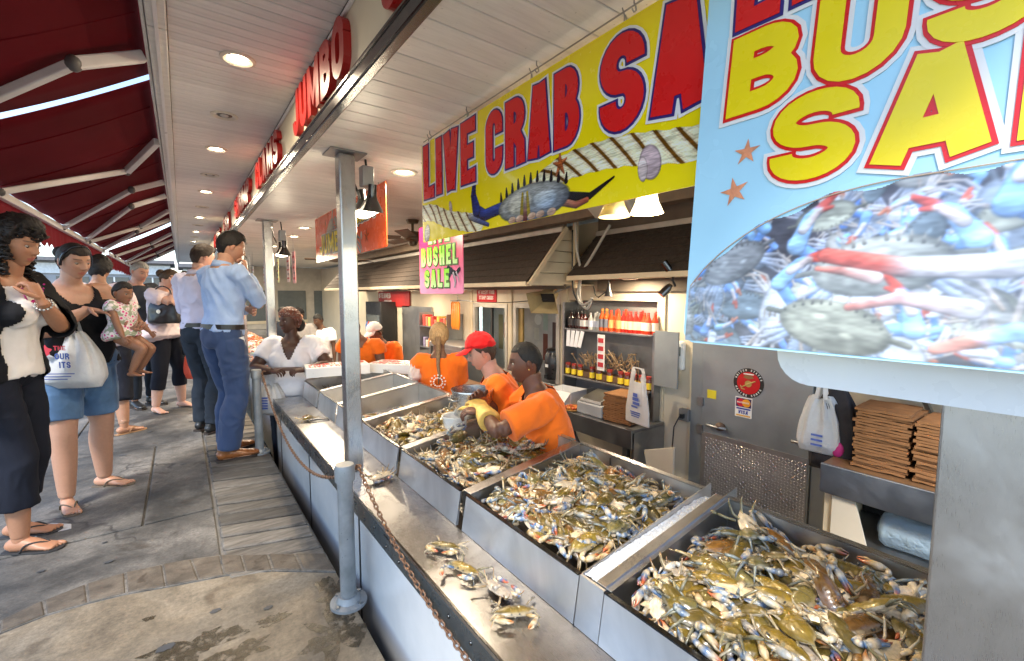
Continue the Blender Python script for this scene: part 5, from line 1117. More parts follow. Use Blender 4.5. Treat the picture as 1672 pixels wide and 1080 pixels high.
# ---- orange CRABS sign behind the near column
og = empty('hanging_sign',(1.0,4.32,1.60),0,'orange red hanging sign with yellow lettering and a crab behind the near column','sign')
m = MB(); m.poly([(0,y,z) for y,z in rounded(-1.72,0,0,.385,.015)], (1,0,0), .005); m.build('sign_board', simple('print_orange',(.70,.10,.025),.25,var=.1,scale=3), og)
Po = Paint(420,140,1.22,.385); Po.img[:] = 1; Po.crab(.62,.16,.20,.1,(.16,.22,.42),(.14,.24,.60),(.75,.25,.18)); Po.crab(.14,.24,.12,.5,(.75,.70,.62),(.85,.80,.74)); Po.line([(.30,.30),(.38,.24),(.42,.13)],.03,.02,(.45,.38,.38),(.25,.22,.25))
for i in range(5): a = .3+i*1.2566; Po.line([(1.02,.10),(1.02+.045*math.cos(a),.10+.05*math.sin(a))],.013,.004,(.80,.36,.12))
Po.ell(.915,.115,.02,.03,0,(.8,.7,.66),(.9,.85,.8))
Po.sheet('crab_print', og, (-.0015,-.35,0), mask=Po.img.sum(-1) < 2.85)
YL = [(.10,M_SWHITE),(.06,M_SBLACK),(0,M_YEL)]
write(og,'CRABS',(-.0025,-1.02,.205),.125,.72,.24,YL,gap=.2,depth=.0006); write(og,'JUMBO',(-.0025,-.16,.055),.155,.75,.20,YL,gap=.2,depth=.0006)
for y in (-.1,-1.6): m = MB(); m.tube([(.002,y,.38),(.002,y,.3995)],.002,6); m.build('hanger', M_GALV, og)
# ---- red notice on the wall
nw = empty('wall_notice',(XW-.004,4.765,1.22),0,'red wall notice with white lettering about food stamp cards','sign')
m = MB(); m.box(-.008,.0,-.43,0,0,.165); m.build('notice_board', simple('notice_red2',(.42,.012,.02),.35), nw)
WL = [(0,M_SWHITE)]
write(nw,'WE ACCEPT FOOD',(-.0095,-.03,.095),.045,.46,.15,WL,gap=.16,depth=.001); write(nw,'STAMP CARDS',(-.0095,-.06,.03),.045,.48,.15,WL,gap=.18,depth=.001)
# ---- stickers on the cold room door
st_ = empty('round_emblem_sticker',(XW-.0362,1.385,.735),0,'round red and black emblem sticker with gold centre on the cold room door','sticker')
XD = Vector((-1,0,0))
def disc(par, name, r_, x, mat, c=(0,0), n=40): m = MB(); m.lathe([(r_,0),(r_,.0006)],(x,c[0],c[1]),n,(-1,0,0)); return m.build(name, mat, par)
disc(st_,'outer_ring',.098,0,simple('emb_black',(.02,.02,.02),.4)); disc(st_,'red_field',.074,-.0009,simple('emb_red',(.50,.012,.015),.35)); disc(st_,'gold_globe',.022,-.0018,simple('emb_gold',(.45,.30,.08),.4),(0,-.005))
m = MB(); m.tube([(-.0022,.045,-.035),(-.0022,.01,-.012),(-.0022,-.045,.018)],.004,6); m.tube([(-.0022,.05,-.02),(-.0022,.04,-.042),(-.0022,.02,-.045)],.004,6); m.build('gold_anchor', MATS['emb_gold'], st_)
m = MB(); m.add([(-.0024,.035,.035),(-.0024,0,.024),(-.0024,-.035,.035),(-.0024,-.02,.052),(-.0024,.02,.052)],[(0,1,2,3,4)]); m.build('gold_eagle', simple('emb_bronze',(.25,.13,.05),.4), st_); m = MB(); m.box(-.0026,-.0022,-.033,.033,.055,.063); m.build('white_scroll', M_SWHITE, st_)
ring = 'UNITED STATES'; ring2 = 'MARINE CORPS'
for txt, a0, da, flip in ((ring,160,-11.6,1),(ring2,203,12.0,-1)):
    for k, ch in enumerate(txt):
        if ch == ' ': continue
        a = R(a0+da*k); rr = .0795 if flip == 1 else .0915; u = Vector((0,-math.sin(a)*flip*-1,0)); 
        rad = Vector((0,-math.cos(a),math.sin(a))); up_ = rad*flip; rt2 = Vector((0,-math.sin(a),-math.cos(a)))*flip
        mb = letter_mesh(ch,.62*WID.get(ch,1),.2,0,.06); mb.v = [tuple(rt2*((x-.3)*.013)+up_*(y*.013)+XD*(z*.013)) for x,y,z in mb.v]; ob = mb.build('letter', M_SWHITE, st_); ob.location = rad*rr+XD*.0008
cs = empty('card_sticker',(XW-.0362,1.41,.50),0,'small sticker with MasterCard and VISA logos below the round emblem','sticker')
m = MB(); m.box(-.0006,0,-.055,.055,0,.135); m.build('sticker_base', M_SWHITE, cs); m = MB(); m.box(-.0012,-.0008,-.050,.050,.068,.128); m.build('dark_field', simple('mc_dark',(.03,.02,.10),.4), cs)
disc(cs,'red_circle',.027,-.0014,simple('mc_red',(.55,.02,.04),.4),(.018,.098)); disc(cs,'orange_circle',.027,-.0021,simple('mc_orange',(.80,.34,.02),.4),(-.018,.098))
write(cs,'MASTERCARD',(-.0029,.042,.094),.010,.55,.18,WL,gap=.22,depth=.0004); m = MB(); m.box(-.0012,-.0008,-.046,.046,.052,.062); m.build('blue_bar', simple('visa_blue',(.02,.04,.32),.4), cs); m = MB(); m.box(-.0012,-.0008,-.046,.046,.006,.016); m.build('gold_bar', simple('visa_gold',(.72,.38,.05),.4), cs)
write(cs,'VISA',(-.0010,.034,.022),.025,.62,.2,[(0,MATS['visa_blue'])],gap=.16,depth=.0005,shear=.15)
# ================================================================== CRABS
def crab_mat():
    t = NT('crab_shell'); v = t.coord('Object'); a = t.n('VertexColor', layer_name='Col'); oi = t.n('ObjectInfo')
    k = t.ramp(t.noise(v, 90, 5), [(.25,.65),(.75,1.35)]); c = t.mix(1.0, a.outputs[0], k, 'MULTIPLY')
    c = t.mix(1.0, c, t.ramp(oi.outputs['Random'], [(0,(.42,.40,.40)),(.35,(.66,.63,.56)),(.7,(.82,.72,.54)),(1,(1.0,.95,.88))]), 'MULTIPLY')
    t.set(Base_Color=c, Roughness=t.ramp(t.noise(v,30,3), [(.3,.16),(.7,.42)]), Coat_Weight=.5, Coat_Roughness=.1); t.bump(t.noise(v, 140, 4), .35, .003); return t.m
M_CRAB = crab_mat()
def crab_body(top, bot, w=.068, d=.031, hgt=.017):
    """carapace with toothed edge, lateral spines and pale underside; +Y is the front"""
    nu, nv = 28, 14; v = []; c = []; f = []
    def prof(u):   # front and rear edge for lateral u in [-1,1]
        a = abs(u); fr = d*.78*(1-.34*a*a-.55*a**6)+(.0016 if int((a*16))%2 == 0 else 0); re = -d*(1-.10*a*a)*(max(0,1-a**2.6))**.62
        fr = fr*(1-a**9); return fr, min(re, fr-.0005)
    for s in (1,-1):
        for i in range(nu+1):
            u = -1+2*i/nu; fr, re = prof(u); x = w*u*(1.0+ (.10 if abs(u) > .98 else 0))
            for j in range(nv+1):
                t = j/nv; y = re+(fr-re)*t; e = math.sin(math.pi*min(1,max(0,t)))**.55*max(0,1-abs(u)**3.2)**.7
                z = s*hgt*(.95 if s > 0 else .75)*e
                if s > 0: z += .0022*math.exp(-((abs(u)-.28)/.14)**2-((t-.5)/.22)**2)*e - .0018*math.exp(-((abs(u)-.14)/.05)**2)*e
                else: z -= .0016*math.sin(t*22)*e*(1 if abs(u) > .15 else .3)
                v.append((x,y,z))
                if s > 0:
                    n_ = noise.noise(Vector((u*3,t*3,top[0]*40))); k = 1+.45*n_-.25*abs(u); cc = [max(0,q*k) for q in top]
                    if t > .92 or abs(u) > .93: cc = [.6*a_+.4*b_ for a_,b_ in zip(cc,(.45,.40,.30))]
                else: k = 1+.18*noise.noise(Vector((u*5,t*5,9))); cc = [q*k for q in bot]
                c.append(tuple(cc))
    N = (nu+1)*(nv+1)
    for s in (0,1):
        for i in range(nu):
            for j in range(nv):
                a = s*N+i*(nv+1)+j; q = (a,a+nv+1,a+nv+2,a+1); f.append(q if s == 0 else q[::-1])
    m = MB(); m.add(v,f,c)
    for s in (-1,1):
        m.tube([(s*.012,d*.72,.004),(s*.014,d*.95,.008)],[.0022,.0026],6,(.05,.05,.04))
    m.tube([(0,-d*.9,-hgt*.62),(0,-d*.1,-hgt*.83),(0,d*.35,-hgt*.7)],[.012,.007,.003],8,tuple(q*.92 for q in bot))
    return m
def crab_claw(side, pose, base, mid, tip):
    """arm + pincer; pose 0 folded, 1 reaching forward, 2 spread"""
    s = side; m = MB(); a = Vector((s*.036,.020,-.002))
    if pose == 0: b, c_, e = Vector((s*.070,.028,.0)), Vector((s*.066,.044,.0)), Vector((s*.008,.052,-.004))
    elif pose == 1: b, c_, e = Vector((s*.068,.040,.002)), Vector((s*.066,.056,.002)), Vector((s*.034,.096,-.004))
    else: b, c_, e = Vector((s*.088,.030,.006)), Vector((s*.100,.046,.010)), Vector((s*.118,.108,.002))
    m.tube([a,a.lerp(b,.5),b],[.0038,.0058,.0052],8,None,True,[base,base,mid]); m.tube([b,b.lerp(c_,.5),c_],[.005,.0066,.0056],8,None,True,[mid,base,mid])
    p1 = c_.lerp(e,.25); p2 = c_.lerp(e,.5); d = (e-c_).normalized(); n = Vector((0,0,1)).cross(d)*s
    m.tube([c_,p1,p2,c_.lerp(e,.78)+n*.004,e+n*.002],[.005,.0094,.0088,.0042,.0010],9,None,True,[mid,base,mid,tip,tip])
    m.tube([p2-n*.004,c_.lerp(e,.72)-n*.009,e-n*.003],[.0045,.0036,.001],8,None,True,[mid,mid,tip]); return m
def crab_leg(side, k, cols, curl):
    s = side; y0 = .008-.013*k; ang = R([38,8,-22,-52][k]); m = MB(); a = Vector((s*.040,y0,-.003)); d = Vector((s*math.cos(ang),math.sin(ang),0))
    if k < 3:
        b = a+d*.025+Vector((0,0,.010-.012*curl)); c_ = b+d*.022+Vector((0,0,-.010-.016*curl)); e = c_+d*(.010-.008*curl)+Vector((0,0,-.012))
        m.tube([a,b,c_,e],[.0034,.0036,.0026,.0008],6,None,True,[cols[0],cols[1],cols[0],cols[2]])
    else:
        b = a+d*.026+Vector((0,0,.006)); c_ = b+d*.020; e = c_+d*.022; m.tube([a,b,c_],[.004,.0042,.0036],6,None,True,[cols[0],cols[1],cols[0]])
        u = Vector((-d.y,d.x,0)); m.add([c_-u*.004,c_+u*.004,c_.lerp(e,.5)+u*.008+Vector((0,0,.001)),e,c_.lerp(e,.5)-u*.008+Vector((0,0,.001)),c_.lerp(e,.5)+Vector((0,0,-.002))],[(0,1,2,3,4),(1,0,5),(2,1,5),(3,2,5),(4,3,5),(0,4,5)],cols[1])
    return m
OL, BR, GR, DK = (.250,.180,.030), (.225,.110,.024), (.215,.190,.070), (.155,.115,.028)
PALE = (.72,.63,.49); BLU = (.10,.19,.38); LBL = (.42,.46,.48); WHT = (.68,.59,.45); RDT = (.50,.11,.03); ORG = (.58,.24,.06); NVY = (.06,.10,.24); TAN = (.46,.33,.15)
VARS = []
for i, (top,base,mid,tip,lc) in enumerate(((OL,LBL,WHT,BLU,((.20,.17,.08),(.30,.27,.17),TAN)),(BR,WHT,BLU,RDT,((.26,.18,.09),(.40,.33,.22),(.40,.18,.08))),(GR,BLU,LBL,NVY,((.16,.19,.19),(.30,.36,.40),(.22,.26,.34))),(DK,TAN,WHT,ORG,((.35,.28,.14),(.50,.42,.28),(.45,.25,.1))),(OL,WHT,TAN,RDT,((.40,.34,.24),(.55,.49,.38),TAN)),(OL,BLU,WHT,RDT,((.18,.16,.08),(.30,.30,.22),(.2,.26,.34))))):
    parts = [('carapace', crab_body(top, PALE))]; pl, pr = [(0,0),(0,0),(0,0),(1,0),(0,0),(0,1)][i]
    parts += [('claw', crab_claw(-1,pl,base,mid,tip)), ('claw', crab_claw(1,pr,base,mid,tip))]
    for s in (-1,1):
        for k in range(4): parts.append(('leg', crab_leg(s,k,lc,random.uniform(.0,.9))))
    one = MB()
    for n_, p in parts: one.add(p.v, p.f, p.c)
    ms = []
    for n_, p in parts: me = p.mesh(n_, True); me.materials.append(M_CRAB); ms.append((n_, me))
    bod = MB(); bod.add(parts[0][1].v,parts[0][1].f,parts[0][1].c); bod.add(parts[2][1].v,parts[2][1].f,parts[2][1].c)
    om = one.mesh('crab', True); om.materials.append(M_CRAB); VARS.append((ms, om, one, bod))
def place_crab(var, loc, rot, label, group, full=True, sc=1.0):
    ms, om, one, bod = VARS[var]
    if full:
        o = empty('blue_crab', loc, 0, label, 'crab', group); o.rotation_euler = rot; o.scale = (sc,)*3
        for n_, me in ms: link(n_, me, o)
    else:
        o = link('blue_crab', om, None, None, loc, rot); o.scale = (sc,)*3; tag(o, label, 'crab', group)
    return o
WHERE = ['beside the steel cabinet in the widest bin','between the ice trough and the middle bin','in the bin under the yellow glove','in the bin beside the aluminium pot','in the low layer behind the near column','','under the lettered box']
LOOK = ['olive crab with blue white claws','brown crab with red tipped claws','grey green crab with deep blue claws','dark crab with orange tipped claws','olive crab with pale legs','olive crab with outstretched blue claw']
def heap(bi, n, z0, z1, dome, full, spacing, under=0, xr=(XF+.07, XB-.065), flip=.24, yr=None, amp=1.0):
    ya, yb = BINS[bi][0]+.085, BINS[bi][1]-.075
    if yr: ya, yb = yr
    def hz(x,y):
        u = (x-XF)/(XB-XF); w_ = (y-ya)/(yb-ya); return z0+(z1-z0)*u+dome*math.sin(math.pi*min(1,max(0,u)))*math.sin(math.pi*min(1,max(0,w_)))+.010*noise.noise(Vector((x*9,y*9,bi)))
    pts = []; tries = 0
    while len(pts) < n and tries < 30000:
        tries += 1; x = random.uniform(*xr); y = random.uniform(ya,yb)
        if all((x-a)**2+(y-b)**2 > spacing**2 for a,b in pts): pts.append((x,y))
    for (x,y) in pts:
        var = random.randrange(6); fl = random.random() < flip; tilt = R(38)*amp
        zc = hz(x,y)+random.uniform(-.006,.014); sc = random.uniform(.84,1.14); vv = np.array(VARS[var][2].v)[::3]*sc
        for _ in range(14):
            rot = Matrix.Rotation(random.uniform(0,6.28),3,'Z') @ Matrix.Rotation(random.gauss(0,.24)*amp+(math.pi if fl else 0),3,'X') @ Matrix.Rotation(random.gauss(0,.24)*amp,3,'Y')
            w3 = vv @ np.array(rot).T; lo, hi = w3.min(0), w3.max(0)
            if x+lo[0] > XF+.006 and x+hi[0] < XB-.004 and y+lo[1] > BINS[bi][0]+.008 and y+hi[1] < BINS[bi][1]-.008: break
        x += max(0, XF+.004-x-lo[0])-max(0, x+hi[0]-XB+.004); y += max(0, BINS[bi][0]+.008-y-lo[1])-max(0, y+hi[1]-BINS[bi][1]+.008)
        lab = ('belly up crab with white underside ' if fl else LOOK[var]+' ')+WHERE[bi]
        place_crab(var,(x,y,zc),rot.to_euler(),lab,'crabs '+WHERE[bi],full,sc)
    if under:
        V_ = []; F_ = []; C_ = []; nb = 0
        for k in range(under):
            x = random.uniform(xr[0]-.005,xr[1]+.01); y = random.uniform(ya-.01,yb+.01); one = VARS[random.randrange(6)][3]
            rot = Matrix.Rotation(random.uniform(0,6.28),3,'Z') @ Matrix.Rotation(random.gauss(0,.2)+(math.pi if random.random() < .2 else 0),3,'X') @ Matrix.Rotation(random.gauss(0,.2),3,'Y')
            w3 = np.array(one.v) @ np.array(rot).T; lo, hi = w3.min(0), w3.max(0); x = min(max(x,XF+.03-lo[0]),XB-.006-hi[0]); y = min(max(y,BINS[bi][0]+.008-lo[1]),BINS[bi][1]-.008-hi[1])
            a = w3 + np.array((x,y,hz(x,y)-.022+random.uniform(-.006,.006))); V_.append(a); F_ += [tuple(i+nb for i in q) for q in one.f]; C_ += one.c; nb += len(a)
        m = MB(); m.v = [tuple(p) for p in np.concatenate(V_)]; m.f = F_; m.c = C_; m.m = [0]*len(F_)
        o = m.build('crab_layer', M_CRAB, None, smooth=True); tag(o, 'packed lower layer of crabs '+WHERE[bi], 'crabs', None, 'stuff')
heap(0, 118, .545, .588, .045, True, .050, 150, flip=.20)
heap(1, 82, .545, .582, .038, True, .046, 110, flip=.16)
heap(2, 46, .515, .560, .022, False, .055, 70, flip=.28)
heap(3, 40, .515, .565, .025, False, .058, 70, flip=.38)
heap(4, 7, .47, .48, .01, False, .06, 26)
heap(6, 5, .47, .49, .01, False, .06, 20)
# loose crabs on the ledge
for (x,y,var,rz,fl,lab) in ((.70,1.335,4,2.2,0,'pale crab lying on the steel ledge, first of the loose ones past the post'),(.690,1.185,5,1.9,0,'crab with a red tipped blue claw lying on the steel ledge'),(.722,1.035,1,1.7,1,'belly up crab with a red tipped claw on the steel ledge'),(.702,.932,3,2.6,0,'orange tipped crab at the near end of the loose ones on the steel ledge'),(.735,2.06,1,.3,1,'orange legged crab on the ledge beside the pipe post'),(.68,3.36,3,.8,0,'lone brown crab on the ledge near the rail bar')):
    rot = Matrix.Rotation(rz,3,'Z') @ Matrix.Rotation(math.pi*fl+.15,3,'X'); place_crab(var,(x,y,.438),rot.to_euler(),lab,'loose crabs on the ledge',True,.82)
# crab dangling from the glove
rot = Matrix.Rotation(R(20),3,'Z') @ Matrix.Rotation(R(70),3,'X'); place_crab(2,(1.08,1.90,.61),rot.to_euler(),'blue green crab dangling by its leg from the yellow glove','crabs in the worker\'s hand',True,1.0)
# ================================================================== PEOPLE
def remesh(mb, voxel, smooth_it=6, name='body'):
    me = bpy.data.meshes.new('tmp'); me.from_pydata([tuple(p) for p in mb.v], [], mb.f); me.update()
    bm = bmesh.new(); bm.from_mesh(me); bmesh.ops.recalc_face_normals(bm, faces=bm.faces); bm.to_mesh(me); bm.free()
    o = bpy.data.objects.new('tmp', me); COL.objects.link(o)
    r = o.modifiers.new('R','REMESH'); r.mode = 'VOXEL'; r.voxel_size = voxel
    s = o.modifiers.new('S','SMOOTH'); s.factor = .5; s.iterations = smooth_it
    dg = bpy.context.evaluated_depsgraph_get(); ev = o.evaluated_get(dg); out = bpy.data.meshes.new_from_object(ev); 
    bpy.data.objects.remove(o); bpy.data.meshes.remove(me)
    n = len(out.vertices); v = np.zeros(n*3,np.float32); out.vertices.foreach_get('co', v); v = v.reshape(-1,3); f = [tuple(p.vertices) for p in out.polygons]
    nr = np.zeros(n*3,np.float32); out.vertices.foreach_get('normal', nr); bpy.data.meshes.remove(out)
    return v, f, nr.reshape(-1,3)
def spline(P, k=4):
    P = [np.array(p,float) for p in P]; out = []
    for i in range(len(P)-1):
        a,b,c,d = P[max(i-1,0)],P[i],P[i+1],P[min(i+2,len(P)-1)]
        for t in range(k):
            t_ = t/k; out.append(.5*(2*b+(c-a)*t_+(2*a-5*b+4*c-d)*t_*t_+(3*b-a-3*c+d)*t_**3))
    out.append(P[-1]); return out
def loft(mb, pts, rad, side=(1,0,0), n=18, k=4, grow=0.0, col=None):
    """tapered limb: centre points, (half width, half depth) per point, side axis = width direction"""
    q = spline([tuple(p)+tuple(r) for p, r in zip(pts, rad)], k); side = Vector(side); v = []; f = []
    P = [Vector(x[:3]) for x in q]; Rr = [(max(.002,x[3]+grow), max(.002,x[4]+grow)) for x in q]
    for i, p in enumerate(P):
        t = (P[min(i+1,len(P)-1)]-P[max(i-1,0)]).normalized(); u = side-t*side.dot(t)
        u = u.normalized() if u.length > 1e-3 else t.orthogonal().normalized(); w = t.cross(u)
        for j in range(n): a = 2*math.pi*j/n; v.append(p+u*(math.cos(a)*Rr[i][0])+w*(math.sin(a)*Rr[i][1]))
    m = len(P)
    for i in range(m-1):
        for j in range(n): f.append((i*n+j, i*n+(j+1)%n, (i+1)*n+(j+1)%n, (i+1)*n+j))
    f += [tuple(range(n-1,-1,-1)), tuple((m-1)*n+j for j in range(n))]; mb.add(v,f,col); return mb
def ik(a, b, l1, l2, hint):
    a, b, hint = Vector(a), Vector(b), Vector(hint); d = b-a; L = min(d.length, (l1+l2)*.999); d = d.normalized(); b = a+d*L
    c = (l1*l1-l2*l2+L*L)/(2*L); h = math.sqrt(max(0,l1*l1-c*c)); p = hint-d*hint.dot(d); p = p.normalized() if p.length > 1e-4 else d.orthogonal(); return a+d*c+p*h, b
NAZ, NEL = 84, 64
def head_grid(fem=False, fat=0.0):
    """head surface in head space (origin mid head, +Y face, +Z up, metres for an adult)"""
    t = np.linspace(0,2*np.pi,NAZ,endpoint=False); az = t-.45*np.sin(t)*1.0        # denser towards the face (az=0 front)
    s = np.linspace(0,1,NEL); el = (s-.5)*np.pi*.999; AZ, EL = np.meshgrid(az,el)
    x = .073*np.sin(AZ)*np.cos(EL); y = .093*np.cos(AZ)*np.cos(EL); z = .115*np.sin(EL)
    lo = np.clip(-z/.115,0,1); x = x*(1-.30*lo**1.6+fat*.10*lo); y = np.where(y < 0, y*(1-.50*lo**1.2), y*(1+.02*lo)); y = y+.010*lo**2
    x = x*(1+.02*np.clip(z/.115,0,1)); fr = np.clip(np.cos(AZ),0,1)
    y = np.where(y > 0, .090*(np.clip(y/.093,0,None))**.86, y)
    g = lambda c,w,q: np.exp(-((q-c)/w)**2); ax = np.abs(x)
    front = (fr > .15)
    d = np.zeros_like(x)
    d += .0035*g(.030,.012,z)*g(.026,.026,ax)                                 # brow
    d -= .0085*g(.006,.013,z)*g(.031,.015,ax)                                 # sockets
    d += .0040*g(-.022,.020,z)*g(.043,.018,ax)                                # cheekbones
    nb = np.clip((.030-z)/.060,0,1); nose = np.where((z < .034)&(z > -.036), nb**1.25, 0)*np.where(z < -.028, np.clip((z+.040)/.012,0,1), 1)
    d += .024*nose*g(0,.0085+.005*nb,ax) + .007*g(-.028,.008,z)*g(.013,.006,ax)
    d += (.0062*g(-.0555,.0050,z)+.0068*g(-.0665,.0052,z))*g(0,.021,ax) - .0038*g(-.061,.0020,z)*g(0,.021,ax)
    d -= .003*g(-.078,.006,z)*g(0,.018,ax); d += .0075*g(-.097,.013,z)*g(0,.021,ax)
    y = y+np.where(front, d*np.clip(fr*1.6,0,1), 0)
    return np.stack([x,y,z],-1), AZ, EL
def head_colors(P, skin, lip, brow, fem):
    x, y, z = P[...,0], P[...,1], P[...,2]; ax = np.abs(x); fr = (y > .035); g = lambda c,w,q: np.exp(-((q-c)/w)**2)
    c = np.ones(P.shape)*np.array(skin)
    def lay(c, m, colr): return c*(1-m[...,None])+np.array(colr)*m[...,None]
    c = lay(c, np.clip(.30*g(-.025,.022,z)*g(.045,.018,ax)*fr,0,1), np.array(skin)*np.array((1.12,.80,.76)))
    c = lay(c, np.clip(np.where((z < -.0495)&(z > -.0725)&(ax < .0245*(1-((z+.061)/.0125)**2)+.001)&fr, .85, 0),0,1), lip)
    c = lay(c, np.where((z < -.0600)&(z > -.0622)&(ax < .023)&fr, .7, 0), np.array(lip)*.35)
    c = lay(c, np.clip(.92*g(.0285+.004*np.sin(ax*60),.0030,z)*np.where((ax > .012)&(ax < .050),1,0)*fr,0,1), brow)
    c = lay(c, np.clip(.75*g(.0105,.0022,z)*np.where((ax > .018)&(ax < .045),1,0)*fr,0,1), np.array(skin)*.18)
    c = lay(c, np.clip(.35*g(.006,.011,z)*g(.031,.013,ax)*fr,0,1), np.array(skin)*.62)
    return c
def grid_faces(nr, nc, off=0):
    f = []
    for i in range(nr-1):
        for j in range(nc): f.append((off+i*nc+j, off+i*nc+(j+1)%nc, off+(i+1)*nc+(j+1)%nc, off+(i+1)*nc+j))
    return f
SKIN_M = None
def skin_mat(): return vcol('skin', .46, 0, .06, 60, bump=.08, bscale=300, sss=.12, spec=.4)
def cloth(name, col, rough=.8, weave=260, var=.10, sheen=None):
    sheen = (0. if max(col) < .06 else .15) if sheen is None else sheen
    if name in MATS: return MATS[name]
    t = NT(name); v = t.coord('Object'); f = t.noise(v, 6, 4); w = t.noise(v, weave, 2)
    a = tuple(c*(1-var) for c in col); b = tuple(min(1,c*(1+var)) for c in col)
    t.set(Base_Color=t.ramp(f,[(.3,a),(.7,b)]), Roughness=rough, Sheen_Weight=sheen, Specular_IOR_Level=.2); t.bump(t.mix(.35,f,w), .22, .006); return t.m
HAIRM = {}
def hair_mat(col, rough=.6):
    k = 'hair_%.3f_%.3f_%.3f' % col
    if k in MATS: return MATS[k]
    t = NT(k); v = t.coord('Object',(70,70,9)); f = t.noise(v, 3, 4, .7); t.set(Base_Color=t.ramp(f,[(.3,tuple(c*.5 for c in col)),(.7,tuple(min(1,c*1.6) for c in col))]), Roughness=rough, Specular_IOR_Level=.4); t.bump(f, .7, .006); return t.m
def add_hand(mb, wrist, d, palm, s, curl=.35, spread=.12, thumb=1, col=None, point=None, scale=1.0, curls=None):
    """palm and five fingers: d = hand direction, palm = palm normal; thumb side = +1/-1 along u"""
    d = Vector(d).normalized(); palm = Vector(palm); palm = (palm-d*palm.dot(d)).normalized(); u = d.cross(palm)*thumb; S = s*scale; W = Vector(wrist)
    loft(mb,[W-d*.03*S,W+d*.005*S,W+d*.045*S,W+d*.085*S,W+d*.095*S],[(.024*S,.019*S),(.027*S,.018*S),(.040*S,.017*S),(.041*S,.014*S),(.036*S,.010*S)],u,14,3,0,col)
    for i,(o,L,r) in enumerate(((.030,.070,.0088),(.010,.080,.0092),(-.011,.074,.0088),(-.030,.058,.0078))):
        p = W+d*.082*S+u*(o*S); dd = (d+u*(o/.03*spread)).normalized(); pts = [p-dd*.012*S,p]; ca = 0; c = (curls[i] if curls else curl)
        for seg,k in ((.45,.8),(.31,1.1),(.24,.8)):
            ca += c*k; q = dd*math.cos(ca)+palm*math.sin(ca); pts.append(pts[-1]+q*(L*seg*S))
        loft(mb,pts,[(r*S,r*S),(r*S,r*S),(r*.95*S,r*.95*S),(r*.85*S,r*.85*S),(r*.55*S,r*.5*S)],u,10,3,0,col)
    p = W+d*.028*S+u*.030*S; q1 = (d*.62+u*.72+palm*.30).normalized(); q2 = (d*.85+u*.25+palm*.45).normalized()
    loft(mb,[p-q1*.02*S,p+q1*.018*S,p+q1*.045*S,p+q1*.045*S+q2*.030*S,p+q1*.045*S+q2*.048*S],[(.014*S,.013*S),(.013*S,.012*S),(.010*S,.010*S),(.0085*S,.008*S),(.005*S,.004*S)],u,10,3,0,col)
def add_foot(mb, ankle, yaw, s, col, bare=True, zf=0.0):
    """bare foot: heel, instep, toes; ankle above the ground"""
    A = Vector(ankle); f = Vector((-math.sin(yaw),math.cos(yaw),0)); u = Vector((math.cos(yaw),math.sin(yaw),0)); g = Vector((A.x,A.y,zf))
    H = lambda fw_,z: g+f*(fw_*s)+Vector((0,0,z*s))
    loft(mb,[H(-.062,.028),H(-.045,.036),H(-.005,.042),H(.05,.036),H(.10,.024),H(.145,.017),H(.165,.013)],[(.020*s,.020*s),(.031*s,.034*s),(.034*s,.042*s),(.037*s,.034*s),(.043*s,.022*s),(.044*s,.014*s),(.036*s,.009*s)],u,16,3,0,col)
    loft(mb,[A+Vector((0,0,.05*s)),A,g+Vector((0,0,.035*s))],[(.033*s,.036*s),(.033*s,.038*s),(.030*s,.034*s)],u,14,3,0,col)
    for i in range(5):
        o = -.034+.017*i; L = (.036,.032,.030,.026,.020); 
        rr = (.012,.0085,.008,.0078,.0075)
        sg = 1 if col is None else 1
        loft(mb,[H(.145-.004*abs(i-1),.013)+u*(o*s),H(.172-.006*i,.013)+u*(o*s),H(.152+L[i]-.006*i,.008)+u*(o*s*1.05)],[(rr[i]*s,rr[i]*s)]*2+[(rr[i]*.6*s,rr[i]*.55*s)],u,10,3,0,col)
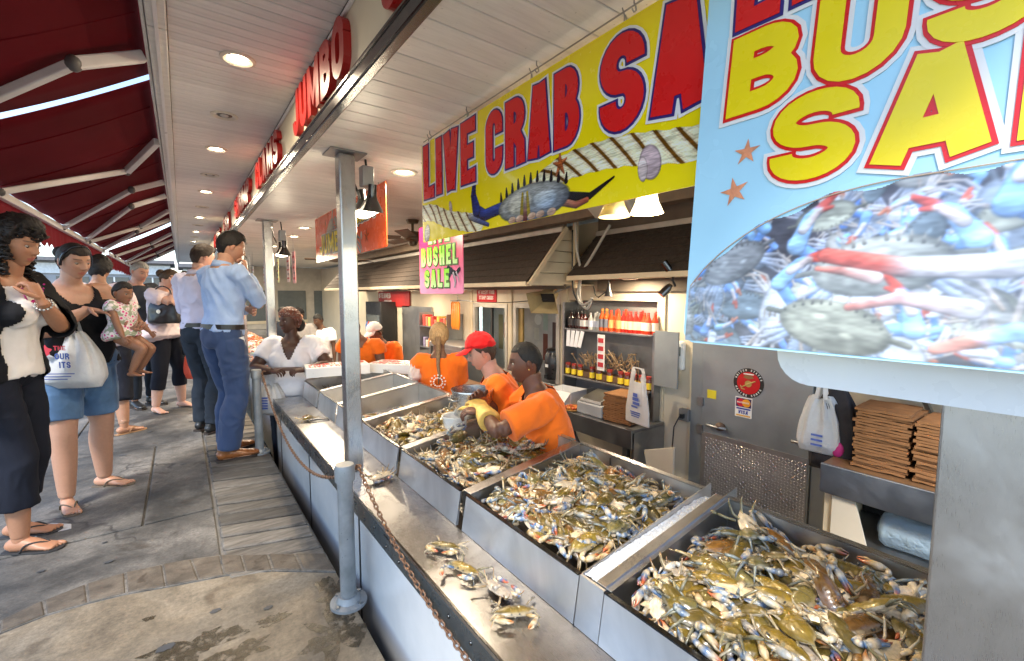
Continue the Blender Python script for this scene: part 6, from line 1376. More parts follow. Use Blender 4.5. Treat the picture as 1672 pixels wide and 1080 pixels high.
class Person:
    def __init__(s, loc, face, H, label, **k):
        """face: heading of the face as (x,y) direction; local +Y = heading"""
        g = dict(fem=False, girth=1.0, skin=(.30,.16,.10), lean=0., side=0., twist=0., head=(0,0,0), detail=True, feet=((.10,.02,-8),(-.10,0,8)), hips=0., pelvis=None, hand_r=None, hand_l=None, el_r=None, el_l=None, bust=0., belly=0., voxel=.009, zf=0., lip=None, brow=(.02,.015,.012), curl=(.35,.35), palm_r=None, palm_l=None, hd_r=None, hd_l=None, legs=True, hairc=(.012,.010,.009), thick=1.0, headscale=1.0, legw=1.0, armw=1.0, group='people at the crab counter')
        g.update(k); s.__dict__.update(g); s.H = H; s.S = H/1.70; s.lab = label; S = s.S
        s.o = empty('person', (loc[0],loc[1],loc[2] if len(loc) > 2 else 0), math.atan2(face[1],face[0])-math.pi/2, label, 'person', s.group)
        ls, cs = math.sin(R(s.lean)), math.cos(R(s.lean)); s.P = Vector(s.pelvis) if s.pelvis else Vector((s.hips,0,.925*S))
        s.up = Vector((math.sin(R(s.side)),ls,cs)).normalized(); tw = Matrix.Rotation(R(s.twist),3,'Z'); s.rt = (tw @ Vector((1,0,0))); s.rt = (s.rt-s.up*s.rt.dot(s.up)).normalized(); s.fw = s.up.cross(s.rt)
        s.T = lambda x,y,z: s.P+s.rt*(x*S)+s.fw*(y*S)+s.up*(z*S)
        sw = .172 if s.fem else .195; s.sh = {1:s.T(sw,-.01,.465), -1:s.T(-sw,-.01,.465)}
        s.arm = {}
        for sd, tgt, hint in ((1,s.hand_r,s.el_r),(-1,s.hand_l,s.el_l)):
            t_ = Vector(tgt) if tgt else s.sh[sd]+Vector((sd*.08,.05,-.53))*S; h_ = Vector(hint) if hint else Vector((sd*.35,-1,-.25))
            e, w = ik(s.sh[sd], t_, .285*S, .255*S, h_); s.arm[sd] = (s.sh[sd], e, w)
        s.leg = {}
        for sd, ft in ((1,s.feet[0]),(-1,s.feet[1])):
            hip = s.P+Vector((1,0,0)).lerp(s.rt,.5)*(sd*.088*S)+Vector((0,0,-.03*S)); an = Vector((ft[0]*1.0,ft[1],s.zf+.075*S)); yw = R(ft[2]); kh = Vector((-math.sin(yw),math.cos(yw),0)) if len(ft) < 4 else Vector(ft[3])
            kn, an2 = ik(hip, an, .415*S, .415*S, kh); s.leg[sd] = (hip, kn, an2, yw)
        hp, hy, hr = s.head; hm = Matrix.Rotation(R(-hy),3,'Z') @ Matrix.Rotation(R(-hp),3,'X') @ Matrix.Rotation(R(hr),3,'Y'); s.hm = hm; s.neck = s.T(0,.0,.50); nd = (s.up*.8+hm @ Vector((0,.0,1))*.35).normalized()
        s.hc = s.neck+nd*(.066*S)+(hm @ Vector((0,.022,.110)))*S; s.hs = S*.97*s.headscale
        s.build_body()
    # rings of the trunk: (height, half width, half depth, forward)
    def trunk(s):
        g = s.girth
        if s.fem: R_ = [(-.075,.10,.085,0),(-.02,.178,.118,-.012),(.05,.175,.118,-.008),(.17,.138,.098,.004),(.29,.143,.105,.010),(.40,.150,.098,.004),(.465,.140,.078,-.006),(.515,.075,.060,-.008),(.545,.052,.052,0)]
        else: R_ = [(-.075,.10,.09,0),(-.02,.165,.115,-.008),(.05,.162,.112,-.004),(.17,.150,.104,.004),(.30,.168,.118,.006),(.40,.178,.112,.0),(.465,.170,.086,-.006),(.515,.090,.066,-.008),(.545,.058,.058,0)]
        return [(z,a*(g if z < .45 else (1+(g-1)*.5)),b*(g if z < .45 else 1+(g-1)*.4),f) for z,a,b,f in R_]
    def limb_r(s, kind):
        S = s.S*(1+(s.girth-1)*.8)
        return {'thigh':[(.088*S,.092*S),(.084*S,.086*S),(.070*S,.072*S),(.056*S,.058*S)], 'calf':[(.056*S,.058*S),(.055*S,.060*S),(.047*S,.050*S),(.034*S,.037*S)],
                'uarm':[(.052*S,.056*S),(.048*S,.052*S),(.043*S,.045*S),(.039*S,.040*S)], 'farm':[(.039*S,.040*S),(.040*S,.042*S),(.033*S,.034*S),(.024*S,.021*S)]}[kind]
    def trunk_loft(s, mb, grow=0., z0=-1, z1=1, fl=None):
        Rg = [r for r in s.trunk() if z0 <= r[0] <= z1]; loft(mb,[s.T(0,f,z) for z,a,b,f in Rg],[((a*s.S+grow),(b*s.S+grow)) for z,a,b,f in Rg],s.rt,26,4)
        if s.fem and s.bust and z1 > .3:
            for sd in (-1,1): mb.ball(s.T(sd*.072*s.girth,.075+.02*s.bust,.325),(.062*s.S*s.bust+grow,)*3,14)
        if s.belly and z1 > .1: 
            c = s.T(0,.045+.03*s.belly,.10); mb.ball(c,((.135*s.girth*s.S+grow),(.085*s.S*s.girth*s.belly+grow*1.2),(.13*s.S+grow)),18)
    def arm_loft(s, mb, sd, t0=0., t1=2., grow=0., flare=0.):
        a, e, w = s.arm[sd]; aw = s.armw; P = []; Q = []
        U, F = s.limb_r('uarm'), s.limb_r('farm'); inn = a-s.rt*(sd*.07*s.S)
        for i in range(4): P.append(a.lerp(e,i/3)); Q.append((U[i][0]*aw,U[i][1]*aw))
        for i in range(1,4): P.append(e.lerp(w,i/3)); Q.append((F[i][0]*(aw if i < 3 else 1),F[i][1]*(aw if i < 3 else 1)))
        n = len(P)-1; out = []; oq = []
        K = 13
        for i in range(K):
            t = t0+(min(t1,2.)-t0)*i/(K-1); x = t*3; j = min(int(x),n-1); u_ = x-j; out.append(P[j].lerp(P[j+1],u_)); g2 = grow+flare*(i/(K-1)); oq.append((Q[j][0]*(1-u_)+Q[j+1][0]*u_+g2, Q[j][1]*(1-u_)+Q[j+1][1]*u_+g2))
        if t0 <= 0: out = [inn]+out; oq = [(oq[0][0]*.92,oq[0][1]*.92)]+oq
        ax = s.fw; loft(mb,out,oq,ax,16,2)
    def leg_loft(s, mb, sd, t1=2., grow=0., flare=0., t0=0.):
        h, k, a, yw = s.leg[sd]; P = []; Q = []; A, B = s.limb_r('thigh'), s.limb_r('calf'); lw = s.legw
        for i in range(4): P.append(h.lerp(k,i/3)); Q.append((A[i][0]*lw,A[i][1]*lw))
        bk = Vector((math.sin(yw),-math.cos(yw),0))
        for i in range(1,4): P.append(k.lerp(a,i/3)+bk*(.014*s.S if i == 1 else (.006*s.S if i == 2 else 0))); Q.append((B[i][0]*(lw if i < 3 else 1),B[i][1]*(lw if i < 3 else 1)))
        n = len(P)-1; out = []; oq = []; K = 15
        for i in range(K):
            t = t0+(min(t1,2.)-t0)*i/(K-1); x = t*3; j = min(int(x),n-1); u_ = x-j; g2 = grow+flare*(i/(K-1))**1.5; out.append(P[j].lerp(P[j+1],u_)); oq.append((Q[j][0]*(1-u_)+Q[j+1][0]*u_+g2, Q[j][1]*(1-u_)+Q[j+1][1]*u_+g2))
        loft(mb,out,oq,(math.cos(yw),math.sin(yw),0),18,2)
    def build_body(s):
        mb = MB(); s.trunk_loft(mb)
        loft(mb,[s.T(0,-.01,.49),s.neck.lerp(s.hc,.35),s.hc+s.hm @ Vector((0,-.022,-.055))*s.hs],[(.062*s.S,.062*s.S),(.053*s.S,.056*s.S),(.050*s.S,.058*s.S)],s.rt,18,3)
        for sd in (1,-1):
            s.arm_loft(mb, sd)
            if s.legs: s.leg_loft(mb, sd)
        v, f, nr = remesh(mb, s.voxel, 5); sk = np.array(s.skin); out = MB(); out.add([tuple(p) for p in v], f, [tuple(sk)]*len(v))
        G, AZ, EL = head_grid(s.fem); s.G, s.AZ = G, AZ; lip = s.lip or (s.skin[0]*1.05,s.skin[1]*.55,s.skin[2]*.6); c = head_colors(G, s.skin, lip, s.brow, s.fem).reshape(-1,3)
        s.to_head = lambda P: [s.hc+s.hm @ (Vector(p)*s.hs) for p in P]
        out.add(s.to_head(G.reshape(-1,3)), grid_faces(NEL,NAZ), [tuple(x) for x in c])
        for sd in (-1,1):
            em = MB(); em.ball((0,0,0),(.010,.018,.030),10); em.ball((sd*.006,.004,.008),(.007,.012,.018),8); M_ = Matrix.Rotation(R(-16*sd),3,'Z') @ Matrix.Rotation(R(-8),3,'X')
            out.add(s.to_head([M_ @ Vector(p)+Vector((sd*.072,-.012,-.006)) for p in em.v]), em.f, tuple(sk*np.array((1.02,.88,.85))))
        for sd, ky, pm, hd in ((1,0,s.palm_r,s.hd_r),(-1,1,s.palm_l,s.hd_l)):
            a, e, w = s.arm[sd]; d = Vector(hd) if hd else (w-e).normalized(); pl = Vector(pm) if pm else Vector((-sd,.15,0)); th = 1
            u = d.cross((pl-d*pl.dot(d)).normalized()); want = Vector((0,1,0)) if abs(d.z) > .6 else Vector((0,.25,1)); th = 1 if u.dot(want) > 0 else -1
            if getattr(s,'no_hand',None) == sd: continue
            add_hand(out, w, d, pl, s.S, s.curl[ky], .10, th, tuple(sk*np.array((1.03,.98,.97))), scale=.95)
        if s.legs and not getattr(s,'shod',False):
            for sd in (1,-1): h,k,a,yw = s.leg[sd]; add_foot(out, a, yw, s.S*.93, tuple(sk*np.array((1.04,1,.98))), zf=s.zf+.004*s.S)
        out.build('body', skin_mat(), s.o, smooth=True)
        for sd in (-1,1):
            e = MB(); e.ball((sd*.0315,.0690,.0040),(.0120,.0118,.0098),12,(.62,.60,.57)); e.c = [tuple((.02,.012,.008) if (p[1] > .0745 and math.hypot(p[0]-sd*.0315-.000,p[2]-.0015) < .0066) else (.30,.27,.24)) for p in e.v]; e.v = [tuple(p) for p in s.to_head(e.v)]; e.build('eye', vcol('eyeball',.15,0,.02), s.o, smooth=True)
    def garment(s, name, mb, mat, voxel=None, cut=None, wrinkle=.004, scale=9., aniso=(1,1,1), thick=.003, seed=0, it=4):
        v, f, nr = remesh(mb, voxel or max(.008,s.voxel), it); a = np.array(aniso)
        d = np.array([noise.noise(Vector(p*a)*scale+Vector((seed,seed*2,0)))+.5*noise.noise(Vector(p*a)*scale*2.3+Vector((seed+9,3,1))) for p in v]); d = np.sign(d)*np.abs(d)**.8
        wv = np.array([noise.noise(Vector(p)*4+Vector((seed*3,7,2))) for p in v]); rd = np.array([1-2.6*abs(noise.noise(Vector((p[0]*11+w_*2.2+p[2]*5,p[1]*11-w_*2,p[2]*7+w_*1.5))+Vector((seed,1,4)))) for p,w_ in zip(v,wv)]); rd = np.clip(rd,-.6,1)
        v = v+nr*((d*.8+rd*.9)*wrinkle)[:,None]
        if cut is not None:
            inv = np.array([s.rt,s.fw,s.up]); q = (v-np.array(s.P)) @ inv.T / s.S; keep = ~cut(q,v); f = [t for t in f if all(keep[i] for i in t)]
            used = sorted(set(i for t in f for i in t)); mp = {u:i for i,u in enumerate(used)}; v = v[used]; f = [tuple(mp[i] for i in t) for t in f]
        m = MB(); m.add([tuple(p) for p in v], f); o = m.build(name, mat, s.o, smooth=True)
        if thick: so = o.modifiers.new('S','SOLIDIFY'); so.thickness = thick; so.offset = -1
        return o
    def top(s, mat, sleeve=.55, grow=.014, hem=-.02, neck=None, wrinkle=.004, name='shirt', flare=.012, seed=0, hemgrow=0., ztop=.53, scale=9.):
        mb = MB(); Rg = [r for r in s.trunk() if r[0] >= hem-.08 and r[0] <= ztop]
        if not s.fem or True: loft(mb,[s.T(0,f,max(z,hem)) for z,a,b,f in Rg],[((a*s.S+grow+hemgrow*max(0,(.2-z))*2),(b*s.S+grow+hemgrow*max(0,(.2-z))*2)) for z,a,b,f in Rg],s.rt,28,4)
        if s.fem and s.bust:
            for sd in (-1,1): mb.ball(s.T(sd*.072*s.girth,.075+.02*s.bust,.325),(.062*s.S*s.bust+grow,)*3,14)
        if s.belly: mb.ball(s.T(0,.045+.03*s.belly,.10),((.135*s.girth*s.S+grow),(.085*s.S*s.girth*s.belly+grow*1.2),(.13*s.S+grow)),18)
        if sleeve > 0:
            for sd in (1,-1): s.arm_loft(mb, sd, 0., sleeve, grow*.9, flare)
        return s.garment(name, mb, mat, None, neck, wrinkle, scale, (1,1,1), .003, seed)
    def bottom(s, mat, t1=1.92, grow=.010, flare=.012, name='trousers', wrinkle=.004, waist=.07, seed=3, scale=9.):
        mb = MB(); Rg = [r for r in s.trunk() if r[0] <= waist]; last = s.trunk()[3]; Rg = Rg+[(waist,)+tuple(np.array(Rg[-1][1:])*.6+np.array(last[1:])*.4)]
        loft(mb,[s.T(0,f,z) for z,a,b,f in Rg],[(a*s.S+grow,b*s.S+grow) for z,a,b,f in Rg],s.rt,28,4)
        for sd in (1,-1): s.leg_loft(mb, sd, t1, grow, flare)
        return s.garment(name, mb, mat, None, None, wrinkle, scale, (1,1,.6), 0, seed)
    def belt(s, mat, z=.075, grow=.017):
        mb = MB(); r0, r1 = s.trunk()[2], s.trunk()[3]; k = (z-.05)/.12; a, b, f = [r0[i]*(1-k)+r1[i]*k for i in (1,2,3)]
        loft(mb,[s.T(0,f,z-.018),s.T(0,f,z+.018)],[(a*s.S+grow,b*s.S+grow)]*2,s.rt,40,1); mb.build('belt', mat, s.o, smooth=False)
    def hair(s, col, t=.012, front=.060, sideh=.0, back=-.085, rag=.004, top_extra=.0, wave=0., seed=0, mat=None, name='hair'):
        G = s.G; az = np.abs(((s.AZ+np.pi) % (2*np.pi))-np.pi); x, y, z = G[...,0], G[...,1], G[...,2]
        line = np.where(az < 1.0, front-.004*(1-az), np.where(az < 1.55, front+(sideh-front)*(az-1.0)/.55, np.where(az < 2.0, sideh-.005, sideh+(back-sideh)*np.clip((az-2.0)/.5,0,1))))
        nz = np.array([noise.noise(Vector(p)*45+Vector((seed,0,0))) for p in G.reshape(-1,3)]).reshape(x.shape); n2 = np.array([noise.noise(Vector((p[0]*160,p[1]*160,p[2]*30))+Vector((seed,5,0))) for p in G.reshape(-1,3)]).reshape(x.shape)
        mk = np.clip((z-line-rag*nz*2)/.012+.3,0,1); th = mk*(t*(1+.35*nz+.22*n2)+top_extra*np.clip(z/.115,0,1))-(1-mk)*.006
        nn = G/np.linalg.norm(G/np.array((.073,.093,.115))**1,axis=-1,keepdims=True)**0; nn = G/np.array((.073,.093,.115))**2; nn /= np.linalg.norm(nn,axis=-1,keepdims=True)
        V = (G+nn*th[...,None]).reshape(-1,3); m = MB(); m.add(s.to_head(V), grid_faces(NEL,NAZ)); return m.build(name, mat or hair_mat(col), s.o, smooth=True)
    def shoes(s, mat, sole, pointed=False):
        s_ = s.S
        for sd in (1,-1):
            h,k,a,yw = s.leg[sd]; f = Vector((-math.sin(yw),math.cos(yw),0)); u = Vector((math.cos(yw),math.sin(yw),0)); g = Vector((a.x,a.y,s.zf)); Hh = lambda fw_,z: g+f*(fw_*s_)+Vector((0,0,z*s_))
            mb = MB(); loft(mb,[Hh(-.075,.045),Hh(-.055,.05),Hh(0,.055),Hh(.06,.046),Hh(.12,.036),Hh(.175,.030),Hh(.20,.026)],[(.020*s_,.020*s_),(.036*s_,.036*s_),(.040*s_,.044*s_),(.043*s_,.036*s_),(.047*s_,.026*s_),(.040*s_,.020*s_),(.018*s_,.012*s_)],u,20,3)
            loft(mb,[Hh(-.02,.04),Hh(-.02,.10)],[(.042*s_,.050*s_)]*2,u,18,2); v,fc,nr = remesh(mb,.006,4); m = MB(); m.add([tuple(p) for p in v],fc); sh = m.build('shoe',mat,s.o,smooth=True)
            m = MB(); pts = [(-.082,.02),(-.075,.036),(-.03,.041),(.05,.043),(.12,.049),(.17,.043),(.205,.018)]; out = [Hh(y,0)+u*(x*s_) for y,x in pts]+[Hh(y,0)-u*(x*s_) for y,x in pts[::-1]]; m.poly(out,(0,0,1),.020*s_); m.build('sole',sole,sh)
    def flipflops(s, mat, strap):
        s_ = s.S*.93
        for sd in (1,-1):
            h,k,a,yw = s.leg[sd]; f = Vector((-math.sin(yw),math.cos(yw),0)); u = Vector((math.cos(yw),math.sin(yw),0)); g = Vector((a.x,a.y,s.zf)); Hh = lambda fw_,z: g+f*(fw_*s_)+Vector((0,0,z*s_))
            pts = [(-.085,.015),(-.075,.034),(-.02,.038),(.05,.043),(.11,.052),(.16,.050),(.19,.030),(.20,.010)]; out = [Hh(y,-.002)+u*(x*s_) for y,x in pts]+[Hh(y,-.002)-u*(x*s_) for y,x in pts[::-1]]
            m = MB(); m.poly(out,(0,0,1),.014*s_); so = m.build('sandal_sole',mat,s.o,bevel=.003)
            for q in (-1,1):
                m = MB(); P = spline([Hh(.135,.030)+u*(-.012*s_),Hh(.10,.052)+u*(q*.018*s_-.006*s_),Hh(.05,.052)+u*(q*.040*s_),Hh(.02,.012)+u*(q*.042*s_)],4); m.tube(P,.0048*s_,6); m.build('sandal_strap',strap,so,smooth=True)
def LC(loc, face, w):
    """world point -> the person's own space"""
    a = math.atan2(face[1],face[0])-math.pi/2; d = Vector(w)-Vector((loc[0],loc[1],loc[2] if len(loc) > 2 else 0)); return (d.x*math.cos(a)+d.y*math.sin(a), -d.x*math.sin(a)+d.y*math.cos(a), d.z)
def LD(face, w): return LC((0,0,0), face, w)
def scoop(w=.085, z=.40, zs=.10, sh=None):
    """neckline cut: front oval plus shoulder width limit"""
    def f(q, v): return ((q[:,1] > -.02) & ((q[:,0]/w)**2+((q[:,2]-.53)/(.53-z))**2 < 1)) | ((q[:,2] > .485) & (np.abs(q[:,0]) < .075))
    return f
def vneck(depth=.16, w=.07):
    def f(q, v): return ((q[:,1] > 0) & (q[:,2] > .50-depth) & (np.abs(q[:,0]) < w*(q[:,2]-(.50-depth))/depth)) | ((q[:,2] > .49) & (np.abs(q[:,0]) < .07))
    return f
def crew(q, v): return (q[:,2] > .50) & (np.abs(q[:,0]) < .07)
MIX, BRN, FAIR, DARK, LATIN = (.42,.22,.14), (.16,.075,.045), (.56,.34,.25), (.075,.036,.024), (.36,.19,.115)
M_BLKC = cloth('black_knit',(.012,.012,.014),.9); M_NAVYC = cloth('navy_knit',(.010,.012,.020),.85); M_DENIM = cloth('denim',(.075,.145,.26),.8,300,.3); M_WTOP = cloth('white_jersey',(.72,.69,.66),.8); M_LAV = cloth('lavender_shirt',(.56,.53,.66),.7); M_BLU = cloth('blue_shirt',(.34,.47,.74),.7); M_CHINO = cloth('blue_chino',(.035,.060,.135),.8); M_CHAR = cloth('charcoal_wool',(.022,.028,.038),.85); M_ORT = cloth('orange_tee',(.82,.155,.010),.8); M_TEE = cloth('white_tee',(.74,.72,.75),.8); M_PNK = cloth('pale_pink_top',(.66,.56,.58),.8); M_DKS = cloth('dark_shirt',(.03,.035,.045),.85); M_GRY = cloth('grey_tee',(.28,.27,.27),.85)
M_LEATH = simple('brown_leather',(.24,.085,.025),.3,var=.2,scale=20); M_SOLE = simple('dark_sole',(.03,.02,.015),.6); M_BLKL = simple('black_leather',(.015,.015,.016),.35,var=.2); M_FLIPK = simple('black_foam',(.018,.017,.017),.7); M_FLIPB = simple('brown_foam',(.10,.075,.05),.7)
# ---- woman in black cardigan
loc, fc = (-.755,3.36), (.93,-.36)
p = Person(loc, fc, 1.68, 'woman in black cardigan and white top with magenta necklace, hand at her chin', fem=True, girth=.98, bust=1.05, skin=(.36,.18,.105), lean=6, head=(14,4,2), feet=((.09,.07,-4),(-.10,-.06,4)), voxel=.008, lip=(.34,.10,.085),
    hand_l=LC(loc,fc,(-.565,3.20,1.285)), el_l=(-.5,.35,-1.2), hd_l=LD(fc,(-.30,.02,.95)), palm_l=LD(fc,(-.85,.35,-.3)), hand_r=(.27,.03,.70), el_r=(.4,-1,0), curl=(.5,.95), brow=(.02,.012,.01))
p.bottom(M_NAVYC, 1.60, .012, .020, 'capri_trousers', .005); p.top(M_WTOP, 0, .012, -.06, lambda q,v: ((q[:,1] > 0) & ((q[:,0]/.085)**2+((q[:,2]-.54)/.12)**2 < 1)) | ((q[:,2] > .46) & (np.abs(q[:,0]) > .03)), .005, 'white_top', hemgrow=.05, scale=7)
p.top(M_BLKC, 1.75, .024, -.10, lambda q,v: (q[:,1] > .0) & (np.abs(q[:,0]-.02) < .115-.05*np.clip(q[:,2]-.2,0,1)) | ((q[:,2] > .49) & (np.abs(q[:,0]) < .08)), .007, 'cardigan', .01, 5, .05, scale=12)
p.flipflops(M_FLIPK, M_FLIPK)
p.hair((.010,.008,.008), .030, .072, -.03, -.12, .012, .02)
M_CURL = hair_mat((.010,.008,.008)); cm = []
for k in range(5):
    q = MB(); n = 16; q.tube([(.013*math.cos(t*1.15+k), .013*math.sin(t*1.15+k), -.0042*t+.02) for t in range(n)], [.0035+.0035*math.sin(math.pi*t/(n-1)) for t in range(n)], 5); me = q.mesh('curl', True); me.materials.append(M_CURL); cm.append(me)
ho = [c for c in p.o.children if c.name.startswith('hair')][0]; k = 0
while k < 330:
    az = random.uniform(-3.14,3.14); z = random.uniform(-.15,.125); a = abs(az)
    if a < 1.25 and z < .070: continue
    if a < 1.5 and z < -.02 and random.random() < .6: continue
    rr = math.sqrt(max(0,1-(z/.128)**2)) if z > 0 else 1-.15*(-z/.15); x, y = .098*math.sin(az)*rr*random.uniform(.9,1.08), (.112*math.cos(az)*rr*random.uniform(.88,1.05))-.008
    c = link('curl', cm[k%5], ho); c.location = p.to_head([(x,y,z+.012)])[0]; c.rotation_euler = (random.uniform(-.7,.7),random.uniform(-.7,.7),random.uniform(0,6)); c.scale = (1.15,)*3; k += 1
nk = empty('necklace',(0,0,0),0); bpy.data.objects.remove(nk)
M_MAG = simple('magenta_bead',(.42,.01,.20),.12,var=.4,scale=60,coat=.5); pts = []
for k in range(34):
    t = k/33; x = -.075+.15*t; z = .475-.115*math.sin(math.pi*t)**.7; pts.append((x,z,.008 if .25 < t < .75 else .005))
for x,z,r_ in pts+[(random.uniform(-.045,.045),random.uniform(.345,.40),random.uniform(.008,.014)) for _ in range(22)]:
    q = MB(); q.ball(p.T(x,.112+.05*(.47-z),z),r_,8); q.build('necklace_bead', M_MAG, p.o, smooth=True)
a_,e_,w_ = p.arm[-1]; d_ = (w_-e_).normalized()
for k in range(14):
    q = MB(); u_ = d_.orthogonal().normalized(); v_ = d_.cross(u_); an = 2*math.pi*k/14; q.ball(w_-d_*.035+(u_*math.cos(an)+v_*math.sin(an))*.033,.0065,8); q.build('bracelet_bead', simple('silver_bead',(.6,.58,.54),.2,metal=.6), p.o, smooth=True)
carrier_bag('carrier_bag',(-.865,3.235,.74),R(-20),.22,.12,.50,'white carrier bag at the side of the woman in the black cardigan',grp='carrier bags held by shoppers',handle=.16,seed=8)
# ---- woman in tank top and denim shorts
loc, fc = (-.555,3.88), (.45,-.89)
p = Person(loc, fc, 1.625, 'woman in black tank top and denim shorts with a white bag on her arm', fem=True, girth=1.24, bust=1.25, belly=1.05, legw=.96, skin=(.44,.245,.165), head=(16,-16,3), voxel=.008, feet=((.12,.08,-10),(-.14,-.12,34)), lip=(.42,.15,.12),
    hand_r=LC(loc,fc,(-.455,3.70,1.225)), el_r=(.9,-.1,-1), hd_r=LD(fc,(.85,-.35,-.18)), palm_r=(0,.2,-1), hand_l=LC(loc,fc,(-.275,3.735,1.09)), el_l=(-.9,-.4,-.8), hd_l=LD(fc,(.55,-.8,.15)), palm_l=LD(fc,(.2,.1,1)), curl=(.22,.35))
p.bottom(M_DENIM, .80, .010, .010, 'denim_shorts', .004, waist=.10); p.top(M_BLKC, 0, .012, -.02, lambda q,v: ((q[:,1] > -.01) & ((q[:,0]/.10)**2+((q[:,2]-.54)/.15)**2 < 1)) | ((q[:,2] > .42) & (np.abs(q[:,0]) > .125)) | ((q[:,2] > .5) & (np.abs(q[:,0]) < .08)), .004, 'tank_top')
p.flipflops(M_FLIPB, M_FLIPB); p.hair((.014,.010,.009), .009, .058, -.005, -.09, .003)
q = MB(); q.ball((0,0,0),(.042,.035,.04),14); q.v = [tuple(x) for x in p.to_head([Vector(a)+Vector((0,-.115,.03)) for a in q.v])]; q.build('hair_bun', hair_mat((.014,.010,.009)), p.o, smooth=True)
q = MB(); q.tube(p.to_head([(.088*math.sin(t),.055+.0*t-.035*abs(math.sin(t)),.118*math.cos(t)-.002) for t in np.linspace(-1.75,1.75,22)]),.0075,8); q.build('hair_band', simple('black_satin',(.012,.014,.02),.2), p.o, smooth=True)
bg = carrier_bag('carrier_bag',(-.545,3.725,1.225),R(-32),.34,.20,.47,'white carrier bag with red and blue print on an arm above denim shorts',grp='carrier bags held by shoppers',handle=.15,seed=2)
# red crab and lettering printed on that bag, on the side towards the counter
M_RPR = simple('red_ink',(.55,.03,.05),.5)
fb = -.112
q = MB(); q.poly([(-.055+.035*math.cos(t)*(1+.25*math.sin(5*t)),fb,-.235+.030*math.sin(t)*(1+.2*math.cos(4*t))) for t in np.linspace(0,6.1,26)],(0,-1,0),.0015); q.build('red_crab_print', M_RPR, bg)
UVB = (Vector((1,0,0)),Vector((0,0,1)),Vector((0,-1,0)))
write(bg,'THE',(-.005,fb,-.232),.026,.72,.2,[(0,M_RPR)],UVB,gap=.18,depth=.001); write(bg,'OUR',(.0,fb-.002,-.285),.036,.60,.2,[(0,M_BPRINT)],UVB,gap=.16,depth=.001); write(bg,'ITS',(.022,fb-.004,-.335),.036,.60,.2,[(0,M_BPRINT)],UVB,gap=.16,depth=.001)
for k in range(3): q = MB(); q.box(-.08,.10-.02*k,fb-.004,fb-.0025,-.372-.016*k,-.367-.016*k); q.build('blue_print_line', M_BPRINT, bg)
# ---- baby
loc, fc = (-.300,3.72,0), (.85,-.52)
b = Person(loc, fc, .66, 'baby in a pink and white patterned dress carried by the woman in denim shorts', pelvis=(0,-.01,1.065), skin=(.26,.125,.072), headscale=1.58, girth=1.22, armw=1.1, legw=1.05, head=(12,10,0), voxel=.006, zf=.80, feet=((.05,.06,0),(-.05,.04,0)), hand_r=(.10,.07,1.03), hand_l=(-.09,.09,1.07), curl=(.5,.5), lip=(.36,.12,.10))
tm_ = NT('patterned_cotton'); v_ = tm_.coord('Object'); vo = tm_.n('TexVoronoi'); vo.inputs['Scale'].default_value = 42; tm_.l(v_, vo.inputs['Vector']); tm_.set(Base_Color=tm_.ramp(vo.outputs['Distance'],[(.25,(.62,.06,.24)),(.34,(.75,.68,.68)),(.55,(.72,.66,.66)),(.62,(.30,.34,.24))]), Roughness=.8)
b.top(tm_.m, .30, .010, -.07, crew, .003, 'baby_dress', .012, 2, .06, scale=18); b.hair((.012,.009,.008), .010, .064, .015, -.07, .005)
# ---- people behind
loc, fc = (-.62,5.70), (.15,.99)
p = Person(loc, fc, 1.66, 'person in pale pink top with black hair seen from behind', fem=True, girth=1.12, skin=LATIN, head=(10,8,0), voxel=.012, feet=((.16,-.20,-50),(-.10,.05,-10)), hand_r=(.20,.25,1.0), hand_l=(-.2,.25,1.0))
p.bottom(M_NAVYC, 1.45, .014, .02, 'trousers'); p.top(M_PNK, .6, .016, -.05, crew, .005, 'pink_top', hemgrow=.04); p.hair((.010,.009,.010), .022, .07, -.04, -.11, .006, .01); p.flipflops(simple('tan_wood',(.30,.16,.07),.5), MATS['tan_wood'])
loc, fc = (-.42,6.72), (.55,-.83)
p = Person(loc, fc, 1.69, 'grey haired man in dark shirt behind the baby', skin=(.46,.25,.18), head=(24,-10,0), voxel=.012); p.shod = True
p.bottom(M_CHAR); p.top(M_DKS, .6, .018, -.06, crew); p.hair((.26,.26,.25), .010, .066, .005, -.075, .003); p.shoes(M_BLKL, M_SOLE)
loc, fc = (-.17,6.33), (.86,-.50)
p = Person(loc, fc, 1.60, 'woman in white top and black leggings, hand raised to her face', fem=True, girth=1.16, bust=1.0, belly=.8, skin=(.55,.33,.25), head=(28,-4,0), voxel=.010, feet=((.13,-.06,-30),(-.13,.06,-4)), hand_r=LC(loc,fc,(-.06,6.17,1.40)), el_r=(.8,.1,-1), hd_r=(-.2,.2,1), palm_r=(0,-1,.2), hand_l=LC(loc,fc,(.06,6.22,1.22)), el_l=(-.9,0,-1), hd_l=(.4,.6,.5), palm_l=(.5,-.6,.2), curl=(.6,.5))
p.bottom(M_NAVYC, 1.50, .008, .004, 'leggings', .002); p.top(M_PNK, .62, .018, -.10, scoop(), .008, 'white_blouse', .02, 4, .12); p.hair((.05,.030,.018), .013, .062, -.01, -.08)
q = MB(); q.ball((0,0,0),(.05,.045,.05),12); q.v = [tuple(x) for x in p.to_head([Vector(a)+Vector((0,-.11,.02)) for a in q.v])]; q.build('hair_bun', hair_mat((.05,.030,.018)), p.o, smooth=True)
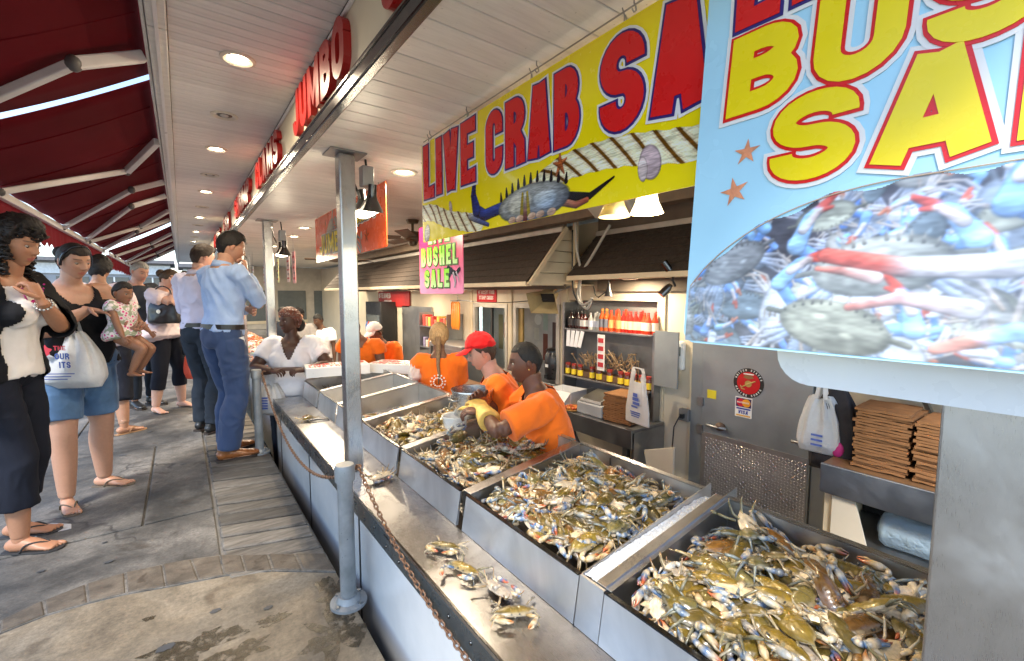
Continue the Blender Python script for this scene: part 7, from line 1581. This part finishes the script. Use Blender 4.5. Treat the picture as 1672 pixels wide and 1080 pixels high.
def handbag(loc, rz, w, d, h, strap, label):
    o = empty('handbag', loc, rz, label, 'handbag', 'black handbags of the woman in leggings'); mb = MB(); n = 10
    loft(mb,[(0,0,0),(0,0,h*.15),(0,0,h*.6),(0,0,h*.9),(0,0,h)],[(w*.5,d*.45),(w*.53,d*.52),(w*.5,d*.46),(w*.42,d*.3),(w*.38,d*.12)],(1,0,0),24,3); v,f,nr = remesh(mb,.010,3); v = v+nr*np.array([.006*noise.noise(Vector(p_)*14) for p_ in v])[:,None]; m = MB(); m.add([tuple(p_) for p_ in v],f); m.build('bag_body', M_BLKL, o, smooth=True)
    m = MB(); m.tube(spline([(-w*.3,0,h*.9),(-w*.25,0,h+strap*.7),(0,0,h+strap),(w*.25,0,h+strap*.7),(w*.3,0,h*.9)],6),.007,6); m.build('strap', M_BLKL, o, smooth=True)
    m = MB(); m.lathe([(.022,0),(.022,.004)],(0,-d*.52,h*.55),16,(0,-1,0)); m.build('disc_charm', simple('silver_disc',(.6,.6,.6),.2,metal=.7), o); return o
handbag((-.16,6.10,1.00),R(-35),.33,.14,.24,.16,'black leather handbag with round silver charm on the raised arm'); handbag((.08,6.22,.62),R(-35),.24,.09,.30,.42,'long strapped black shoulder bag above the coral plastic bag')
carrier_bag('carrier_bag',(.10,6.20,.90),R(-35),.26,.16,.55,'coral red plastic bag hanging beside the man in charcoal trousers',M_BAGR,'carrier bags held by shoppers',.16,5)
# ---- two men in office shirts
loc, fc = (.13,5.08), (.80,.60)
p = Person(loc, fc, 1.77, 'man in lavender shirt and charcoal trousers standing behind the blue-shirted man', skin=(.55,.32,.24), head=(14,14,0), voxel=.009, girth=.93, feet=((.10,.0,-10),(-.10,.05,10)), hand_r=(.18,.26,1.10), hand_l=(-.12,.28,1.12), el_r=(.6,-.8,-.4), el_l=(-.6,-.8,-.4)); 
p.bottom(M_CHAR, 1.96, .014, .026, 'trousers', .007); p.top(M_LAV, 1.92, .018, .02, crew, .010, 'shirt', .004, 3, scale=8); p.belt(M_BLKL, .07, .026); p.hair((.030,.020,.014), .013, .064, .0, -.07, .003, .006); p.shoes(M_BLKL, M_SOLE)
q = MB(); loft(q,[p.T(0,-.012,.505),p.T(0,-.004,.545)],[(.074*p.S,.072*p.S),(.064*p.S,.064*p.S)],p.rt,24,2); q.build('collar', M_LAV, p.o, smooth=True)
loc, fc = (.255,4.215), (.88,.47)
p = Person(loc, fc, 1.81, 'man in pale blue shirt and blue trousers with brown shoes, hand on his chin', skin=(.50,.28,.19), head=(16,16,0), voxel=.009, girth=.93, lean=3, feet=((.10,-.07,-24),(-.10,.05,-8)), hand_r=LC(loc,fc,(.425,4.165,1.49)), el_r=(.55,.0,-1.3), hd_r=LD(fc,(.0,.15,1)), palm_r=LD(fc,(-.9,.3,.2)), hand_l=(.03,.20,1.19), el_l=(-.9,.1,-.8), hd_l=(.95,-.05,-.1), palm_l=(0,-1,0), curl=(1.0,.5))
p.bottom(M_CHINO, 1.97, .014, .026, 'trousers', .007); p.top(M_BLU, 1.93, .016, .02, crew, .009, 'shirt', .003, 7, scale=8); p.belt(M_BLKL, .07, .025); p.hair((.010,.009,.009), .013, .066, .0, -.07, .003, .008); p.shoes(M_LEATH, M_SOLE)
q = MB(); loft(q,[p.T(0,-.012,.505),p.T(0,-.004,.55)],[(.074*p.S,.072*p.S),(.064*p.S,.064*p.S)],p.rt,24,2); q.build('collar', M_BLU, p.o, smooth=True)
q = MB(); q.box(-.02,.02,-.002,.002,-.05,.03); wt = q.build('pocket_slip', M_WHITE, p.o); wt.location = p.T(.172,.03,-.03); wt.rotation_euler = (R(10),R(-14),R(80))
# ---- woman in white tee at the end of the counter
loc, fc = (.80,4.47,-.5), (-.38,-.92)
p = Person(loc, fc, 1.66, 'woman in white tee and speckled headscarf at the end of the counter', fem=True, girth=1.32, bust=1.15, belly=1.1, skin=(.065,.030,.020), head=(-2,42,0), voxel=.010, hand_r=(.10,.30,1.16), hand_l=(-.15,.30,1.16), el_r=(1,-.2,-.5), el_l=(-1,-.2,-.5), hd_r=(-.7,.6,.1), hd_l=(.7,.6,.1), palm_r=(0,-.5,-1), palm_l=(0,-.5,-1), curl=(.8,.8), lip=(.12,.035,.03))
p.bottom(M_NAVYC); p.top(M_TEE, .62, .018, -.06, vneck(.17,.075), .005, 'white_tee', .008, 6)
sc_ = NT('speckled_scarf'); v_ = sc_.coord('Object'); vo = sc_.n('TexVoronoi'); vo.inputs['Scale'].default_value = 70; sc_.l(v_, vo.inputs['Vector']); sc_.set(Base_Color=sc_.ramp(vo.outputs['Distance'],[(.2,(.55,.42,.35)),(.32,(.05,.03,.03)),(.6,(.16,.05,.03))]), Roughness=.7)
p.hair((.02,.015,.012), .020, .058, .02, -.06, .003, .012, mat=sc_.m, name='headscarf'); q = MB(); q.ball((0,0,0),(.07,.05,.07),14); q.v = [tuple(x) for x in p.to_head([Vector(a)+Vector((0,-.10,-.03)) for a in q.v])]; q.build('hair', hair_mat((.012,.010,.010)), p.o, smooth=True)
q = MB(); q.box(-.11,.11,-.035,.035,-.012,.012); o = q.build('wallet', simple('brown_wallet',(.09,.045,.03),.5), None, bevel=.004); tag(o,'flat brown wallet held by the woman in the white tee','wallet'); o.location = (.70,4.20,.672); o.rotation_euler = (0,0,R(-25))
b4 = carrier_bag('carrier_bag',(.585,4.33,.665),R(-35),.26,.17,.40,'white carrier bag with blue print at the end of the counter',grp='carrier bags held by shoppers',handle=.14,seed=11)
for k in range(5): q = MB(); q.box(-.03,.025,-.100-.001*k,-.098-.001*k,-.24-.022*k,-.226-.022*k); q.build('blue_print', M_BPRINT, b4)
# ---- stall workers in orange
GW = 'stall workers in orange shirts'
loc, fc = (1.585,1.665,-.5), (-.86,.51)
p = Person(loc, fc, 1.60, 'worker with short black hair in orange tee and yellow glove sorting crabs', skin=(.115,.052,.032), lean=20, head=(6,2,0), voxel=.008, girth=.93, group=GW, pelvis=(0,.0,.865), hand_l=LC(loc,fc,(1.185,1.84,.735)), el_l=(-1,-.7,-.05), hd_l=LD(fc,(-.82,.5,.03)), palm_l=LD(fc,(0,.2,-1)), hand_r=LC(loc,fc,(1.30,2.02,.74)), el_r=(.8,-.3,-.8), curl=(.5,.7), lip=(.15,.06,.05))
p.no_hand = -1
p.bottom(M_CHAR); p.top(M_ORT, .78, .018, -.10, crew, .009, 'orange_tee', .022, 8, .03, scale=7); p.hair((.008,.007,.007), .004, .066, .004, -.07, .002); p.shoes(M_BLKL, M_SOLE)
q = MB(); q.ball(p.to_head([(-.084,-.006,-.028)])[0],.0055,8); q.build('ear_stud', simple('gold_stud',(.6,.42,.15),.2,metal=.8), p.o, smooth=True)
a_,e_,w_ = p.arm[-1]; d_ = (w_-e_).normalized(); M_GLV = simple('yellow_glove',(.66,.42,.10),.55,var=.18,scale=18,bump=.3,bscale=60)
gm = MB(); pd = Vector(LD(fc,(0,.1,-1))); add_hand(gm, w_+d_*.015, d_, pd, p.S, .55, .14, 1 if d_.cross(pd).z > 0 else -1, None, scale=1.28); loft(gm,[w_-d_*.12,w_-d_*.06,w_,w_+d_*.04],[(.056,.056),(.050,.048),(.042,.036),(.044,.030)],pd.cross(d_),18,3)
v,f,nr = remesh(gm,.0045,3); v = v+nr*np.array([.0025*noise.noise(Vector(x)*40) for x in v])[:,None]; q = MB(); q.add([tuple(x) for x in v],f); q.build('rubber_glove', M_GLV, p.o, smooth=True)
loc, fc = (1.66,2.16,-.5), (-.84,.54)
p = Person(loc, fc, 1.60, 'worker in red baseball cap and orange tee bending over the bins', skin=(.54,.30,.22), lean=20, head=(16,0,0), voxel=.009, group=GW, pelvis=(0,0,.865), hand_l=(-.12,.22,.98), hand_r=(.12,.22,.98), curl=(.7,.7))
p.bottom(M_CHAR); p.top(M_ORT, .75, .020, -.10, crew, .007, 'orange_tee', .026, 12, .05, scale=7); p.hair((.05,.03,.018), .008, .060, .0, -.07, .002); p.shoes(M_BLKL, M_SOLE)
def cap(p, mat, t=.016, brim=.085):
    c = p.hair((0,0,0), t, .050, .035, .02, .0, .016, mat=mat, name='cap'); q = MB(); n = 14; P = []; F = []
    for i in range(n+1):
        an = -1.05+2.1*i/n; x = .078*math.sin(an)*1.02; y0 = .088*math.cos(an)*1.05; P += [(x,y0,.058),(x*1.02,y0+brim*math.cos(an*.95)**.8,.036-.010*abs(math.sin(an))),(x*1.02,y0+brim*math.cos(an*.95)**.8,.032-.010*abs(math.sin(an))),(x,y0,.052)]
    for i in range(n): a = i*4; F += [(a,a+1,a+5,a+4),(a+1,a+2,a+6,a+5),(a+2,a+3,a+7,a+6)]
    q.add(p.to_head(P),F); q.build('cap_brim', mat, c, smooth=True); q = MB(); q.ball(p.to_head([(0,0,.148)])[0],.007,8); q.build('cap_button', mat, c, smooth=True)
cap(p, cloth('red_cap_cloth',(.62,.010,.012),.75))
loc, fc = (1.67,3.25,-.5), (.52,.85)
p = Person(loc, fc, 1.56, 'worker with braided fair hair in orange tee with white back print, seen from behind', fem=True, skin=(.16,.08,.05), girth=1.0, head=(6,0,0), voxel=.010, group=GW, hand_r=(.15,.26,.86), hand_l=(-.15,.26,.86), el_r=(.25,-1,-.2), el_l=(-.25,-1,-.2))
p.bottom(M_CHAR); p.top(M_ORT, .80, .020, -.14, crew, .007, 'orange_tee', .024, 15, .05, scale=7); p.hair((.38,.24,.11), .016, .07, -.03, -.10, .004, .008)
q = MB(); q.tube([p.to_head([(0,-.095,.0)])[0],p.to_head([(0,-.10,-.06)])[0],p.T(.0,-.135,.44),p.T(.01,-.145,.36),p.T(.0,-.145,.28)],[.028,.022,.013,.011,.004],8); q.build('braid', hair_mat((.20,.12,.06)), p.o, smooth=True)
for k in range(26):
    an = k*2*math.pi/13; rr = .062 if k < 13 else .038; q = MB(); c_ = p.T(rr*math.sin(an),-.150*1.02,.30+rr*math.cos(an)*1.0); q.obox(c_,(p.rt,p.fw,p.up),(.005,.012,.004)); q.build('white_back_print', M_SWHITE, p.o)
loc, fc = (1.58,4.62,-.5), (-.75,-.66)
p = Person(loc, fc, 1.66, 'bald worker in orange tee bending by the lettered box', skin=(.17,.08,.05), lean=28, head=(26,10,0), voxel=.012, group=GW, hand_r=(.16,.42,.98), hand_l=(-.16,.42,.98)); p.bottom(M_CHAR); p.top(M_ORT, .3, .018, -.1, crew, .006, 'orange_tee', .01, 18); p.hair((.02,.015,.012), .003, .09, .0, -.07, .002)
loc, fc = (1.86,4.90,-.5), (-.80,-.60)
p = Person(loc, fc, 1.52, 'worker in white cap and orange tee behind the bald worker', skin=(.12,.055,.035), lean=16, head=(24,12,0), voxel=.012, group=GW); p.bottom(M_CHAR); p.top(M_ORT, .6, .018, -.1, crew, .006, 'orange_tee', .012, 21); p.hair((.02,.015,.012), .006, .06, .0, -.07, .002); cap(p, cloth('white_cap_cloth',(.72,.70,.70),.8))
GF = 'people at the far stall'
loc, fc = (1.50,7.60,-.5), (-.75,-.66); p = Person(loc, fc, 1.58, 'person in dark cap and grey tee at the far stall', skin=(.50,.30,.22), head=(10,20,0), voxel=.014, group=GF); p.bottom(M_CHAR); p.top(M_GRY, .6, .018, -.1, crew); p.hair((.03,.02,.015), .008, .06, .0, -.07); cap(p, M_BLKC)
loc, fc = (1.76,7.45,-.5), (-.75,-.66); p = Person(loc, fc, 1.50, 'person in white tee with short black hair at the far stall', skin=(.10,.05,.03), head=(18,10,0), voxel=.014, group=GF); p.bottom(M_CHAR); p.top(M_TEE, .6, .018, -.1, crew); p.hair((.01,.01,.01), .008, .06, .0, -.07)
loc, fc = (1.35,7.95,-.5), (-.75,-.66); p = Person(loc, fc, 1.60, 'person in dark shirt with black hair behind the woman in the speckled headscarf', skin=(.20,.10,.06), head=(14,10,0), voxel=.014, group=GF); p.bottom(M_CHAR); p.top(M_DKS, .6, .018, -.1, crew); p.hair((.01,.01,.01), .010, .06, .0, -.07)
# aluminium pot and clear tub by the workers
o = empty('aluminium_pot',(1.285,2.105,.645),0,'round aluminium pot standing on the bin divider beside the yellow glove','pot')
m = MB(); m.lathe([(.102,.0),(.108,.008),(.115,.135),(.120,.138),(.119,.145),(.111,.142),(.105,.012),(.001,.010)],n=36); m.build('pot_body', steel('pot_aluminium',.62,.28,(1,1,30),(1,1,1),.4), o, auto=40)
for s in (-1,1): m = MB(); m.tube([(s*.104,-.03,.095),(s*.135,-.028,.098),(s*.135,.028,.098),(s*.104,.03,.095)],.005,8); m.build('pot_handle', M_GALV, o, smooth=True)
o = empty('clear_tub',(1.15,2.062,.606),0,'clear plastic tub beside the aluminium pot','tub'); m = MB(); m.lathe([(.055,0),(.06,.005),(.068,.06),(.074,.062),(.072,.066),(.064,.06),(.056,.008)],n=24); m.build('tub_body', clear_plastic('clear_tub_plastic',(.75,.78,.78)), o, auto=40)
# white lettered box over the last bins
def lettered_box(loc, rz, label):
    o = empty('lettered_box', loc, rz, label, 'box', 'white lettered boxes on the bins'); m = MB(); m.box(-.26,.26,-.13,.13,0,.085); m.build('box_body', M_WHITE, o, bevel=.004)
    UV = (Vector((1,0,0)),Vector((0,1,0)),Vector((0,0,1)))
    write(o,'JUMBO CRABS',(-.23,.01,.0855),.085,.42,.14,[(0,M_RED)],UV,gap=.10,depth=.001); write(o,'LIVE FRESH',(-.23,-.105,.0855),.085,.42,.14,[(0,M_RED)],UV,gap=.10,depth=.001); return o
lettered_box((1.08,4.06,.612),R(-8),'white box with red lettering lying across the last bin'); lettered_box((1.60,3.90,.60),R(-50),'white box with red lettering behind the empty bins')
# ================================================================== FARTHER ALONG THE MARKET
# second counter with heaps of shrimp on ice
c2 = empty('seafood_counter',(1.05,7.2,-.5),0,'steel seafood counter with shrimp heaps beyond the crab bins','counter'); CO2 = Vector((1.05,7.2,-.5))
m = MB(); m.box(.70,1.45,5.35,11.0,.30,.42); part(m,'counter_tray',M_STEEL,c2,CO2,bevel=.004); m = MB(); m.box(.74,1.42,5.4,11.0,-.5,.2995); part(m,'counter_base',M_WHITE,c2,CO2)
def shrimp_mesh():
    q = MB(); pts = [(.016*math.cos(t),.016*math.sin(t),0) for t in np.linspace(-.3,3.6,9)]; q.tube(pts,[.002,.0055,.0068,.0068,.006,.005,.004,.003,.004],6); return q
SHR = shrimp_mesh(); sv = np.array(SHR.v)
def shrimp_heap(cx, cy, rx, ry, h, n, cols, label, z=.42, name='shrimp_heap'):
    V_, F_, C_, nb = [], [], [], 0; m = MB(); o = empty(name,(cx,cy,z),0,label,'shrimp','heaps of shrimp on the far counter')
    for k in range(n):
        a = random.uniform(0,6.28); r_ = math.sqrt(random.random()); zz = h*(1-r_**1.6)+.004+random.uniform(-.004,.008)
        rot = np.array(Matrix.Rotation(random.uniform(0,6.28),3,'Z') @ Matrix.Rotation(random.gauss(0,.6),3,'X') @ Matrix.Rotation(random.gauss(0,.6),3,'Y')); c = cols[k%len(cols)]; kk = random.uniform(.8,1.2)
        V_.append(sv*1.7 @ rot.T+np.array((rx*r_*math.cos(a),ry*r_*math.sin(a),zz))); F_ += [tuple(i+nb for i in q) for q in SHR.f]; C_ += [tuple(x*kk for x in c)]*len(sv); nb += len(sv)
    m.v = [tuple(p) for p in np.concatenate(V_)]; m.f = F_; m.c = C_; m.m = [0]*len(F_); b = m.build('shrimp', vcol('shrimp_shell',.3,0,.2,60,coat=.3), o, smooth=True); b['kind'] = 'stuff'
    m = MB(); m.lathe([(1,0),(.85,h*.45/1),(.5,h*.8),(.05,h*.97)],n=24); m.v = [(x*rx,y*ry,zz) for x,y,zz in m.v]; m.build('ice_mound', MATS['crushed_ice'], o, smooth=True)
PK = [(.62,.30,.20),(.66,.38,.27),(.58,.24,.15)]; OR_ = [(.62,.17,.06),(.66,.24,.09),(.50,.12,.05)]
for (x,y,c,l) in ((.98,5.75,OR_,'orange cooked shrimp heap by the woman in the white tee'),(.95,6.6,PK,'pale pink shrimp heap next to the orange one'),(.95,7.5,PK,'pink shrimp heap past the third column'),(.95,8.5,OR_,'orange shrimp heap towards the far stall'),(.95,9.6,PK,'farthest pink shrimp heap')):
    shrimp_heap(x,y,.24,.36,.17,520 if y < 7 else 260,c,l)
for k,(y) in enumerate((6.15,7.05,8.0)):
    m = MB(); v = []; n = 9
    for i in range(n): a = i*2.4; m.add([(0,0,0),(.05*math.cos(a)-.012*math.sin(a),.05*math.sin(a)+.012*math.cos(a),.03),(.11*math.cos(a),.11*math.sin(a),.02),(.05*math.cos(a)+.012*math.sin(a),.05*math.sin(a)-.012*math.cos(a),.03)],[(0,1,2,3)])
    o = m.build('lettuce_garnish', simple('green_leaf',(.05,.30,.05),.5), None); o.location = (.80,y,.47); tag(o,'bright green leaf garnish between the shrimp heaps','garnish','leaf garnishes between the shrimp heaps')
o = empty('orange_basket',(.86,6.05,.58),0,'small orange plastic basket above the shrimp','basket'); m = MB(); m.lathe([(.07,0),(.10,.12),(.105,.125),(.095,.12),(.066,.008)],n=16); m.build('basket_body', simple('orange_plastic',(.80,.12,.01),.4), o, auto=40); m = MB(); m.tube(spline([(-.1,0,.12),(-.07,0,.20),(.07,0,.20),(.1,0,.12)],5),.006,6); m.build('handle', MATS['orange_plastic'], o, smooth=True); m = MB(); m.tube([(0,0,0),(0,0,-.16)],.012,8); m.build('stem', M_GALV, o)
# hanging price cards
for k,(x,y,z,w,h,c) in enumerate(((1.05,5.6,1.44,.16,.36,(.62,.30,.30)),(1.05,5.95,1.46,.18,.30,(.60,.46,.46)),(1.0,6.35,1.46,.12,.30,(.50,.50,.22)),(1.0,6.75,1.44,.16,.32,(.66,.62,.50)),(1.0,7.1,1.45,.10,.30,(.60,.54,.18)),(1.0,7.5,1.44,.14,.32,(.62,.56,.52)),(.95,8.3,1.42,.14,.34,(.60,.56,.50)),(.95,8.7,1.42,.12,.34,(.56,.50,.44)),(.95,9.1,1.42,.14,.34,(.6,.56,.5)))):
    o = empty('price_card',(x,y,z),0,'hanging price card printed in rows, %s' % ('red bordered and nearest the orange sign' if k == 0 else 'one of the row over the shrimp heaps'),'price card','price cards over the shrimp heaps')
    m = MB(); m.box(0,.004,-w/2,w/2,0,h); m.build('card', simple('card_%d'%k,c,.4), o)
    for j in range(5): m = MB(); m.box(-.002,-.0005,-w*.38,w*.30-.02*(j%2),h*(.12+.17*j),h*(.12+.17*j)+h*.07); m.build('printed_line', simple('card_ink_%d'%(j%2),((.5,.03,.04),(.25,.2,.2))[j%2],.5), o)
    m = MB(); m.tube([(.002,0,h),(.002,0,ZC-z-.001)],.0015,5); m.build('hanger', M_GALV, o)
# wall fittings farther along the stall building
o = empty('drinks_fridge',(2.72,7.75,-.5),0,'tall black glass door drinks fridge beside the red menu board','fridge')
m = MB(); m.box(-.02,.26,-.38,.38,0,1.68); m.build('fridge_case', M_BLKL, o, bevel=.01); m = MB(); m.box(-.026,-.0205,-.31,.31,.15,1.45); dr = m.build('fridge_door', simple('fridge_glass',(.10,.12,.13),.08), o)
for j in range(4):
    m = MB(); m.box(-.030,-.0265,-.29,.29,.30+.28*j,.306+.28*j); m.build('shelf_edge', M_GALV, dr)
    for i in range(7): m = MB(); m.lathe([(.030,0),(.030,.11),(.012,.16),(.012,.18)],(-.045,-.25+.083*i,.307+.28*j),8); m.build('drink_bottle', simple('drink_%d'%((i+j)%4),((.5,.06,.03),(.05,.15,.45),(.45,.3,.05),(.5,.5,.5))[(i+j)%4],.2), dr, auto=40)
o = empty('menu_board',(XW-.03,7.3,1.10),0,'red and white menu board above the drinks fridge','sign'); m = MB(); m.box(0,.02,-.5,.9,0,.26); m.build('board', simple('menu_red',(.45,.03,.03),.4), o); write(o,'STEAMED',(-.002,.86,.14),.09,.7,.22,WL,gap=.2,depth=.002); write(o,'CRABS',(-.002,.60,.03),.08,.7,.22,WL,gap=.2,depth=.002)
m = MB(); m.box(XW-.03,XW-.002,6.0,7.1,-.45,1.12); bp(m,'steel_wall_sheet',steel('wall_sheet',.45,.45,(20,20,1),(1,.98,.95)))
o = empty('dry_goods_shelf',(2.86,5.55,.55),0,'steel wall shelf with orange packets and boxes near the doorway window','shelf')
for z in (0,.30): m = MB(); m.box(-.10,.135,-.40,.42,z,z+.015); m.build('shelf_board', M_STEEL_D, o)
for y in (-.41,.43): m = MB(); m.box(-.10,.135,y-.008,y+.008,-.05,.50); m.build('side_panel', M_STEEL_D, o)
for j,z in enumerate((.0155,.3155)):
    for i in range(9):
        hh = random.uniform(.09,.16); m = MB(); y = -.36+.088*i; m.box(-.07,.06,y-.034,y+.034,z,z+hh); b_ = m.build('dry_goods_packet', simple('packet_%d'%((i*2+j*3)%6),((.62,.22,.05),(.5,.05,.04),(.55,.5,.45),(.7,.45,.08),(.25,.22,.35),(.55,.16,.10))[(i*2+j*3)%6],.5), None, bevel=.006); b_.location = o.location; tag(b_,'small upright packet on the %s board of the dry goods shelf' % ('lower','upper')[j],'packet','packets on the dry goods shelf')
o = empty('hanging_cheese_tubes',(2.82,5.02,.86),0,'cluster of hanging orange tubes on the cream wall','tubes')
for k in range(4): m = MB(); m.lathe([(.006,.36),(.022,.34),(.024,.05),(.008,0)],(0,.05*k-.08,0),10); m.build('orange_tube', simple('orange_wrap',(.62,.20,.02),.35), o, auto=50)
m = MB(); m.tube([(0,-.12,.37),(0,.12,.37)],.006,6); m.tube([(0,0,.37),(.17,0,.37)],.006,6); m.build('peg_rail', M_GALV, o)
o = empty('steel_oven',(2.55,4.72,-.5),0,'boxy stainless oven below the wall window','oven'); m = MB(); m.box(-.05,.38,-.40,.42,0,1.22); m.build('oven_case', M_GALV, o, bevel=.006); m = MB(); m.box(-.056,-.0505,.18,.36,.86,1.17); m.build('vent_panel', M_DARK, o); m = MB(); m.box(-.056,-.0505,-.36,.14,.80,1.17); m.build('oven_door', M_STEEL_D, o)
o = empty('prep_table',(2.05,3.45,-.5),0,'dark prep table with white tub behind the braided worker','table'); m = MB(); m.box(-.25,.35,-.75,.75,.88,.92); m.build('table_top', simple('brown_board',(.20,.10,.045),.5), o, bevel=.004)
for x in (-.2,.3):
    for y in (-.7,.7): m = MB(); m.box(x-.02,x+.02,y-.02,y+.02,0,.8795); m.build('leg', M_GALV, o)
o = empty('white_tub',(1.93,2.92,.4205),0,'white plastic tub on the prep table','tub'); m = MB(); m.lathe([(.07,0),(.085,.12),(.092,.125),(.082,.12),(.066,.008)],n=22); m.build('tub_body', M_WHITE, o, auto=40)
o = carrier_bag('clear_bag',(1.52,3.35,.82),R(40),.18,.12,.20,'crumpled clear plastic bag on the edge of the empty bins',clear_plastic('clear_bag_plastic',(.75,.8,.82)),None,.05,3)
# far end of the stall
fw_ = empty('far_stall',(2.5,12.5,-.5),0,'dim far stall closing the end of the roofed row','stall')
m = MB(); m.box(-1.65,3.7,.0,.1,0,2.49); m.build('end_wall', simple('far_grey',(.45,.42,.37),.7), fw_)
for k in range(5): m = MB(); m.box(-1.4+.85*k,-.75+.85*k,-.02,-.0005,1.15,1.9); w_ = m.build('window', simple('far_pane',(.10,.12,.13),.2), fw_); m = MB(); m.box(-1.42+.85*k,-.73+.85*k,-.03,-.0205,1.08,1.15); m.build('sill', M_TRIM, w_)
m = MB(); m.box(-1.65,3.7,-.3,-.0205,.0,.95); m.build('far_counter', M_GALV, fw_)
m = MB(); m.box(XW,XW+.08,9.0,12.5,-.5,1.96); bp(m,'wall_panel',M_WALL)
# buildings across the open side
def far_building(x0,x1,y,d,h,wallc,label,n,text=None,band=(.7,.7,.68)):
    o = empty('far_building',((x0+x1)/2,y,0),0,label,'building','buildings beyond the awnings'); c = (x0+x1)/2
    m = MB(); m.box(x0-c,x1-c,0,d,-.01,h); m.build('wall', simple('far_wall_%d'%int(y*10+x0),wallc,.7,var=.15,scale=1), o)
    m = MB(); m.box(x0-c-.3,x1-c+.3,-.8,d+.2,h,h+.25); m.build('roof', simple('far_roof',(.16,.15,.15),.8), o)
    m = MB(); m.box(x0-c,x1-c,-.16,-.002,h-.85,h-.15); m.build('sign_band', simple('far_band_%d'%int(y),band,.6), o)
    w = (x1-x0)/n
    for i in range(n):
        a = x0-c+w*i+w*.12; m = MB(); m.box(a,a+w*.76,-.06,-.002,.55,h-1.05); wn = m.build('window', simple('far_glass',(.05,.065,.08),.1), o)
        m = MB(); m.box(a-.06,a+w*.76+.06,-.12,-.061,.45,.55); m.build('sill', M_TRIM, wn); m = MB(); m.box(a+w*.36,a+w*.40,-.09,-.061,.55,h-1.05); m.build('mullion', M_WHITE, wn)
    if text: write(o,text,(x0-c+.3,-.17,h-.75),.5,.9,.24,[(0,M_RED)],(Vector((1,0,0)),Vector((0,0,1)),Vector((0,-1,0))),gap=.3,depth=.03)
far_building(-16,-.6,44,6,3.6,(.30,.30,.31),'low grey seafood building with red lettering beyond the awnings',7,'FRESH SEAFOOD'); far_building(-52,-22,60,8,7.0,(.36,.30,.26),'tan two storey building far across the open pavement',8); far_building(.2,7,40,5,3.2,(.25,.26,.28),'dark grey building past the end of the roofed row',4)

# farther shoppers on the walkway
GS = 'shoppers farther along the walkway'
for (loc, fc, H_, lab, fem, sk, tm, bm, hc) in (((.34,7.3),(.9,-.2),1.66,'shopper in dark top beside the shrimp counter',True,LATIN,M_DKS,M_CHAR,(.02,.014,.01)),((-.55,9.4),(.6,-.8),1.70,'shopper in grey tee far along the walkway',False,FAIR,M_GRY,M_DENIM,(.05,.03,.02)),((.05,10.6),(.3,-.95),1.74,'shopper in white tee far along the walkway',False,MIX,M_TEE,M_CHAR,(.02,.015,.01))):
    p = Person(loc, fc, H_, lab, fem=fem, skin=sk, head=(12,0,0), voxel=.016, group=GS); p.bottom(bm, 1.95); p.top(tm, .6, .018, -.08, crew); p.hair(hc, .014, .062, -.02, -.09)
for (x,y) in ((1.5,8.6),(1.5,10.2),(2.2,9.4)):  # extra ceiling lamps, added only to brighten the far stall
    downlight(x, y, ZC, True, .06, 'added glowing downlight that brightens the far stall', 'added downlights brightening the far stall', 9.0)
